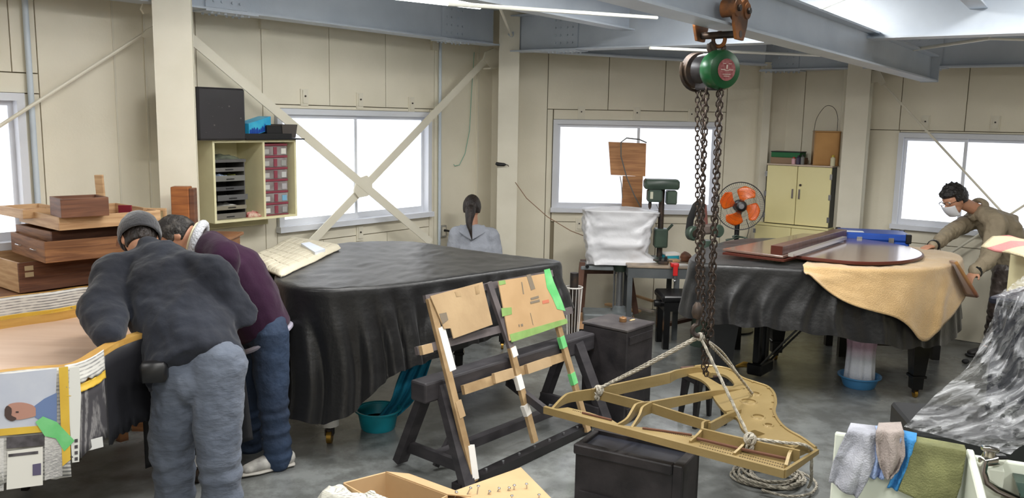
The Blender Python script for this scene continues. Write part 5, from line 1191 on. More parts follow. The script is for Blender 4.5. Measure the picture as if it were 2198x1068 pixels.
t = thing('notebook', 'white notebook lying on the quilted mat', 'notebook', n4[0]); MB().plate([V(p.x, p.y, 1.012) for p in n4], .016, (0, 0, 1)).build('pages', mat('white_pages', (232, 234, 238), .6), t); MB().plate([V(p.x, p.y, 1.028) for p in n4], .003, (0, 0, 1)).build('cover', mat('pale_blue_white_cover', (214, 222, 236), .4), t)
# ------------------------------------------------------------ details on the walls
pt1 = lambda u, v: pt(W1, u, v, -.02)
tag(MB().tube([pt1(1018, 112), pt1(1012, 200), pt1(1008, 280), pt1(998, 330), pt1(986, 354), pt1(976, 356), pt1(974, 352)], .003, 6).build('green_wire', mat('green_cord', (110, 170, 150), .6), smooth=True), 'thin green cord hanging on the wall left of the corner column', 'cord')
p0 = P(1076, 352, 8.08); t = thing('screwdriver', 'black-handled hook tool stuck on the corner column', 'tool', p0)
MB().tube([P(1064, 350, 8.06), P(1068, 352, 8.06), P(1082, 353, 8.06), P(1086, 353, 8.06)], [.012, .018, .015, .006], 10).build('handle', M['black'], t, smooth=True); MB().tube([P(1086, 353, 8.06), P(1090, 354, 8.06), P(1092, 357, 8.06)], .004, 6).build('hook_tip', M['iron'], t)
tag(MB().tube([P(1106, 391, 8.05), P(1130, 425, 8.0), P(1175, 465, 7.95), P(1225, 495, 7.9), P(1264, 510, 7.75)], .004, 6).build('brown_cord', mat('brown_cord', (140, 108, 84), .7), smooth=True), 'brown cord sagging from the corner column to the bagged machine', 'cord')
t = thing('wall_outlet', 'grey wall outlet with a black plug left of the seated woman', 'outlet', pt(W1, 951, 496, -.03)); x, z = W1.un(952, 496, -.03)
MB(W1).bbox(x - .04, x + .04, -.035, 0, z - .055, z + .055, .004).build('outlet_box', mat('grey_outlet', (150, 148, 140), .5), t); MB(W1).box(x - .022, x + .022, -.04, -.035, z - .04, z + .04).build('face_plate', M['steel_cream'], t)
MB().tube([W1.w(x, -.04, z + .01), W1.w(x + .01, -.08, z + .008), W1.w(x + .06, -.09, z - .01), W1.w(x + .1, -.07, z - .1)], [.012, .01, .004, .004], 8).build('plug', M['black'], t, smooth=True)
# ------------------------------------------------------------ bagged drill press
M['castgrey'] = mat('grey_cast_iron', (120, 126, 128), .45, rgb2=(100, 106, 108), scale=8)
M['dgreen'] = mat('old_dark_green_machine_paint', (66, 82, 70), .4, rgb2=(50, 64, 56), scale=7)
dy = 7.72
f = Fr(*G(1300, 690).xy, -.05); f = Fr((1300 - 1099) / 1830 * dy - .02, dy, -.05)
t = thing('drill_press', 'grey pillar drill press with its head wrapped in white plastic', 'drill press', f.w(.1, 0, 0)); z0 = .10
MB(f).bbox(-.16, .11, -.15, .15, z0, z0 + .07, .01).build('base_plate', M['castgrey'], t)
zc = P(1322, 560, dy).z; cxm = f.w(.17, 0, 0)
MB().lathe((cxm.x, cxm.y, z0), [(.13, 0), (.13, .06), (.07, .075), (.06, .12), (.038, .13)], 28).build('column_foot', M['castgrey'], t, smooth=True)
MB().cyl((cxm.x, cxm.y, z0 + .12), (cxm.x, cxm.y, P(1330, 470, dy).z), .036, .036, 20).build('column', M['steel'], t, smooth=True)
MB().cyl((cxm.x - .055, cxm.y - .02, z0 + .1), (cxm.x - .055, cxm.y - .02, zc), .01, .01, 8).build('rack_bar', M['steel'], t)
MB().lathe((cxm.x, cxm.y, zc - .09), [(.06, 0), (.075, .02), (.075, .1), (.055, .13), (.05, .16)], 20).build('table_collar', M['dgreen'], t, smooth=True)
zt2_ = P(1280, 566, dy).z; MB(f).bbox(-.20, .1, -.14, .14, zt2_ - .035, zt2_, .008).build('work_table', M['castgrey'], t)
MB().cyl(f.w(-.14, -.17, zt2_), f.w(-.14, -.15, zt2_ + .004), .016, .016, 12).build('crank_ball', M['black'], t)
zh = P(1340, 450, dy).z
MB(f).bbox(-.12, .38, -.1, .12, zt2_ + .12, zh - .06, .03).build('drill_head', M['castgrey'], t)
bag = MB(f); 
def bfn(a, b_):
    th_ = 2 * PI * a; ca, sa = math.cos(th_), math.sin(th_); sq = lambda c: math.copysign(abs(c) ** .45, c)
    z = zt2_ + .02 + (zh + .005 - zt2_ - .02) * b_; w_ = .29 + .03 * b_ - .02 * (1 - b_); x = .125 + sq(ca) * w_; y = sq(sa) * .18
    if ca > .3: x += .06 * max(0, (b_ - .7)) * 3 * ca + .20 * max(0, .25 - b_) * 4 * ca
    x += .03 * nz(a * 9, b_ * 4, 1) + .012 * nz(a * 26, b_ * 12); y += .035 * nz(a * 8 + 7, b_ * 4) + .014 * nz(a * 22, b_ * 9 + 3)
    z += .02 * nz(a * 10, 3) * (1 - b_) - (.10 * max(0, ca - .6) * (1 - b_)) + (-.03 * max(0, ca - .5) if b_ > .9 else 0)
    return f.w(x, y, z)
bag.grid(bfn, 90, 40, wrap=True); top = len(bag.v); n_ = 90
for rr_ in (.8, .45):
    for i in range(n_): p = bfn(i / n_, 1); c = f.w(.125, 0, zh + .03); q = c.lerp(p, rr_); q.z += .012 * nz(i * .3, rr_); bag.v.append(q)
bag.v.append(f.w(.125, 0, zh + .025)); base_ = 40 * n_
for i in range(n_):
    j = (i + 1) % n_; bag.f += [[base_ + i, base_ + j, top + j, top + i], [top + i, top + j, top + n_ + j, top + n_ + i], [top + n_ + i, top + n_ + j, top + 2 * n_]]
M['bag'] = mat('milky_white_plastic_sheet', (226, 226, 230), .32, bump=.5, bscale=9, alpha=.86)
o = bag.build('plastic_bag', M['bag'], t, smooth='all')
# wood backboard with cable
f2 = Fr(1.12, 8.05, .0)
def z8(v): return P(1350, v, 8.03).z
def x8(u, v=400): return P(u, v, 8.03).x - 1.12
t = thing('plywood_board', 'brown wooden board, wide above and narrow below, standing in front of the middle window', 'board', f2.w(.1, 0, .7))
MB(f2).add([(x8(1307, 305), 0, z8(305)), (x8(1388, 305), 0, z8(307)), (x8(1386, 378), 0, z8(378)), (x8(1312, 376), 0, z8(376)), (x8(1307, 305), .035, z8(305)), (x8(1388, 305), .035, z8(307)), (x8(1386, 378), .035, z8(378)), (x8(1312, 376), .035, z8(376))], [(0, 3, 2, 1), (4, 5, 6, 7), (0, 1, 5, 4), (1, 2, 6, 5), (2, 3, 7, 6), (3, 0, 4, 7)]).build('wide_board', wood('warm_brown_board', (184, 132, 84), (152, 102, 62)), t)
MB(f2).box(x8(1337), x8(1380), .002, .03, .662, z8(378)).build('narrow_board', wood('brown_board', (166, 116, 70), (136, 90, 52)), t)
MB().tube([P(1388, 306, 7.98), P(1372, 299, 7.98), P(1345, 296, 7.97), P(1333, 305, 7.96), P(1333, 335, 7.96), P(1345, 380, 7.96), P(1362, 420, 7.96), P(1378, 450, 7.96)], .006, 8).build('cable', mat('grey_cable', (92, 92, 90), .5), t, smooth=True)
MB().tube([P(1331, 378, 7.98), P(1334, 395, 7.98), P(1336, 425, 7.98)], .004, 6).build('cable', mat('grey_cable_b', (92, 92, 90), .5), t)
# wooden A frame on its dolly
M['brownframe'] = mat('dark_brown_timber', (104, 72, 56), .6, rgb2=(84, 56, 44), scale=5)
t = thing('timber_stand', 'dark brown timber A-frame stand around the bagged drill press', 'stand', (.98, 7.95, 0))
for (u0, v0, u1, v1, Y) in ((1250, 562, 1237, 690, 7.62), (1256, 562, 1246, 690, 8.05), (1347, 560, 1365, 672, 7.92), (1338, 560, 1350, 662, 8.2)):
    MB().bar(P(u0, v0, Y), P(u1, v1, Y), .05, .05, up=(0, 1, 0)).build('leg', M['brownframe'], t)
MB().bar(P(1246, 563, 7.98), P(1352, 563, 7.98), .08, .05).build('top_rail', M['brownframe'], t); MB().bar(P(1247, 580, 7.98), P(1345, 580, 7.98), .03, .06).build('rail', M['brownframe'], t)
t = thing('dolly', 'pale wooden dolly on casters under the bagged drill press', 'dolly', (.9, 7.7, 0))
p4 = [V(x, y, .05) for x, y in ((.60, 7.5), (1.16, 7.5), (1.16, 7.98), (.60, 7.98))]; MB().plate(p4, .045, (0, 0, 1)).build('dolly_board', mat('pale_dolly_wood', (196, 152, 112), .6), t)
for x, y in ((.64, 7.54), (1.1, 7.54), (.64, 7.92), (1.1, 7.92)): MB().cyl((x - .012, y, .025), (x + .012, y, .025), .024, .024, 14).build('caster', M['rubber'], t, smooth=True)
# planks on the floor by the far wall
plank(1302, 652, 1372, 668, 8.3, .02, .06, M['palewood'], 'pale plank on the floor behind the drill press', 7.95, grp=None)
plank(1340, 655, 1402, 668, 8.45, .02, .05, mat('white_plank_paint', (214, 204, 194), .6), 'white painted plank lying near the far wall', 8.2)
plank(1365, 634, 1402, 646, 8.45, .02, .05, M['palewood'], 'short pale plank end near the far wall', 8.3)
plank(1426, 697, 1505, 678, 7.6, .03, .06, M['brownframe'], 'reddish brown beam on the floor right of the piano bench', 7.5)
# workbench with green drill press and clutter
zw = .66; wq = [G(u, v, zw) for u, v in ((1345, 560), (1450, 572), (1500, 560))]
f = Fr(wq[1].x, wq[1].y, -.05)
M['benchsteel'] = mat('dark_grey_bench_steel', (88, 92, 94), .5, rgb2=(72, 76, 78), scale=6)
t = thing('workbench', 'grey steel workbench cluttered with tools in front of the middle window', 'workbench', f.w(-.1, .3, 0))
MB(f).bbox(-.42, .30, 0, .55, zw - .02, zw, .004).build('bench_top', mat('worn_wood_top', (168, 148, 126), .5, rgb2=(128, 118, 106), scale=9), t); MB(f).box(-.41, .29, .01, .54, zw - .11, zw - .021).build('apron', M['benchsteel'], t)
for x in (-.39, .02, .27):
    for y in (.03, .51): MB(f).box(x - .022, x + .022, y - .022, y + .022, 0, zw - .11).build('leg', M['benchsteel'], t)
g = Fr(f.w(-.13, .32, 0).x, f.w(-.13, .32, 0).y, -.05)
gy = g.o.y; gx = g.o.x; Zp = lambda v: P(1415, v, gy).z
t = thing('drill_press', 'old dark green bench drill press standing on the workbench', 'drill press', V(gx, gy, zw))
MB(g).bbox(-.09, .1, -.12, .12, zw + .001, zw + .03, .008).build('base_plate', M['dgreen'], t)
MB().cyl((gx + .03, gy + .03, zw + .03), (gx + .03, gy + .03, Zp(400)), .026, .026, 18).build('column', M['iron'], t, smooth=True)
MB(g).bbox(-.03, .09, -.05, .08, Zp(530), Zp(490), .012).build('table_bracket', M['dgreen'], t)
MB().cyl((gx + .08, gy, Zp(495)), (gx + .13, gy - .02, Zp(480)), .012, .012, 10).build('crank', M['dgreen'], t)
MB(g).bbox(-.14, .17, -.09, .09, Zp(405), Zp(384), .02).build('belt_cover', M['dgreen'], t, smooth=True)
MB(g).bbox(-.11, .02, -.085, .06, Zp(432), Zp(406), .015).build('drill_head', M['dgreen'], t); MB(g).bbox(.06, .155, -.06, .07, Zp(437), Zp(408), .012).build('motor', M['dgreen'], t)
MB(g).box(-.09, -.065, -.092, -.086, Zp(425), Zp(410)).build('name_plate', mat('pale_plate', (190, 190, 170), .5), t)
MB().lathe((gx - .085, gy - .03, Zp(444)), [(.004, -.02), (.014, 0), (.016, .03), (.012, .06)], 14).build('chuck', M['iron'], t, smooth=True)
MB().tube([V(gx - .04, gy - .09, Zp(436)), V(gx - .01, gy - .1, Zp(450)), V(gx + .0, gy - .09, Zp(462))], .002, 6).build('cable', M['black'], t)
def lump(name, u, v, y, sx, sy, sz, m_, label, cat): 
    q = f.w(0, y, 0); p = P(u, v, q.y); ff_ = Fr(p.x, q.y, random.uniform(-.3, .3)); r = thing(name, label, cat, V(p.x, q.y, zw)); MB(ff_).bbox(-sx, sx, -sy, sy, zw + .001, zw + sz, min(sx, sy, sz) * .2).build('body', m_, r); return r, ff_
random.seed(2)
M['clampred'] = mat('red_enamel', (196, 40, 40), .35); M['tealbox'] = mat('teal_white_carton', (40, 150, 170), .5)
r, ff_ = lump('carton', 1440, 520, .35, .07, .05, .07, M['tealbox'], 'teal and white carton on the workbench', 'box'); MB(ff_).box(-.07, .07, -.051, .051, zw + .05, zw + .072).build('white_band', M['wtape'], r)
r, ff_ = lump('wooden_tray', 1440, 530, .25, .08, .04, .025, M['palewood'], 'small pale wooden tray in front of the teal carton', 'tray')
r, ff_ = lump('tape_roll', 1470, 525, .3, .03, .03, .02, M['darkwood'], 'brown strap roll on the workbench', 'roll'); p = ff_.o; MB().lathe((p.x, p.y, zw + .02), [(.02, 0), (.045, 0), (.05, .03), (.04, .06), (.02, .06)], 20, axis=(.4, -.3, .8)).build('roll', M['darkwood'], r, smooth=True)
r, ff_ = lump('vise', 1425, 540, .12, .045, .03, .03, M['iron'], 'small black vise on the workbench', 'vise'); p = ff_.o
for dx in (-.03, .02): MB(ff_).bbox(dx - .012, dx + .012, -.03, .03, zw + .03, zw + .07, .004).build('jaw', M['black'], r)
MB().cyl(ff_.w(-.09, -.01, zw + .035), ff_.w(.08, -.01, zw + .035), .008, .008, 8).build('screw', M['iron'], r)
r, ff_ = lump('papers', 1462, 545, .1, .07, .05, .004, M['wtape'], 'white sheets of paper on the workbench', 'papers')
e_ = P(1449, 545, f.w(0, -.01, 0).y); t = thing('clamp', 'red screw clamp gripping the front edge of the workbench', 'clamp', e_)
MB(Fr(e_.x, e_.y, 0)).bbox(-.035, .035, -.03, .03, zw + .001, zw + .035, .006).build('upper_jaw', M['clampred'], t); MB(Fr(e_.x, e_.y - .05, 0)).bbox(-.02, .02, -.012, .012, zw - .07, zw + .03, .004).build('clamp_frame', M['clampred'], t)
MB().cyl((e_.x, e_.y - .05, zw - .11), (e_.x, e_.y - .05, zw - .07), .006, .006, 8).build('screw', M['steel'], t); MB().ell((e_.x, e_.y - .05, zw - .115), (.016, .012, .01)).build('wing_nut', M['steel'], t, smooth=True)
# bench grinder and belt sander
sy = 7.2
def pp_(u, v, y=sy): return P(u, v, y)
t = thing('belt_sander', 'green-grey belt sander and grinder standing behind the chains', 'machine', V(pp_(1512, 560).x, sy, 0))
MB().tube([V(pp_(1512, 560).x, sy, 0), V(pp_(1512, 560).x, sy, pp_(1512, 515).z)], [.09, .055], 16).build('pedestal', M['dgreen'], t, smooth=True)
for (u, v, r_) in ((1487, 498, .062), (1540, 493, .055)): p = pp_(u, v); MB().lathe(p - V(.03, .04, 0), [(0, 0), (r_ * .9, 0), (r_, .01), (r_, .05), (r_ * .85, .06), (0, .06)], 26, axis=(.5, -.85, 0)).build('wheel_guard', M['dgreen'], t, smooth=True); 
p = pp_(1482, 498); MB().lathe(p + V(.02, -.09, 0), [(0, 0), (.03, 0), (.032, .01), (0, .012)], 16, axis=(.5, -.85, 0)).build('hub', M['iron'], t, smooth=True)
MB().bar(pp_(1490, 492), pp_(1540, 490), .08, .09).build('motor_body', mat('brown_grey_motor', (96, 84, 78), .5), t, mods=[BEV(.02, 3)])
MB().bar(pp_(1512, 492), pp_(1508, 437), .065, .05, up=(0, 1, 0)).build('belt_plate', mat('reddish_brown_belt', (112, 66, 58), .7), t, mods=[BEV(.02, 3)])
MB().tube([pp_(1478, 500, sy - .06), pp_(1482, 470, sy - .06), pp_(1494, 440, sy - .06), pp_(1500, 432, sy - .06), pp_(1505, 442, sy - .06), pp_(1503, 478, sy - .06)], .006, 4, rb=.03, ref=(0, 1, 0)).build('sanding_belt', M['black'], t, smooth=True)
p = pp_(1538, 535); t = thing('cable_coil', 'blue coiled hose hanging by the machine behind the chains', 'hose', p); MB().tube([p + V(.07 * math.cos(a), -.02 * math.sin(a * .5), .03 * math.sin(a)) for a in [i * .4 for i in range(40)]], .007, 6).build('hose', mat('bright_blue_hose', (30, 110, 190), .4), t, smooth=True)
# ------------------------------------------------------------ orange fan
fy = 7.75; fc = P(1589, 442, fy); R_f = 51 * fy / 1830
ft = thing('pedestal_fan', 'pedestal fan with four orange blades in front of the corner post', 'fan', V(fc.x, fy, 0)); fax = Vector((-.12, -1, .05)).normalized(); fa = fax.cross(V(0, 0, 1)).normalized(); fb = fa.cross(fax)
cage = MB(); M['cage'] = mat('dark_wire_cage', (40, 40, 42), .4)
cage.tube([fc + fa * (R_f * math.cos(t)) + fb * (R_f * math.sin(t)) for t in [2 * PI * i / 48 for i in range(48)]], .0045, 6, closed=True)
cage.build('cage_rim', M['cage'], ft, smooth=True)
wires = MB()
for k in range(72):
    t_ = 2 * PI * k / 72; dd = fa * math.cos(t_) + fb * math.sin(t_)
    for s in (1, -1): wires.tube([fc + dd * (R_f * q) + fax * (s * .06 * (1 - q ** 3)) for q in (.24, .55, .85, 1.0)], .0008, 3, caps=False)
for q in (.45, .62, .8): wires.tube([fc + (fa * math.cos(t) + fb * math.sin(t)) * (R_f * q) + fax * (.06 * (1 - q ** 3)) for t in [2 * PI * i / 36 for i in range(36)]], .001, 3, closed=True)
tag(wires.build('cage_wires', M['cage'], ft), kind='stuff')
M['orange'] = mat('orange_translucent_blade', (246, 116, 24), .3, rgb2=(232, 92, 16), scale=6)
for k in range(4):
    t0 = math.radians(12 + 90 * k); mb = MB()
    def bl(a, b_):
        r_ = R_f * (.26 + .60 * b_); w_ = (.30 + .34 * math.sin(min(1, b_ * 1.1) * PI * .62)) * (1 - .55 * max(0, b_ - .72) / .28); t_ = t0 + (a - .5) * w_ * 1.9 + .25 * b_
        return fc + (fa * math.cos(t_) + fb * math.sin(t_)) * r_ + fax * (.035 * (a - .5))
    mb.grid(bl, 10, 12).build('fan_blade', M['orange'], ft, smooth='all', mods=[SOL(.003)])
MB().lathe(fc + fax * .01, [(0, -.03), (.05, -.03), (.055, 0), (.055, .03), (.045, .06), (.03, .068), (0, .07)], 28, axis=fax).build('motor_hub', M['black'], ft, smooth=True)
MB().lathe(fc + fax * .078, [(0, 0), (.026, 0), (.022, .006), (0, .007)], 20, axis=fax).build('badge', mat('silver_badge', (120, 120, 124), .3), ft)
MB().lathe(fc - fax * .16, [(0, 0), (.04, .0), (.055, .04), (.055, .10), (0, .1)], 20, axis=fax).build('motor_housing', M['black'], ft, smooth=True)
MB().tube([fc - fax * .06 + V(0, 0, -.03), V(fc.x - .01, fy + .03, P(1588, 480, fy).z), V(fc.x - .01, fy + .03, P(1588, 520, fy).z)], [.03, .024, .022], 14).build('neck', M['black'], ft, smooth=True)
MB().cyl((fc.x - .01, fy + .03, .03), (fc.x - .01, fy + .03, P(1588, 515, fy).z), .014, .014, 12).build('pole', M['steel'], ft, smooth=True); MB().lathe((fc.x - .01, fy + .03, 0), [(.2, 0), (.2, .015), (.05, .035), (.02, .05)], 32).build('base', M['black'], ft, smooth=True)
for (u, v) in ((1558, 515), (1572, 508), (1604, 512)): MB().tube([P(1588, 508, fy), P((1588 + u) / 2, v - 3, fy - .03), P(u, v, fy - .03)], [.008, .007, .010], 8).build('bracket_arm', M['dgreen'], ft, smooth=True)
MB().tube([P(1602, 470, fy - .02), P(1608, 490, fy - .02), P(1603, 510, fy - .02)], .003, 6).build('cord', M['black'], ft)
# ------------------------------------------------------------ cream cabinet on the right wall
dC_ = .36; cx0, cz1 = W3.un(1641, 350, -dC_ * 1.0); cx0 = W3.ux(1643, 400, -dC_); cx1 = W3.ux(1784, 400, -dC_); czm = W3.uz(1640, 478, -dC_); cxm_ = W3.ux(1710, 400, -dC_)
M['ccream'] = mat('cream_enamel_cabinet', (236, 226, 172), .4, rgb2=(230, 218, 160), scale=2)
t = thing('storage_cupboard', 'cream two-door cupboard with a lower unit on the right wall', 'cupboard', W3.w((cx0 + cx1) / 2, -dC_ / 2, 0))
MB(W3).box(cx0 + .004, cx1 - .004, -dC_ + .02, -.01, czm, cz1 - .012).build('upper_carcass', M['benchsteel'], t)
MB(W3).bbox(cx0, cx1, -dC_, -.01, cz1 - .012, cz1, .003).build('cupboard_top', mat('pale_cupboard_top', (216, 196, 176), .5), t)
for k, (a, b1) in enumerate(((cx0 + .01, cxm_ - .003), (cxm_ + .003, cx1 - .004))):
    dr = MB(W3).bbox(a, b1, -dC_ - .002, -dC_ + .018, czm + .01, cz1 - .016, .003).build('door', M['ccream'], t)
    hx_ = b1 - .03 if k == 0 else a + .03; zz = (czm + cz1) / 2
    MB(W3).bbox(hx_ - .008, hx_ + .008, -dC_ - .02, -dC_ - .003, zz - .03, zz + .06, .003).build('handle', M['steel'], dr)
    if k: MB().cyl(W3.w(hx_ + .004, -dC_ - .002, zz + .10), W3.w(hx_ + .004, -dC_ - .012, zz + .10), .011, .011, 12).build('lock', M['iron'], dr)
    for zz in (czm + .08, (czm + cz1) / 2, cz1 - .1): MB(W3).box((a - .02) if k == 0 else b1 - .012, (a + .004) if k == 0 else b1 + .01, -dC_ - .008, -dC_ - .002, zz - .025, zz + .025).build('hinge', M['steel'], dr)
MB(W3).bbox(cx0 - .08, cx1 + .01, -dC_ - .03, -.01, czm - .02, czm, .004).build('middle_shelf', M['ccream'], t); MB(W3).box(cx0 - .075, cx1, -dC_ - .01, -.012, 0, czm - .02).build('lower_carcass', M['ccream'], t)
for a, b1 in ((cx0 - .07, cxm_ - .02), (cxm_ - .014, cx1 - .005)): MB(W3).bbox(a, b1, -dC_ - .028, -dC_ - .011, .06, czm - .024, .003).build('lower_door', M['ccream'], t)
MB(W3).box(cx0 - .085, cx0 - .06, -dC_ - .034, -dC_ - .028, czm - .1, czm - .06).build('hinge', M['steel'], t)
cz1 += .001
def boxon(u0, u1, v0, y0, y1, m_, name, label, cat, rot=0):
    x0, x1 = W3.ux(u0, v0, y0), W3.ux(u1, v0, y0); z = W3.uz((u0 + u1) / 2, v0, y0); r = thing(name, label, cat, W3.w((x0 + x1) / 2, (y0 + y1) / 2, cz1)); MB(W3).bbox(x0, x1, y0, y1, cz1, z, .003).build('body', m_, r); return r, x0, x1, z
r, x0, x1, z = boxon(1654, 1720, 338, -.27, -.08, mat('brown_card_box', (150, 124, 100), .7), 'flat_box', 'flat brown carton under the green box on the cupboard', 'box')
zq = z + .001; x0b = x0; r2 = thing('flat_box', 'flat dark green box on the left of the cupboard top', 'box', W3.w((x0 + x1) / 2, -.18, zq)); MB(W3).bbox(x0, x1 - .02, -.26, -.09, zq, zq + .05, .003).build('body', mat('green_box_card', (20, 104, 58), .5), r2); MB(W3).box(x0 - .003, x1 - .017, -.263, -.087, zq + .05, zq + .058).build('lid', M['black'], r2)
def can(u, r_, v1, y, m_, label, mcap):
    x = W3.ux(u, 340, y); z = W3.uz(u, v1, y); c = W3.w(x, y, cz1); rr_ = thing('bottle', label, 'bottle', c, 'bottles on the cream cupboard'); h = z - cz1
    MB().lathe(c, [(r_, 0), (r_, h * .72), (r_ * .5, h * .82), (r_ * .45, h * .86)], 18).build('bottle_body', m_, rr_, smooth=True); MB().cyl(c + V(0, 0, h * .84), c + V(0, 0, h), r_ * .6, r_ * .6, 14).build('cap', mcap, rr_, smooth=True)
can(1704, .02, 337, -.3, mat('white_pink_can', (214, 170, 176), .4), 'small white and red bottle in front of the green box', M['clampred']); can(1714, .02, 333, -.31, mat('dark_bottle_label', (60, 52, 76), .3), 'dark bottle left of the gold tin', M['black']); can(1723, .018, 332, -.31, mat('dark_bottle_white', (120, 120, 116), .3), 'bottle with a pale label touching the gold tin', M['black'])
can(1788, .022, 333, -.3, mat('cream_bottle', (214, 208, 176), .4), 'pale bottle half hidden right of the gold tin', mat('yellow_cap', (196, 176, 60), .4))
gt = Fr(*W3.w((W3.ux(1729, 350, -.34) + W3.ux(1790, 350, -.34)) / 2, -.2, 0).xy, W3.ang + .42); hw = .115; zt3 = W3.uz(1750, 281, -.3)
t = thing('oil_tin', 'square gold tin can with a wire handle on the cream cupboard', 'tin', gt.w(0, 0, cz1)); M['goldtin'] = mat('brushed_gold_tin', (176, 134, 84), .3, metal=.55, rgb2=(150, 110, 66), scale=3)
MB(gt).bbox(-hw, hw, -hw, hw, cz1, zt3, .012).build('tin_body', M['goldtin'], t); MB(gt).bbox(-hw - .003, hw + .003, -hw - .003, hw + .003, zt3 - .01, zt3 + .003, .01).build('tin_rim', M['goldtin'], t); MB(gt).bbox(-hw - .003, hw + .003, -hw - .003, hw + .003, cz1, cz1 + .012, .01).build('tin_rim', M['goldtin'], t)
hp = [gt.w(-hw, 0, zt3), gt.w(-hw * .85, 0, zt3 + .12), gt.w(-hw * .3, 0, zt3 + .225), gt.w(hw * .2, 0, zt3 + .235), gt.w(hw * .6, 0, zt3 + .19), gt.w(hw * .8, 0, zt3 + .1), gt.w(hw * .8, 0, zt3)]
R9, _ = resample([tuple(p) for p in hp], 40, False); MB().tube(R9, .0025, 6).build('wire_handle', M['iron'], t, smooth=True)
# ------------------------------------------------------------ basket and paint tin by the middle piano
q = V(P(1232, 620, 6.9).x, 6.9, 0); t = thing('paint_tin', 'wire basket with tins just behind the right end of the middle piano', 'basket', q); zz0, zz1 = 0, P(1232, 585, 6.9).z
MB().tube([q + V(.07 * math.cos(a), .07 * math.sin(a), zz1 - .12) for a in [2 * PI * i / 24 for i in range(24)]], .006, 6, closed=True).build('basket_rim', M['wtape'], t)
w_ = MB()
for k in range(14): a = 2 * PI * k / 14; w_.cyl(q + V(.045 * math.cos(a), .045 * math.sin(a), .1), q + V(.07 * math.cos(a), .07 * math.sin(a), zz1 - .12), .0025, .0025, 5)
w_.build('basket_wires', M['wtape'], t); MB().cyl(q + V(0, 0, 0), q + V(0, 0, zz1), .035, .035, 16).build('tin', M['iron'], t, smooth=True)
q = G(1238, 757); t = thing('floor_block', 'dark rounded block on the floor at the far end of the trestle', 'pedal', q); MB().ell(q + V(0, 0, .06), (.09, .06, .055)).build('block_body', M['dark'], t, smooth=True)  # dark rounded block for an unidentified thing on the floor
q = G(2072, 780); tag(MB().ell(q + V(0, 0, .02), (.03, .022, .02)).build('rubber_block', M['rubber'], smooth=True), 'small black rubber foot on the floor right of the right-hand piano', 'block')
# ------------------------------------------------------------ right: wrapped black piano, blanket, plastic sheet
M['indigo'] = mat('blue_black_lacquer', (20, 24, 40), .25)
wy = 3.6
t = thing('upright_piano', 'dark blue-black upright piano under clear plastic at the right edge', 'piano', (2.3, 3.6, 0))
a0_ = P(2135, 650, 3.75); f = Fr(a0_.x, 3.75, .72); zt4 = a0_.z
MB(f).bbox(0, .5, -1.0, .0, .0, zt4, .01).build('case', M['indigo'], t); MB(f).bbox(-.02, .52, -1.02, .02, zt4, zt4 + .03, .008).build('top_lid', M['indigo'], t)
b0_ = P(1950, 915, 3.35); f5 = Fr(b0_.x, 3.3, -.16)
MB(f5).bbox(0, .9, -.05, .35, b0_.z - .09, b0_.z + .01, .012).build('key_bed', mat('dark_key_slip', (22, 24, 26), .35), t); MB(f5).bbox(.05, .9, 0, .3, 0, b0_.z - .091, .01).build('lower_case', M['indigo'], t)
M['film'] = bpy.data.materials.new('clear_wrinkled_plastic_film'); M['film'].use_nodes = True; nt = M['film'].node_tree; N = nt.nodes; b = N['Principled BSDF']; b.inputs['Base Color'].default_value = (.9, .92, .95, 1); b.inputs['Roughness'].default_value = .12; b.inputs['Specular IOR Level'].default_value = .9
tc = N.new('ShaderNodeTexCoord'); mp = N.new('ShaderNodeMapping'); mp.inputs['Scale'].default_value = (1, 3.2, 1); mp.inputs['Rotation'].default_value = (0, 0, 0); ns = N.new('ShaderNodeTexNoise'); ns.inputs['Scale'].default_value = 7; ns.inputs['Detail'].default_value = 6; ns.inputs['Distortion'].default_value = 1.2
bp = N.new('ShaderNodeBump'); bp.inputs['Strength'].default_value = 1; bp.inputs['Distance'].default_value = .05; rr = N.new('ShaderNodeMapRange'); rr.inputs['From Min'].default_value = .42; rr.inputs['From Max'].default_value = .7; rr.inputs['To Min'].default_value = .10; rr.inputs['To Max'].default_value = .5
nt.links.new(tc.outputs['UV'], mp.inputs[0]); nt.links.new(tc.outputs['Object'], mp.inputs[0]); nt.links.new(mp.outputs[0], ns.inputs[0]); nt.links.new(ns.outputs[0], bp.inputs['Height']); nt.links.new(bp.outputs[0], b.inputs['Normal']); nt.links.new(ns.outputs[0], rr.inputs[0]); nt.links.new(rr.outputs[0], b.inputs['Alpha'])
L1 = [P(2138, 640, 3.70), P(2124, 700, 3.62), P(2085, 780, 3.55), P(2010, 850, 3.42), P(1940, 915, 3.28)]
L2 = [P(2290, 600, 3.4), P(2290, 720, 3.28), P(2280, 830, 3.2), P(2230, 930, 3.12), P(2170, 975, 3.08)]
RA, _ = resample([tuple(p) for p in L1], 40, False); RB2, _ = resample([tuple(p) for p in L2], 40, False)
star = P(2190, 705, 3.4)
def film(a, b_):
    p = Vector(RA[int(b_ * 40 + .5)]).lerp(Vector(RB2[int(b_ * 40 + .5)]), a); dd = p - star; an = math.atan2(dd.z, dd.x); rr_ = dd.length
    w_ = .018 * math.sin(an * 11 + 2 * nz(an * 2, 1)) * min(1, rr_ * 5) * max(.3, 1 - rr_) + .03 * nz(a * 5, b_ * 7, 3) + .02 * nz(a * 13 + b_ * 6, b_ * 4) - .035 * math.sin(b_ * PI)
    return p + V(-.3, -.9, .2) * w_
o = MB().grid(film, 110, 120).build('plastic_sheet', M['film'], smooth='all'); tag(o, 'clear wrinkled plastic sheet draped over the dark piano at the right edge', 'plastic sheet')
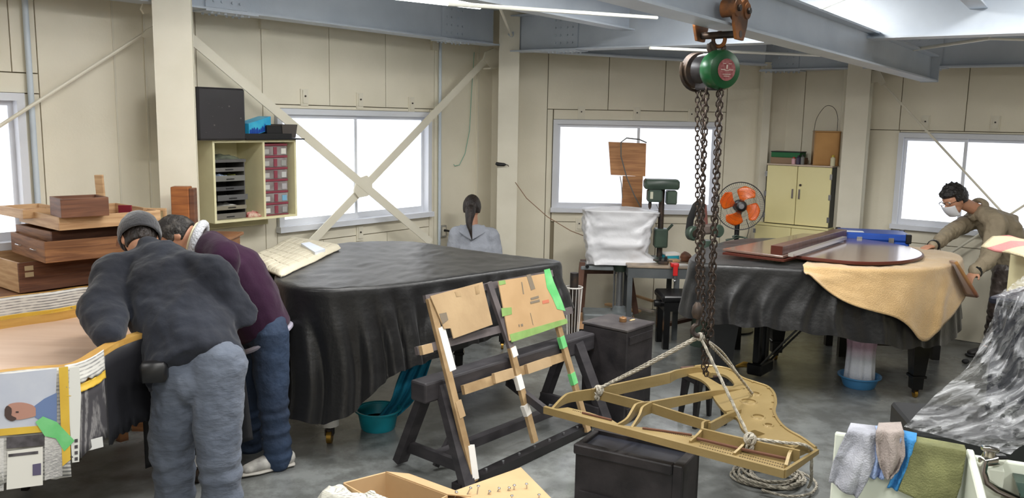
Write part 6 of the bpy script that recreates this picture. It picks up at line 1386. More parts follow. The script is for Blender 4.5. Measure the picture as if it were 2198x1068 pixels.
def film2(a, b_): p = P(2138, 642, 3.70).lerp(P(2290, 590, 3.4), a).lerp(P(2205, 612, 4.35).lerp(P(2330, 580, 4.1), a), b_); p.z = max(zt4 + .035, p.z); return p + V(0, 0, .02 * abs(nz(a * 7, b_ * 7)) + .01 * nz(a * 19, b_ * 3))
o = MB().grid(film2, 50, 40).build('plastic_sheet', M['film'], smooth='all'); tag(o, 'clear plastic on the top of the dark piano at the right edge', 'plastic sheet')
# pink and cream blanket on a covered seat behind
M['pinkb'] = mat('cream_pink_blanket', (206, 190, 160), .95, bump=.3, bscale=100)
nt = M['pinkb'].node_tree; N = nt.nodes; tc = N.new('ShaderNodeTexCoord'); wv = N.new('ShaderNodeTexWave'); wv.inputs['Scale'].default_value = 1.6; wv.bands_direction = 'DIAGONAL'; rr = N.new('ShaderNodeValToRGB')
rr.color_ramp.elements[0].position = .62; rr.color_ramp.elements[1].position = .7; rr.color_ramp.elements[0].color = srgb(208, 194, 162); rr.color_ramp.elements[1].color = srgb(216, 138, 136)
nt.links.new(tc.outputs['Object'], wv.inputs[0]); nt.links.new(wv.outputs['Fac'], rr.inputs[0]); nt.links.new(rr.outputs[0], N['Principled BSDF'].inputs['Base Color'])
py = 4.7
t = thing('padded_crate', 'tall crate under the pink and cream blanket at the right edge', 'crate', V(P(2240, 600, py).x, py, 0)); c = P(2205, 560, py); cB = Fr(c.x + .12, py - .02, -.1); MB(cB).bbox(0, .7, 0, .5, 0, P(2180, 545, py).z, .03).build('crate_body', M['cream'], t)
def pk(a, b_):
    zt5 = P(2180, 537, py).z; x = c.x + .02 + .75 * a
    if b_ < .3: y = py + .4 - b_ / .3 * .46; z = zt5 + .02 + .01 * nz(a * 5, b_ * 9)
    else: q = (b_ - .3) / .7; x -= .14 * q * (1 - a); y = py - .11 - .06 * q - .02 * math.sin(a * 14 + 1); z = zt5 - .01 - q * (.80 - .1 * a)
    if a < .12: k = 1 - a / .12; x = c.x + .02 + .05 * a - (.06 + .05 * max(0, b_ - .3)) * k; z -= .06 * k
    return V(x + .01 * nz(z * 9, a * 5), y, z + .015 * nz(a * 6, b_ * 6))
o = MB().grid(pk, 50, 50).build('blanket', M['pinkb'], smooth='all', mods=[SOL(.012)]); tag(o, 'cream and pink striped blanket over the crate behind the plastic-wrapped piano', 'blanket')
# ------------------------------------------------------------ sink with cloths and tap
sz = .83
M['sink'] = mat('white_sink_enamel', (222, 228, 214), .25)
t = thing('sink', 'white sink cabinet in the bottom right corner', 'sink', V(1.35, 2.5, 0))
qa, qb = G(1806, 926, sz), G(2074, 966, sz); sl = Fr(qa.x, qa.y, math.atan2(qb.y - qa.y, qb.x - qa.x)); Lw = (qb - qa).xy.length
MB(sl).bbox(-.02, Lw, -.03, 0, 0, sz, .005).build('front_panel', M['sink'], t)
MB(sl).bbox(Lw, Lw + .025, -.55, .02, 0, sz, .005).build('side_panel', M['sink'], t)
MB(sl).bbox(Lw + .026, Lw + .9, .0, .03, 0, sz - .02, .004).build('back_panel', M['sink'], t)
MB(sl).box(Lw + .026, Lw + .9, -.55, -.001, sz - .2, sz - .18).build('basin_floor', mat('brown_stained_basin', (112, 96, 84), .35, rgb2=(84, 78, 76), scale=5), t)
MB(sl).bbox(Lw + .026, Lw + .11, -.06, -.001, sz - .179, sz - .03, .004).build('rim', M['sink'], t)
MB(sl).box(Lw + .14, Lw + .9, -.2, -.002, sz - .06, sz - .052).build('glass_shelf', mat('dark_green_glass', (44, 66, 58), .08, alpha=.8), t)
# tap
tp = P(2128, 985, 2.62); M['chrome'] = mat('chrome', (200, 198, 192), .12, metal=1)
t = thing('tap', 'chrome tap with a curved spout over the sink', 'tap', tp)
def PT(u, v, y=2.62): return P(u, v, y)
MB().tube([PT(2150, 985, 2.75), PT(2128, 985), PT(2112, 990)], [.02, .022, .016], 14).build('tap_body', M['chrome'], t, smooth=True); MB().lathe(PT(2122, 985, 2.63) - V(0, 0, .01), [(.02, 0), (.022, .02), (.016, .04), (.012, .05)], 16).build('valve', M['chrome'], t, smooth=True)
MB().tube([PT(2108, 960), PT(2120, 962), PT(2142, 967)], [.008, .011, .009], 10).build('tap_handle', M['chrome'], t, smooth=True); MB().tube([PT(2112, 985), PT(2107, 1010), PT(2116, 1032), PT(2140, 1050), PT(2175, 1066), PT(2230, 1085)], [.017, .016, .013, .012, .012, .012], 12).build('spout', M['chrome'], t, smooth=True)
# cloths over the rim
def drape_px(name, L, m_, label, cat, n=24, m=30, wr=.010, th=.005, seed=0):
    """L: rows of (left pixel, right pixel, distance in front of the panel), top to bottom"""
    def un(p, y): x, z = sl.un(p[0], p[1], y); return sl.w(x, y, z)
    def fn(a, b_):
        s = b_ * (len(L) - 1); k = min(int(s), len(L) - 2); q = s - k; p = un(L[k][0], L[k][2]).lerp(un(L[k + 1][0], L[k + 1][2]), q).lerp(un(L[k][1], L[k][2]).lerp(un(L[k + 1][1], L[k + 1][2]), q), a)
        return p - sl.y * (wr * (1 + math.sin(a * 9 + b_ * 2 + seed)) + wr * 1.6 * (.5 + nz(a * 4 + seed, b_ * 4)) + wr * .5 * nz(a * 13, b_ * 11 + seed)) * min(1, b_ * 5)
    return tag(MB().grid(fn, n, m).build(name, m_, smooth='all', mods=[SOL(th)]), label, cat)
Mt = lambda n_, a, b1: mat(n_, a, .95, rgb2=b1, scale=9, bump=.5, bscale=160, lo=.3, hi=.6)
def lift(p): p.z = max(p.z, sz + .006); return p
drape_px('towel', [((1872, 914), (1936, 916), .02), ((1874, 926), (1938, 926), -.055), ((1876, 975), (1920, 985), -.055), ((1866, 1020), (1896, 1022), -.055)], Mt('pale_blue_towel', (164, 184, 222), (140, 160, 204)), 'pale blue cloth between the white towel and the beige rag', 'towel', seed=4)
drape_px('towel', [((1826, 908), (1878, 914), .02), ((1818, 922), (1884, 928), -.07), ((1800, 960), (1878, 985), -.075), ((1790, 985), (1862, 1030), -.08), ((1780, 1030), (1840, 1066), -.08)], Mt('white_dirty_towel', (200, 202, 212), (156, 158, 168)), 'white stained towel hanging over the left end of the sink', 'towel', seed=1)
drape_px('towel', [((1930, 922), (1968, 930), .02), ((1928, 935), (1966, 942), -.06), ((1918, 1000), (1952, 1000), -.06), ((1905, 1040), (1932, 1048), -.06)], Mt('sky_blue_cloth', (70, 150, 210), (56, 134, 196)), 'bright sky blue cloth beside the green pad', 'towel', seed=6)
drape_px('rag', [((1886, 908), (1934, 906), .0), ((1880, 922), (1940, 924), -.08), ((1882, 965), (1942, 975), -.09), ((1890, 1000), (1928, 1005), -.09), ((1900, 1022), (1912, 1022), -.09)], Mt('beige_rag', (178, 166, 160), (150, 140, 136)), 'beige crumpled rag over the sink edge', 'rag', seed=2)
drape_px('felt_pad', [((1962, 938), (2070, 958), .0), ((1960, 950), (2074, 970), -.075), ((1948, 1000), (2062, 1040), -.085), ((1928, 1050), (2040, 1100), -.09)], Mt('olive_green_felt', (142, 144, 98), (104, 106, 70)), 'olive green felt pad hanging over the sink edge', 'pad', seed=3, wr=.003, th=.012)
# ------------------------------------------------------------ people
M['skin'] = mat('skin', (196, 146, 118), .5, rgb2=(188, 136, 108), scale=12); M['hairm'] = mat('dark_brown_black_hair', (26, 20, 18), .5, rgb2=(46, 34, 28), scale=30, stretch=(1, 1, .3), bump=.6, bscale=70)
def remesh(o, vox, smooth=4, tex=None, amt=0.0):
    m = o.modifiers.new('remesh', 'REMESH'); m.mode = 'VOXEL'; m.voxel_size = vox; m.use_smooth_shade = True
    m = o.modifiers.new('smooth', 'SMOOTH'); m.factor = .5; m.iterations = smooth
    for (sc_, st) in (tex or ()):
        tx = bpy.data.textures.new('folds', 'CLOUDS'); tx.noise_scale = sc_; tx.noise_depth = 1
        m = o.modifiers.new('folds', 'DISPLACE'); m.texture = tx; m.strength = st; m.mid_level = .5; m.texture_coords = 'LOCAL'
    return o
def orth(F, U):
    F = Vector(F).normalized(); U = Vector(U); U = (U - F * U.dot(F)).normalized(); return F, U, F.cross(U)
def hand(mb, wrist, d, palm_n, curl=.5, thumb=1, s=1.0):
    """palm and five bent fingers; d = direction of the hand, palm_n = out of the palm"""
    d = Vector(d).normalized(); n = Vector(palm_n); n = (n - d * n.dot(d)).normalized(); sd = d.cross(n)
    w = Vector(wrist); mb.limb([w, w + d * .03 * s, w + d * .085 * s], [(.026 * s, .018 * s), (.038 * s, .017 * s), (.042 * s, .014 * s)], 12, ref=sd)
    for k, (o, L, r) in enumerate(((-.032, .058, .0082), (-.011, .072, .009), (.011, .076, .009), (.031, .068, .0088))):
        p = w + d * .085 * s + sd * o * s * thumb; pts = [p - d * .03 * s, p]; dd = d.copy()
        for q in (.42, .32, .26):
            a = curl * (.55 + .1 * k); dd = (dd * math.cos(a) + n * math.sin(a)).normalized(); n2 = n; p = p + dd * L * q * s * 1.05; pts.append(p)
        mb.limb(pts, [r * s, r * s, r * s, r * .92 * s, r * .8 * s], 8)
    p = w + d * .025 * s + sd * .03 * s * thumb; t1 = (sd * thumb * .7 + d * .7 + n * .3).normalized(); t2 = (sd * thumb * .25 + d * .9 + n * .4).normalized()
    mb.limb([p - t1 * .01, p + t1 * .035 * s, p + t1 * .035 * s + t2 * .03 * s], [.012 * s, .0105 * s, .009 * s], 8)
def head(mb, c, F, U, s=1.0):
    F, U, S = orth(F, U); c = Vector(c); R3 = Matrix((S, F, U)).transposed()
    mb.ell(c + U * .012 * s, (.074 * s, .092 * s, .104 * s), 20, 14, R3); mb.ell(c + F * .03 * s - U * .062 * s, (.052 * s, .056 * s, .056 * s), 16, 10, R3)
    mb.ell(c + F * .062 * s - U * .095 * s, (.024 * s, .022 * s, .018 * s), 12, 8, R3); mb.ell(c + F * .09 * s - U * .022 * s, (.012 * s, .022 * s, .020 * s), 12, 8, R3); mb.ell(c + F * .084 * s + U * .0 * s, (.008 * s, .014 * s, .03 * s), 10, 8, R3)
    mb.ell(c + F * .072 * s + U * .028 * s, (.05 * s, .016 * s, .012 * s), 12, 8, R3); mb.ell(c + F * .078 * s - U * .062 * s, (.022 * s, .012 * s, .009 * s), 12, 8, R3)
    for k in (-1, 1): mb.ell(c + S * (.074 * k * s) - U * .008 * s - F * .008 * s, (.011 * s, .02 * s, .032 * s), 12, 8, R3)
    return F, U, S, R3
def eyes(par, c, F, U, S, s=1.0):
    for k in (-1, 1):
        o = MB().ell(c + F * .083 * s + S * (.031 * k * s) + U * .008 * s, (.011 * s, .007 * s, .008 * s), 12, 8).build('eye', mat('eye_white', (225, 222, 216), .2) if 'eyew' not in M else M['eyew'], par, smooth=True)
        MB().ell(c + F * .089 * s + S * (.031 * k * s) + U * .008 * s, (.0045 * s, .003 * s, .0045 * s), 10, 6).build('iris', M['black'], o, smooth=True)
    MB().tube([c + F * .086 * s - U * .064 * s + S * (x * s) - F * abs(x) * .3 for x in (-.02, -.01, 0, .01, .02)], .0035, 6, rb=.005).build('lips', mat('lip_colour', (160, 96, 84), .5), par, smooth=True)
def hairshell(par, c, F, U, S, R3, s=1.0, rough=.006, low=-.35, face=.30, top=.5, name='hair', m_=None, k=1.10, spike=0):
    mb = MB(); n, m = 48, 32; base = 0
    for i in range(m + 1):
        ph = PI * i / m
        for j in range(n):
            t = 2 * PI * j / n; d = Vector((math.sin(ph) * math.cos(t), math.sin(ph) * math.sin(t), -math.cos(ph)))
            isface = (d.y > face and d.z < top) or d.z < low or (d.z < -.1 and d.y > .1)
            r = .86 if isface else k + rough * 8 * nz(d.x * 6, d.y * 6, d.z * 6) + spike * max(0, nz(d.x * 11, d.y * 11, d.z * 9)) * (1 if d.z > -.1 else .3)
            mb.v.append(Vector(c) + U * .012 * s + R3 @ Vector((d.x * .077 * r * s, d.y * .096 * r * s, d.z * .107 * r * s)))
    for i in range(m):
        for j in range(n): l = (j + 1) % n; mb.f.append([i * n + j, i * n + l, (i + 1) * n + l, (i + 1) * n + j])
    return mb.build(name, m_ or M['hairm'], par, smooth=True, mods=[SUB(1)])
def body(root, J, s=1.0, fem=False):
    """one continuous skin figure from the joints"""
    mb = MB(); lat = (J['sr'] - J['sl']).normalized(); w = .94 if fem else 1
    mid = J['pel'].lerp(J['chest'], .5)
    mb.limb([J['pel'], mid + J.get('bow', V(0, 0, 0)), J['chest'], J['chest'].lerp(J['neck'], .75)], [(.145 * w, .095), (.125 * w, .09), (.145 * w, .10), (.11 * w, .07)], 18, ref=lat)
    mb.limb([J['chest'].lerp(J['neck'], .6), J['neck'], J['head'] - J['F'] * .02 * 0 + (J['neck'] - J['head']).normalized() * .06], [.06, .052, .05], 14)
    F, U, S, R3 = head(mb, J['head'], J['F'], J['U'], s)
    for k in 'lr':
        mb.limb([J['neck'].lerp(J['s' + k], .35) - V(0, 0, .02), J['s' + k]], [.05, .05], 12); mb.limb([J['s' + k], J['e' + k], J['w' + k]], [.05, .038, .025], 12)
        mb.limb([J['h' + k], J['k' + k], J['a' + k]], [.08, .052, .036], 14); mb.limb([J['a' + k], J['a' + k] + J['t' + k] * .10 - V(0, 0, J['a' + k].z - .035)], [.034, .028], 10)
        d = J.get('hd' + k, (J['w' + k] - J['e' + k]).normalized()); hand(mb, J['w' + k], d, J.get('pn' + k, V(0, 0, -1)), J.get('curl' + k, .45), 1 if k == 'l' else -1, .92)
    o = mb.build('body', M['skin'], root, smooth=True); remesh(o, .0065, 2); return F, U, S, R3
def shoe(root, a, t, m_, sole, name='shoe'):
    t = Vector(t); t.z = 0; t.normalize(); sd = V(t.y, -t.x, 0); c = V(a.x, a.y, 0)
    mb = MB(); mb.limb([c - t * .06 + V(0, 0, .05), c + t * .02 + V(0, 0, .06), c + t * .10 + V(0, 0, .048), c + t * .18 + V(0, 0, .036)], [(.036, .045), (.040, .052), (.044, .036), (.036, .026)], 14, ref=sd)
    mb.limb([c + V(0, 0, .05) - t * .02, a + V(0, 0, .03)], [.045, .042], 12)
    o = mb.build(name, m_, root, smooth=True); remesh(o, .008, 3)
    MB().limb([c - t * .075 + V(0, 0, .014), c + t * .02 + V(0, 0, .014), c + t * .12 + V(0, 0, .014), c + t * .205 + V(0, 0, .016)], [(.038, .014), (.038, .014), (.046, .014), (.034, .013)], 14, ref=sd).build('sole', sole, o, smooth=True)
    lc = MB()
    for q in (.03, .055, .08, .105): lc.tube([c + t * q + sd * x + V(0, 0, .098 - q * .22 - abs(x) * .5) for x in (-.024, -.012, 0, .012, .024)], .0035, 5)
    lc.build('laces', M['wtape'], o); return o
def garment(root, segs, m_, name, vox=.010, tex=None, label=None, sm=5, ck=1.0):
    mb = MB()
    for i_, (pts, rs, ref) in enumerate(segs): mb.limb(pts, rs, 18, ref=ref, ck=(ck if i_ == 0 else 1.0))
    o = mb.build(name, m_, root, smooth=True); remesh(o, vox, sm, tex)
    if label: o['label'] = label
    return o
def cuff(root, p, d, r, m_, name='cuff', L=.03):
    d = Vector(d).normalized(); return MB().tube([p - d * L / 2, p, p + d * L / 2], [r, r * 1.04, r], 16).build(name, m_, root, smooth=True)
# ---- person 1: cap, dark fleece, grey-blue trousers, back to us
J = dict(pel=P(428, 770, 3.66), chest=P(352, 625, 3.92), neck=P(325, 548, 4.02), head=P(300, 512, 4.12), F=V(-.35, .6, -.75), U=V(-.35, .7, .5),
         sl=P(250, 585, 3.95), sr=P(452, 590, 3.88), el=P(222, 665, 3.72), er=P(515, 672, 3.84), wl=P(233, 728, 3.50), wr=P(430, 705, 4.15),
         hl=P(385, 800, 3.62), hr=P(470, 797, 3.6), kl=P(370, 965, 3.66), kr=P(468, 965, 3.58), al=P(384, 1150, 3.72), ar=P(490, 1165, 3.62), tl=V(-.3, 1, 0).normalized(), tr=V(-.1, 1, 0).normalized(),
         hdl=V(-.05, -.25, -.9), pnl=V(.6, .5, -.2), curll=.7)
r1 = thing('person', 'person in charcoal cap, dark fleece and grey-blue trousers bending over the open piano', 'person', V(J['pel'].x, J['pel'].y, 0))
F, U, S, R3 = body(r1, J)
lat = (J['sr'] - J['sl']).normalized()
M['fleece'] = mat('dark_charcoal_fleece', (35, 37, 44), .95, rgb2=(50, 54, 64), scale=2.2, bump=.12, bscale=60, sheen=.12, detail=3, lo=.40, hi=.75, spec=.15)
dn = (J['pel'] - J['chest']).normalized()
hem = J['pel'] + V(.0, -.03, -.045)
garment(r1, [([hem, J['pel'].lerp(J['chest'], .28) , J['pel'].lerp(J['chest'], .62) + V(.0, 0, .02), J['chest'] + V(.0, 0, .02), J['chest'].lerp(J['neck'], .8)], [(.216, .2), (.212, .188), (.212, .165), (.225, .155), (.15, .10)], lat),
             ([J['neck'].lerp(J['sl'], .3) - V(0, 0, .01), J['sl']], [.085, .095], None), ([J['neck'].lerp(J['sr'], .3) - V(0, 0, .01), J['sr']], [.085, .095], None),
             ([J['sl'], J['sl'].lerp(J['el'], .5), J['el'], J['el'].lerp(J['wl'], .55), J['el'].lerp(J['wl'], .92)], [.10, .095, .10, .088, .066], None), ([J['sr'], J['er'], J['er'].lerp(J['wr'], .9)], [.095, .085, .06], None),
             ([J['chest'].lerp(J['neck'], .85), J['neck'] + (J['head'] - J['neck']) * .25], [.09, .075], None)], M['fleece'], 'fleece_jacket', tex=[(.14, .04), (.05, .012)], sm=5, ck=.12)
M['trouser'] = mat('grey_blue_corduroy', (100, 107, 120), .9, rgb2=(86, 93, 106), scale=5, bump=.35, bscale=24, stretch=(1, 1, 2.2), sheen=.1, spec=.15)
def trouser(root, J, m_, r=(.115, .085, .072), tex=None, rings=True, seat=(.18, .14)):
    lat_ = (J['hr'] - J['hl']).normalized(); segs = [([J['pel'] + V(0, 0, .05), J['pel'] - V(0, 0, .05), (J['hl'] + J['hr']) / 2 - V(0, 0, .03)], [(seat[0] * .95, seat[1] * .9), seat, (seat[0] * .85, seat[1] * .85)], lat_)]
    for k in 'lr':
        h, kk, a = J['h' + k], J['k' + k], J['a' + k]; pts, rs = [h + V(0, 0, .03)], [r[0] * 1.03]
        for q in range(1, 6): pts.append(h.lerp(kk, q / 6)); rs.append(r[0] + (r[1] * 1.02 - r[0]) * q / 6)
        n_ = 12
        for q in range(n_ + 1):
            f_ = q / n_; pts.append(kk.lerp(a + V(0, 0, -.0), f_)); rs.append(r[1] + (r[2] - r[1]) * f_ + (.007 * math.sin(q * 2.4) if rings else 0))
        segs.append((pts, rs, None))
    return garment(root, segs, m_, 'trousers', vox=.009, tex=tex, sm=2)
trouser(r1, J, M['trouser'], (.118, .094, .082), tex=[(.12, .022), (.035, .009)], seat=(.185, .14))
M['shoew'] = mat('grey_white_trainer', (196, 194, 188), .6, rgb2=(150, 148, 144), scale=20); M['shoed'] = mat('dark_shoe', (40, 38, 38), .5)
for k in 'lr': shoe(r1, J['a' + k], J['t' + k], M['shoed'], M['rubber'])
# cap
mb = MB(); n, m = 40, 20; c = J['head'] + U * .022 - F * .006
for i in range(m + 1):
    ph = (PI * .60) * i / m
    for j in range(n):
        t = 2 * PI * j / n; d = Vector((math.sin(ph) * math.cos(t), math.sin(ph) * math.sin(t), math.cos(ph))); k = 1.0 + .03 * nz(d.x * 4, d.y * 4, d.z * 4)
        mb.v.append(c + R3 @ Vector((d.x * .094 * k, d.y * .114 * k, d.z * .112 * k)))
for i in range(m):
    for j in range(n): l = (j + 1) % n; mb.f.append([i * n + j, i * n + l, (i + 1) * n + l, (i + 1) * n + j])
M['capm'] = mat('charcoal_knit', (58, 58, 62), .95, rgb2=(46, 46, 50), scale=12, bump=.3, bscale=90, sheen=.4)
cap = mb.build('cap', M['capm'], r1, smooth='all', mods=[SOL(.006, 1)]); cap['label'] = 'charcoal cloth cap'
bp_ = [c + R3 @ Vector((.084 * math.cos(t), .105 * math.sin(t), -.02)) for t in [PI * i / 12 for i in range(13)]]; bq = [c + R3 @ Vector((.074 * math.cos(t), .105 * math.sin(t) + .055 * math.sin(t), -.035)) for t in [PI * i / 12 for i in range(13)]]
mb = MB(); mb.v = bp_ + bq; mb.f = [[i, i + 1, 14 + i, 13 + i] for i in range(12)]; mb.build('brim', M['capm'], cap, smooth='all', mods=[SOL(.006)])
hairshell(r1, J['head'], F, U, S, R3, low=-.7, k=1.03)
eyes(r1, J['head'], F, U, S)
# apron hanging in front, belt pouch
M['apron'] = mat('black_apron', (16, 17, 22), .7)
def ap(a, b_):
    top = P(300, 765, 3.85).lerp(P(520, 765, 3.85), a); bot = P(312, 1005, 3.86).lerp(P(545, 940, 3.86), a); p = top.lerp(bot, b_); return p + V(0, .02 * math.sin(a * 12) * b_, .0)
MB().grid(ap, 24, 20).build('apron', M['apron'], r1, smooth='all', mods=[SOL(.006)])
p = P(330, 796, 3.47); MB(Fr(p.x, p.y, .2)).bbox(-.055, .055, -.03, .035, p.z - .045, p.z + .04, .014).build('belt_pouch', M['black'], r1, smooth=True)
# ---- person 2: purple fleece sweater, jeans, leaning in from the right
J = dict(pel=P(560, 705, 4.5), chest=P(492, 585, 4.48), neck=P(440, 522, 4.47), head=P(385, 506, 4.46), F=V(-.35, -.10, -.9), U=V(-.85, .0, .35),
         sl=P(478, 552, 4.28), sr=P(470, 545, 4.66), el=P(455, 650, 4.22), er=P(440, 640, 4.7), wl=P(385, 690, 4.15), wr=P(370, 670, 4.6),
         hl=P(578, 722, 4.42), hr=P(548, 720, 4.58), kl=P(585, 855, 4.40), kr=P(532, 850, 4.58), al=P(598, 985, 4.42), ar=P(538, 960, 4.68), tl=V(-.75, -.55, 0).normalized(), tr=V(-.85, -.3, 0).normalized())
J['bow'] = V(.03, 0, .03)
r2_ = thing('person', 'person in a purple fleece-lined sweater and dark jeans bending forward, grey-streaked dark hair', 'person', V(J['pel'].x, J['pel'].y, 0))
F, U, S, R3 = body(r2_, J); lat = (J['sr'] - J['sl']).normalized(); dn = (J['pel'] - J['chest']).normalized()
M['purple'] = mat('dark_purple_knit', (42, 20, 40), .9, rgb2=(52, 26, 49), scale=3, bump=.1, bscale=80, sheen=.1, spec=.15)
bk = V(.62, 0, .5).normalized()
garment(r2_, [([J['pel'] + dn * .01, J['pel'].lerp(J['chest'], .4) + bk * .02, J['chest'] + bk * .02, J['chest'].lerp(J['neck'], .8)], [(.19, .155), (.195, .165), (.205, .17), (.12, .10)], lat),
              ([J['neck'].lerp(J['sl'], .3), J['sl']], [.08, .085], None), ([J['neck'].lerp(J['sr'], .3), J['sr']], [.08, .085], None), ([J['sl'], J['el'], J['wl'].lerp(J['el'], .1)], [.085, .072, .05], None), ([J['sr'], J['er'], J['wr']], [.085, .07, .05], None)],
        M['purple'], 'sweater', tex=[(.14, .028)], sm=6, ck=.3)
hr_ = [J['pel'] + dn * .055 + lat * (.178 * math.cos(t)) + lat.cross(dn).normalized() * (.148 * math.sin(t)) for t in [2 * PI * i / 40 for i in range(40)]]
M['fluff'] = mat('white_grey_fleece_trim', (196, 198, 204), .95, bump=.8, bscale=70, sheen=.5)
MB().tube(hr_, .014, 8, closed=True).build('fleece_hem', mat('grey_hem', (150, 146, 160), .9), r2_, smooth=True)
nd = (J['neck'] - J['head']).normalized(); cr = J['neck'] + nd * -.02; a_ = nd.cross(V(0, 1, 0)).normalized(); 
cp = [cr - nd * .015 + a_ * (.096 * math.cos(t)) + nd.cross(a_) * (.085 * math.sin(t)) for t in [2 * PI * i / 32 for i in range(32)]]
MB().tube(cp, .024, 10, closed=True).build('fleece_collar', M['fluff'], r2_, smooth=True)
MB().tube([p - nd * .028 - (p - cr) * .02 for p in cp], .006, 8, closed=True).build('collar_edge', mat('cream_edge', (220, 212, 180), .8), r2_, smooth=True)
M['jeans'] = mat('dark_blue_denim', (30, 42, 62), .85, rgb2=(40, 58, 84), scale=4, bump=.3, bscale=40)
trouser(r2_, J, M['jeans'], (.105, .080, .074), tex=[(.12, .016), (.04, .007)], seat=(.165, .135))
for k in 'lr': shoe(r2_, J['a' + k], J['t' + k], M['shoew'], mat('trainer_sole_' + k, (180, 176, 168), .6))
hm2 = mat('greying_dark_hair', (34, 30, 28), .6, rgb2=(104, 98, 92), scale=26, bump=.6, bscale=70, lo=.5, hi=.8)
hairshell(r2_, J['head'], F, U, S, R3, m_=hm2, low=-.5, rough=.01, k=1.12); eyes(r2_, J['head'], F, U, S)
# ---- person 3: seated woman with ponytail
J = dict(pel=P(1019, 612, 7.72), chest=P(1018, 528, 7.72), neck=P(1014, 486, 7.74), head=P(1013, 447, 7.78), F=V(.05, 1, -.15), U=V(0, .1, 1),
         sl=P(981, 500, 7.73), sr=P(1055, 502, 7.73), el=P(972, 560, 7.72), er=P(1064, 562, 7.74), wl=P(985, 578, 7.98), wr=P(1048, 578, 7.98),
         hl=P(1002, 622, 7.76), hr=P(1036, 622, 7.76), kl=P(1000, 612, 8.08), kr=P(1036, 614, 8.08), al=P(1000, 672, 8.06), ar=P(1036, 674, 8.06), tl=V(0, 1, 0), tr=V(0, 1, 0))
r3_ = thing('person', 'woman in a light grey hooded top with a long dark ponytail, seated, seen from behind', 'person', V(J['pel'].x, J['pel'].y, 0))
F, U, S, R3 = body(r3_, J, .98, True); lat = V(1, 0, 0)
M['hoodie'] = mat('light_grey_jersey', (172, 176, 186), .9, rgb2=(160, 164, 174), scale=6, bump=.3, bscale=60, spec=.15)
garment(r3_, [([J['pel'], J['pel'].lerp(J['chest'], .5), J['chest'], J['chest'].lerp(J['neck'], .75)], [(.165, .13), (.155, .125), (.165, .125), (.12, .08)], lat), ([J['neck'].lerp(J['sl'], .3) - V(0, 0, .02), J['sl'] - V(0, 0, .01)], [.06, .066], None), ([J['neck'].lerp(J['sr'], .3) - V(0, 0, .02), J['sr'] - V(0, 0, .01)], [.06, .066], None),
              ([J['sl'] - V(0, 0, .01), J['el'] - V(.015, 0, 0), J['wl']], [.074, .068, .04], None), ([J['sr'] - V(0, 0, .01), J['er'] + V(.015, 0, 0), J['wr']], [.074, .068, .04], None)], M['hoodie'], 'hooded_top', tex=[(.08, .02)], sm=5)
hc_ = P(1016, 494, 7.62)
mb = MB()
def hood(a, b_):
    t = PI * (1 + a); x = math.cos(t); return J['neck'] + V(x * (.10 + .04 * b_), -.07 - .075 * (1 - x * x) * (.6 + .5 * b_), .015 - .12 * b_ * (1 - .6 * abs(x))) + V(0, .05 * abs(x), .0)
mb.grid(hood, 24, 10); mb.build('hood', M['hoodie'], r3_, smooth='all', mods=[SOL(.02)])
hairshell(r3_, J['head'], F, U, S, R3, low=-.55, k=1.10, rough=.003)
c = J['head'] - F * .10; pts = [J['head'] - F * .095 - U * .0, J['head'] - F * .135 - U * .03, P(1007, 478, 7.58), P(1010, 496, 7.55), P(1013, 514, 7.55)]
MB().tube([tuple(p) for p in resample([tuple(p) for p in pts], 16, False)[0]], [.028, .038, .042, .046, .048, .048, .046, .043, .04, .036, .033, .03, .027, .023, .018, .012, .004], 14).build('ponytail', M['hairm'], r3_, smooth=True)
garment(r3_, [([J['hl'], J['kl']], [.09, .07], None), ([J['hr'], J['kr']], [.09, .07], None), ([J['kl'], J['al']], [.068, .05], None), ([J['kr'], J['ar']], [.068, .05], None), ([J['pel'] + V(0, 0, .02), J['pel'] - V(0, 0, .02)], [(.16, .12), (.16, .12)], lat)], M['jeans'], 'trousers')
for k in 'lr': shoe(r3_, J['a' + k], J['t' + k], M['shoed'], M['rubber'])
eyes(r3_, J['head'], F, U, S, .98)
zs = J['pel'].z - .14; st = thing('stool', 'round work stool under the seated woman', 'stool', V(J['pel'].x, J['pel'].y, 0)); q = V(J['pel'].x, J['pel'].y, 0)
MB().lathe(q + V(0, 0, zs - .05), [(.16, 0), (.175, .015), (.175, .04), (.15, .05), (0, .05)], 28).build('seat', M['black'], st, smooth=True); MB().cyl(q + V(0, 0, .06), q + V(0, 0, zs - .05), .022, .022, 12).build('post', M['steel'], st)
for k in range(5):
    a = 2 * PI * k / 5; e = q + V(.22 * math.cos(a), .22 * math.sin(a), .05); MB().bar(q + V(0, 0, .075), e + V(0, 0, .01), .03, .02).build('leg', M['iron'], st); MB().cyl(e - V(0, .01, .027), e + V(0, .01, -.027), .022, .022, 12).build('caster', M['rubber'], st)
# ---- person 4: khaki work jacket, mask and glasses
J = dict(pel=P(2165, 565, 6.95), chest=P(2140, 492, 6.92), neck=P(2098, 450, 6.92), head=P(2049, 428, 6.88), F=V(-.86, -.28, -.40), U=V(-.30, -.0, .9),
         sl=P(2140, 478, 6.72), sr=P(2095, 470, 7.12), el=P(2124, 552, 6.62), er=P(2048, 492, 6.92), wl=P(2094, 582, 6.52), wr=P(2004, 527, 6.62),
         hl=P(2158, 585, 6.88), hr=P(2172, 585, 7.04), kl=P(2140, 665, 6.88), kr=P(2168, 668, 7.1), al=P(2128, 738, 7.0), ar=P(2172, 740, 7.16), tl=V(-1, -.1, 0).normalized(), tr=V(-1, -.1, 0).normalized(),
         hdr=V(-.85, -.55, -.05), pnr=V(0, 0, -1), curlr=.2, curll=.5)
J['bow'] = V(.03, 0, .02)
r4 = thing('person', 'person in a khaki work jacket, white mask and glasses leaning over the right-hand piano', 'person', V(J['pel'].x, J['pel'].y, 0))
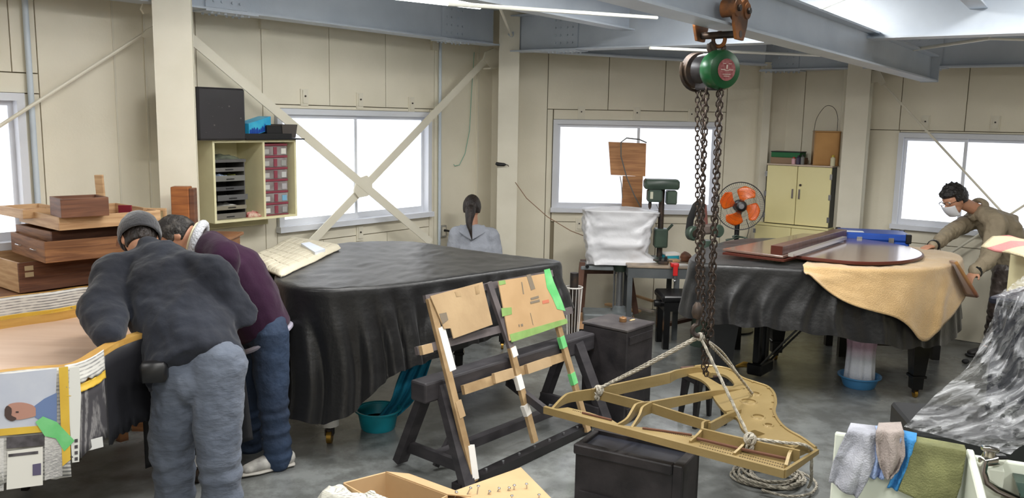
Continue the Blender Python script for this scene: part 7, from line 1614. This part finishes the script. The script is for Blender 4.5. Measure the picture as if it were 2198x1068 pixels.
F, U, S, R3 = body(r4, J, 1.0); lat = (J['sr'] - J['sl']).normalized(); dn = (J['pel'] - J['chest']).normalized()
M['khaki'] = mat('khaki_work_cotton', (150, 138, 116), .7, rgb2=(138, 126, 106), scale=5, bump=.35, bscale=30, spec=.3)
garment(r4, [([J['pel'] + dn * .05, J['pel'].lerp(J['chest'], .4) + V(.02, 0, .0), J['chest'] + V(.02, 0, .02), J['chest'].lerp(J['neck'], .8)], [(.17, .13), (.185, .15), (.19, .15), (.11, .085)], lat),
             ([J['neck'].lerp(J['sl'], .3), J['sl']], [.072, .08], None), ([J['neck'].lerp(J['sr'], .3), J['sr']], [.072, .08], None), ([J['sl'], J['sl'].lerp(J['el'], .5), J['el'], J['wl']], [.085, .078, .072, .05], None), ([J['sr'], J['er'], J['wr']], [.08, .066, .046], None)],
        M['khaki'], 'work_jacket', tex=[(.10, .03), (.045, .014)], sm=5, ck=.3)
nd = (J['neck'] - J['head']).normalized(); a_ = nd.cross(V(0, 1, 0)).normalized(); cr = J['neck'] - nd * .005
MB().tube([cr + a_ * (.078 * math.cos(t)) + nd.cross(a_) * (.07 * math.sin(t)) + nd * .015 * math.sin(t * 2) for t in [2 * PI * i / 32 for i in range(32)]], .022, 8, closed=True, rb=.03).build('collar', M['khaki'], r4, smooth=True)
for k, r_ in (('l', .052), ('r', .047)): cuff(r4, J['w' + k], J['w' + k] - J['e' + k], r_, M['black'], L=.025)
hb = J['pel'] + dn * .10; MB().limb([hb - dn * .03, hb + dn * .02], [(.165, .125), (.16, .12)], 20, ref=lat).build('waist_band', mat('navy_black_cloth', (22, 26, 36), .8), r4, smooth=True)
trouser(r4, J, mat('dark_brown_shiny_trousers', (52, 44, 40), .35, rgb2=(78, 70, 66), scale=14, bump=.5, bscale=18), (.095, .07, .062), tex=[(.05, .015)], seat=(.15, .12))
for k in 'lr': shoe(r4, J['a' + k], J['t' + k], M['shoed'], M['rubber'])
hairshell(r4, J['head'], F, U, S, R3, m_=mat('black_tousled_hair', (18, 16, 16), .5, rgb2=(32, 28, 26), scale=30, bump=.6, bscale=60), low=-.4, face=.45, top=.30, rough=.012, k=1.18, spike=.35)
eyes(r4, J['head'], F, U, S)
c = J['head']
mk = MB()
def mask(a, b_):
    t = (a - .5) * 2.5; h = -.018 - .10 * b_; bul = math.sin(PI * (.15 + .75 * b_)); return c + F * (.058 + .058 * math.cos(t) * (.75 + .35 * bul)) + S * (.076 * math.sin(t) * (1 - .15 * b_)) + U * h - F * .03 * b_
mk.grid(mask, 20, 14); mk.build('face_mask', mat('white_mask', (222, 224, 230), .8), r4, smooth='all', mods=[SOL(.003)])
g_ = thing('tmp', None, None, (0, 0, 0)); bpy.data.objects.remove(g_)
gl = MB()
for k in (-1, 1):
    cc_ = c + F * .103 + S * (.032 * k) + U * .008; gl.tube([cc_ + S * (.026 * math.cos(t)) + U * (.016 * math.sin(t)) for t in [2 * PI * i / 20 for i in range(20)]], .002, 5, closed=True); gl.tube([cc_ + S * (.026 * k), c + S * (.078 * k) + F * .05 + U * .01, c + S * (.082 * k) - F * .01 + U * .008], .002, 5)
gl.tube([c + F * .104 + S * -.006 + U * .01, c + F * .106 + U * .012, c + F * .104 + S * .006 + U * .01], .002, 5); gl.build('glasses', M['black'], r4, smooth=True)
p = P(2096, 492, 6.55);
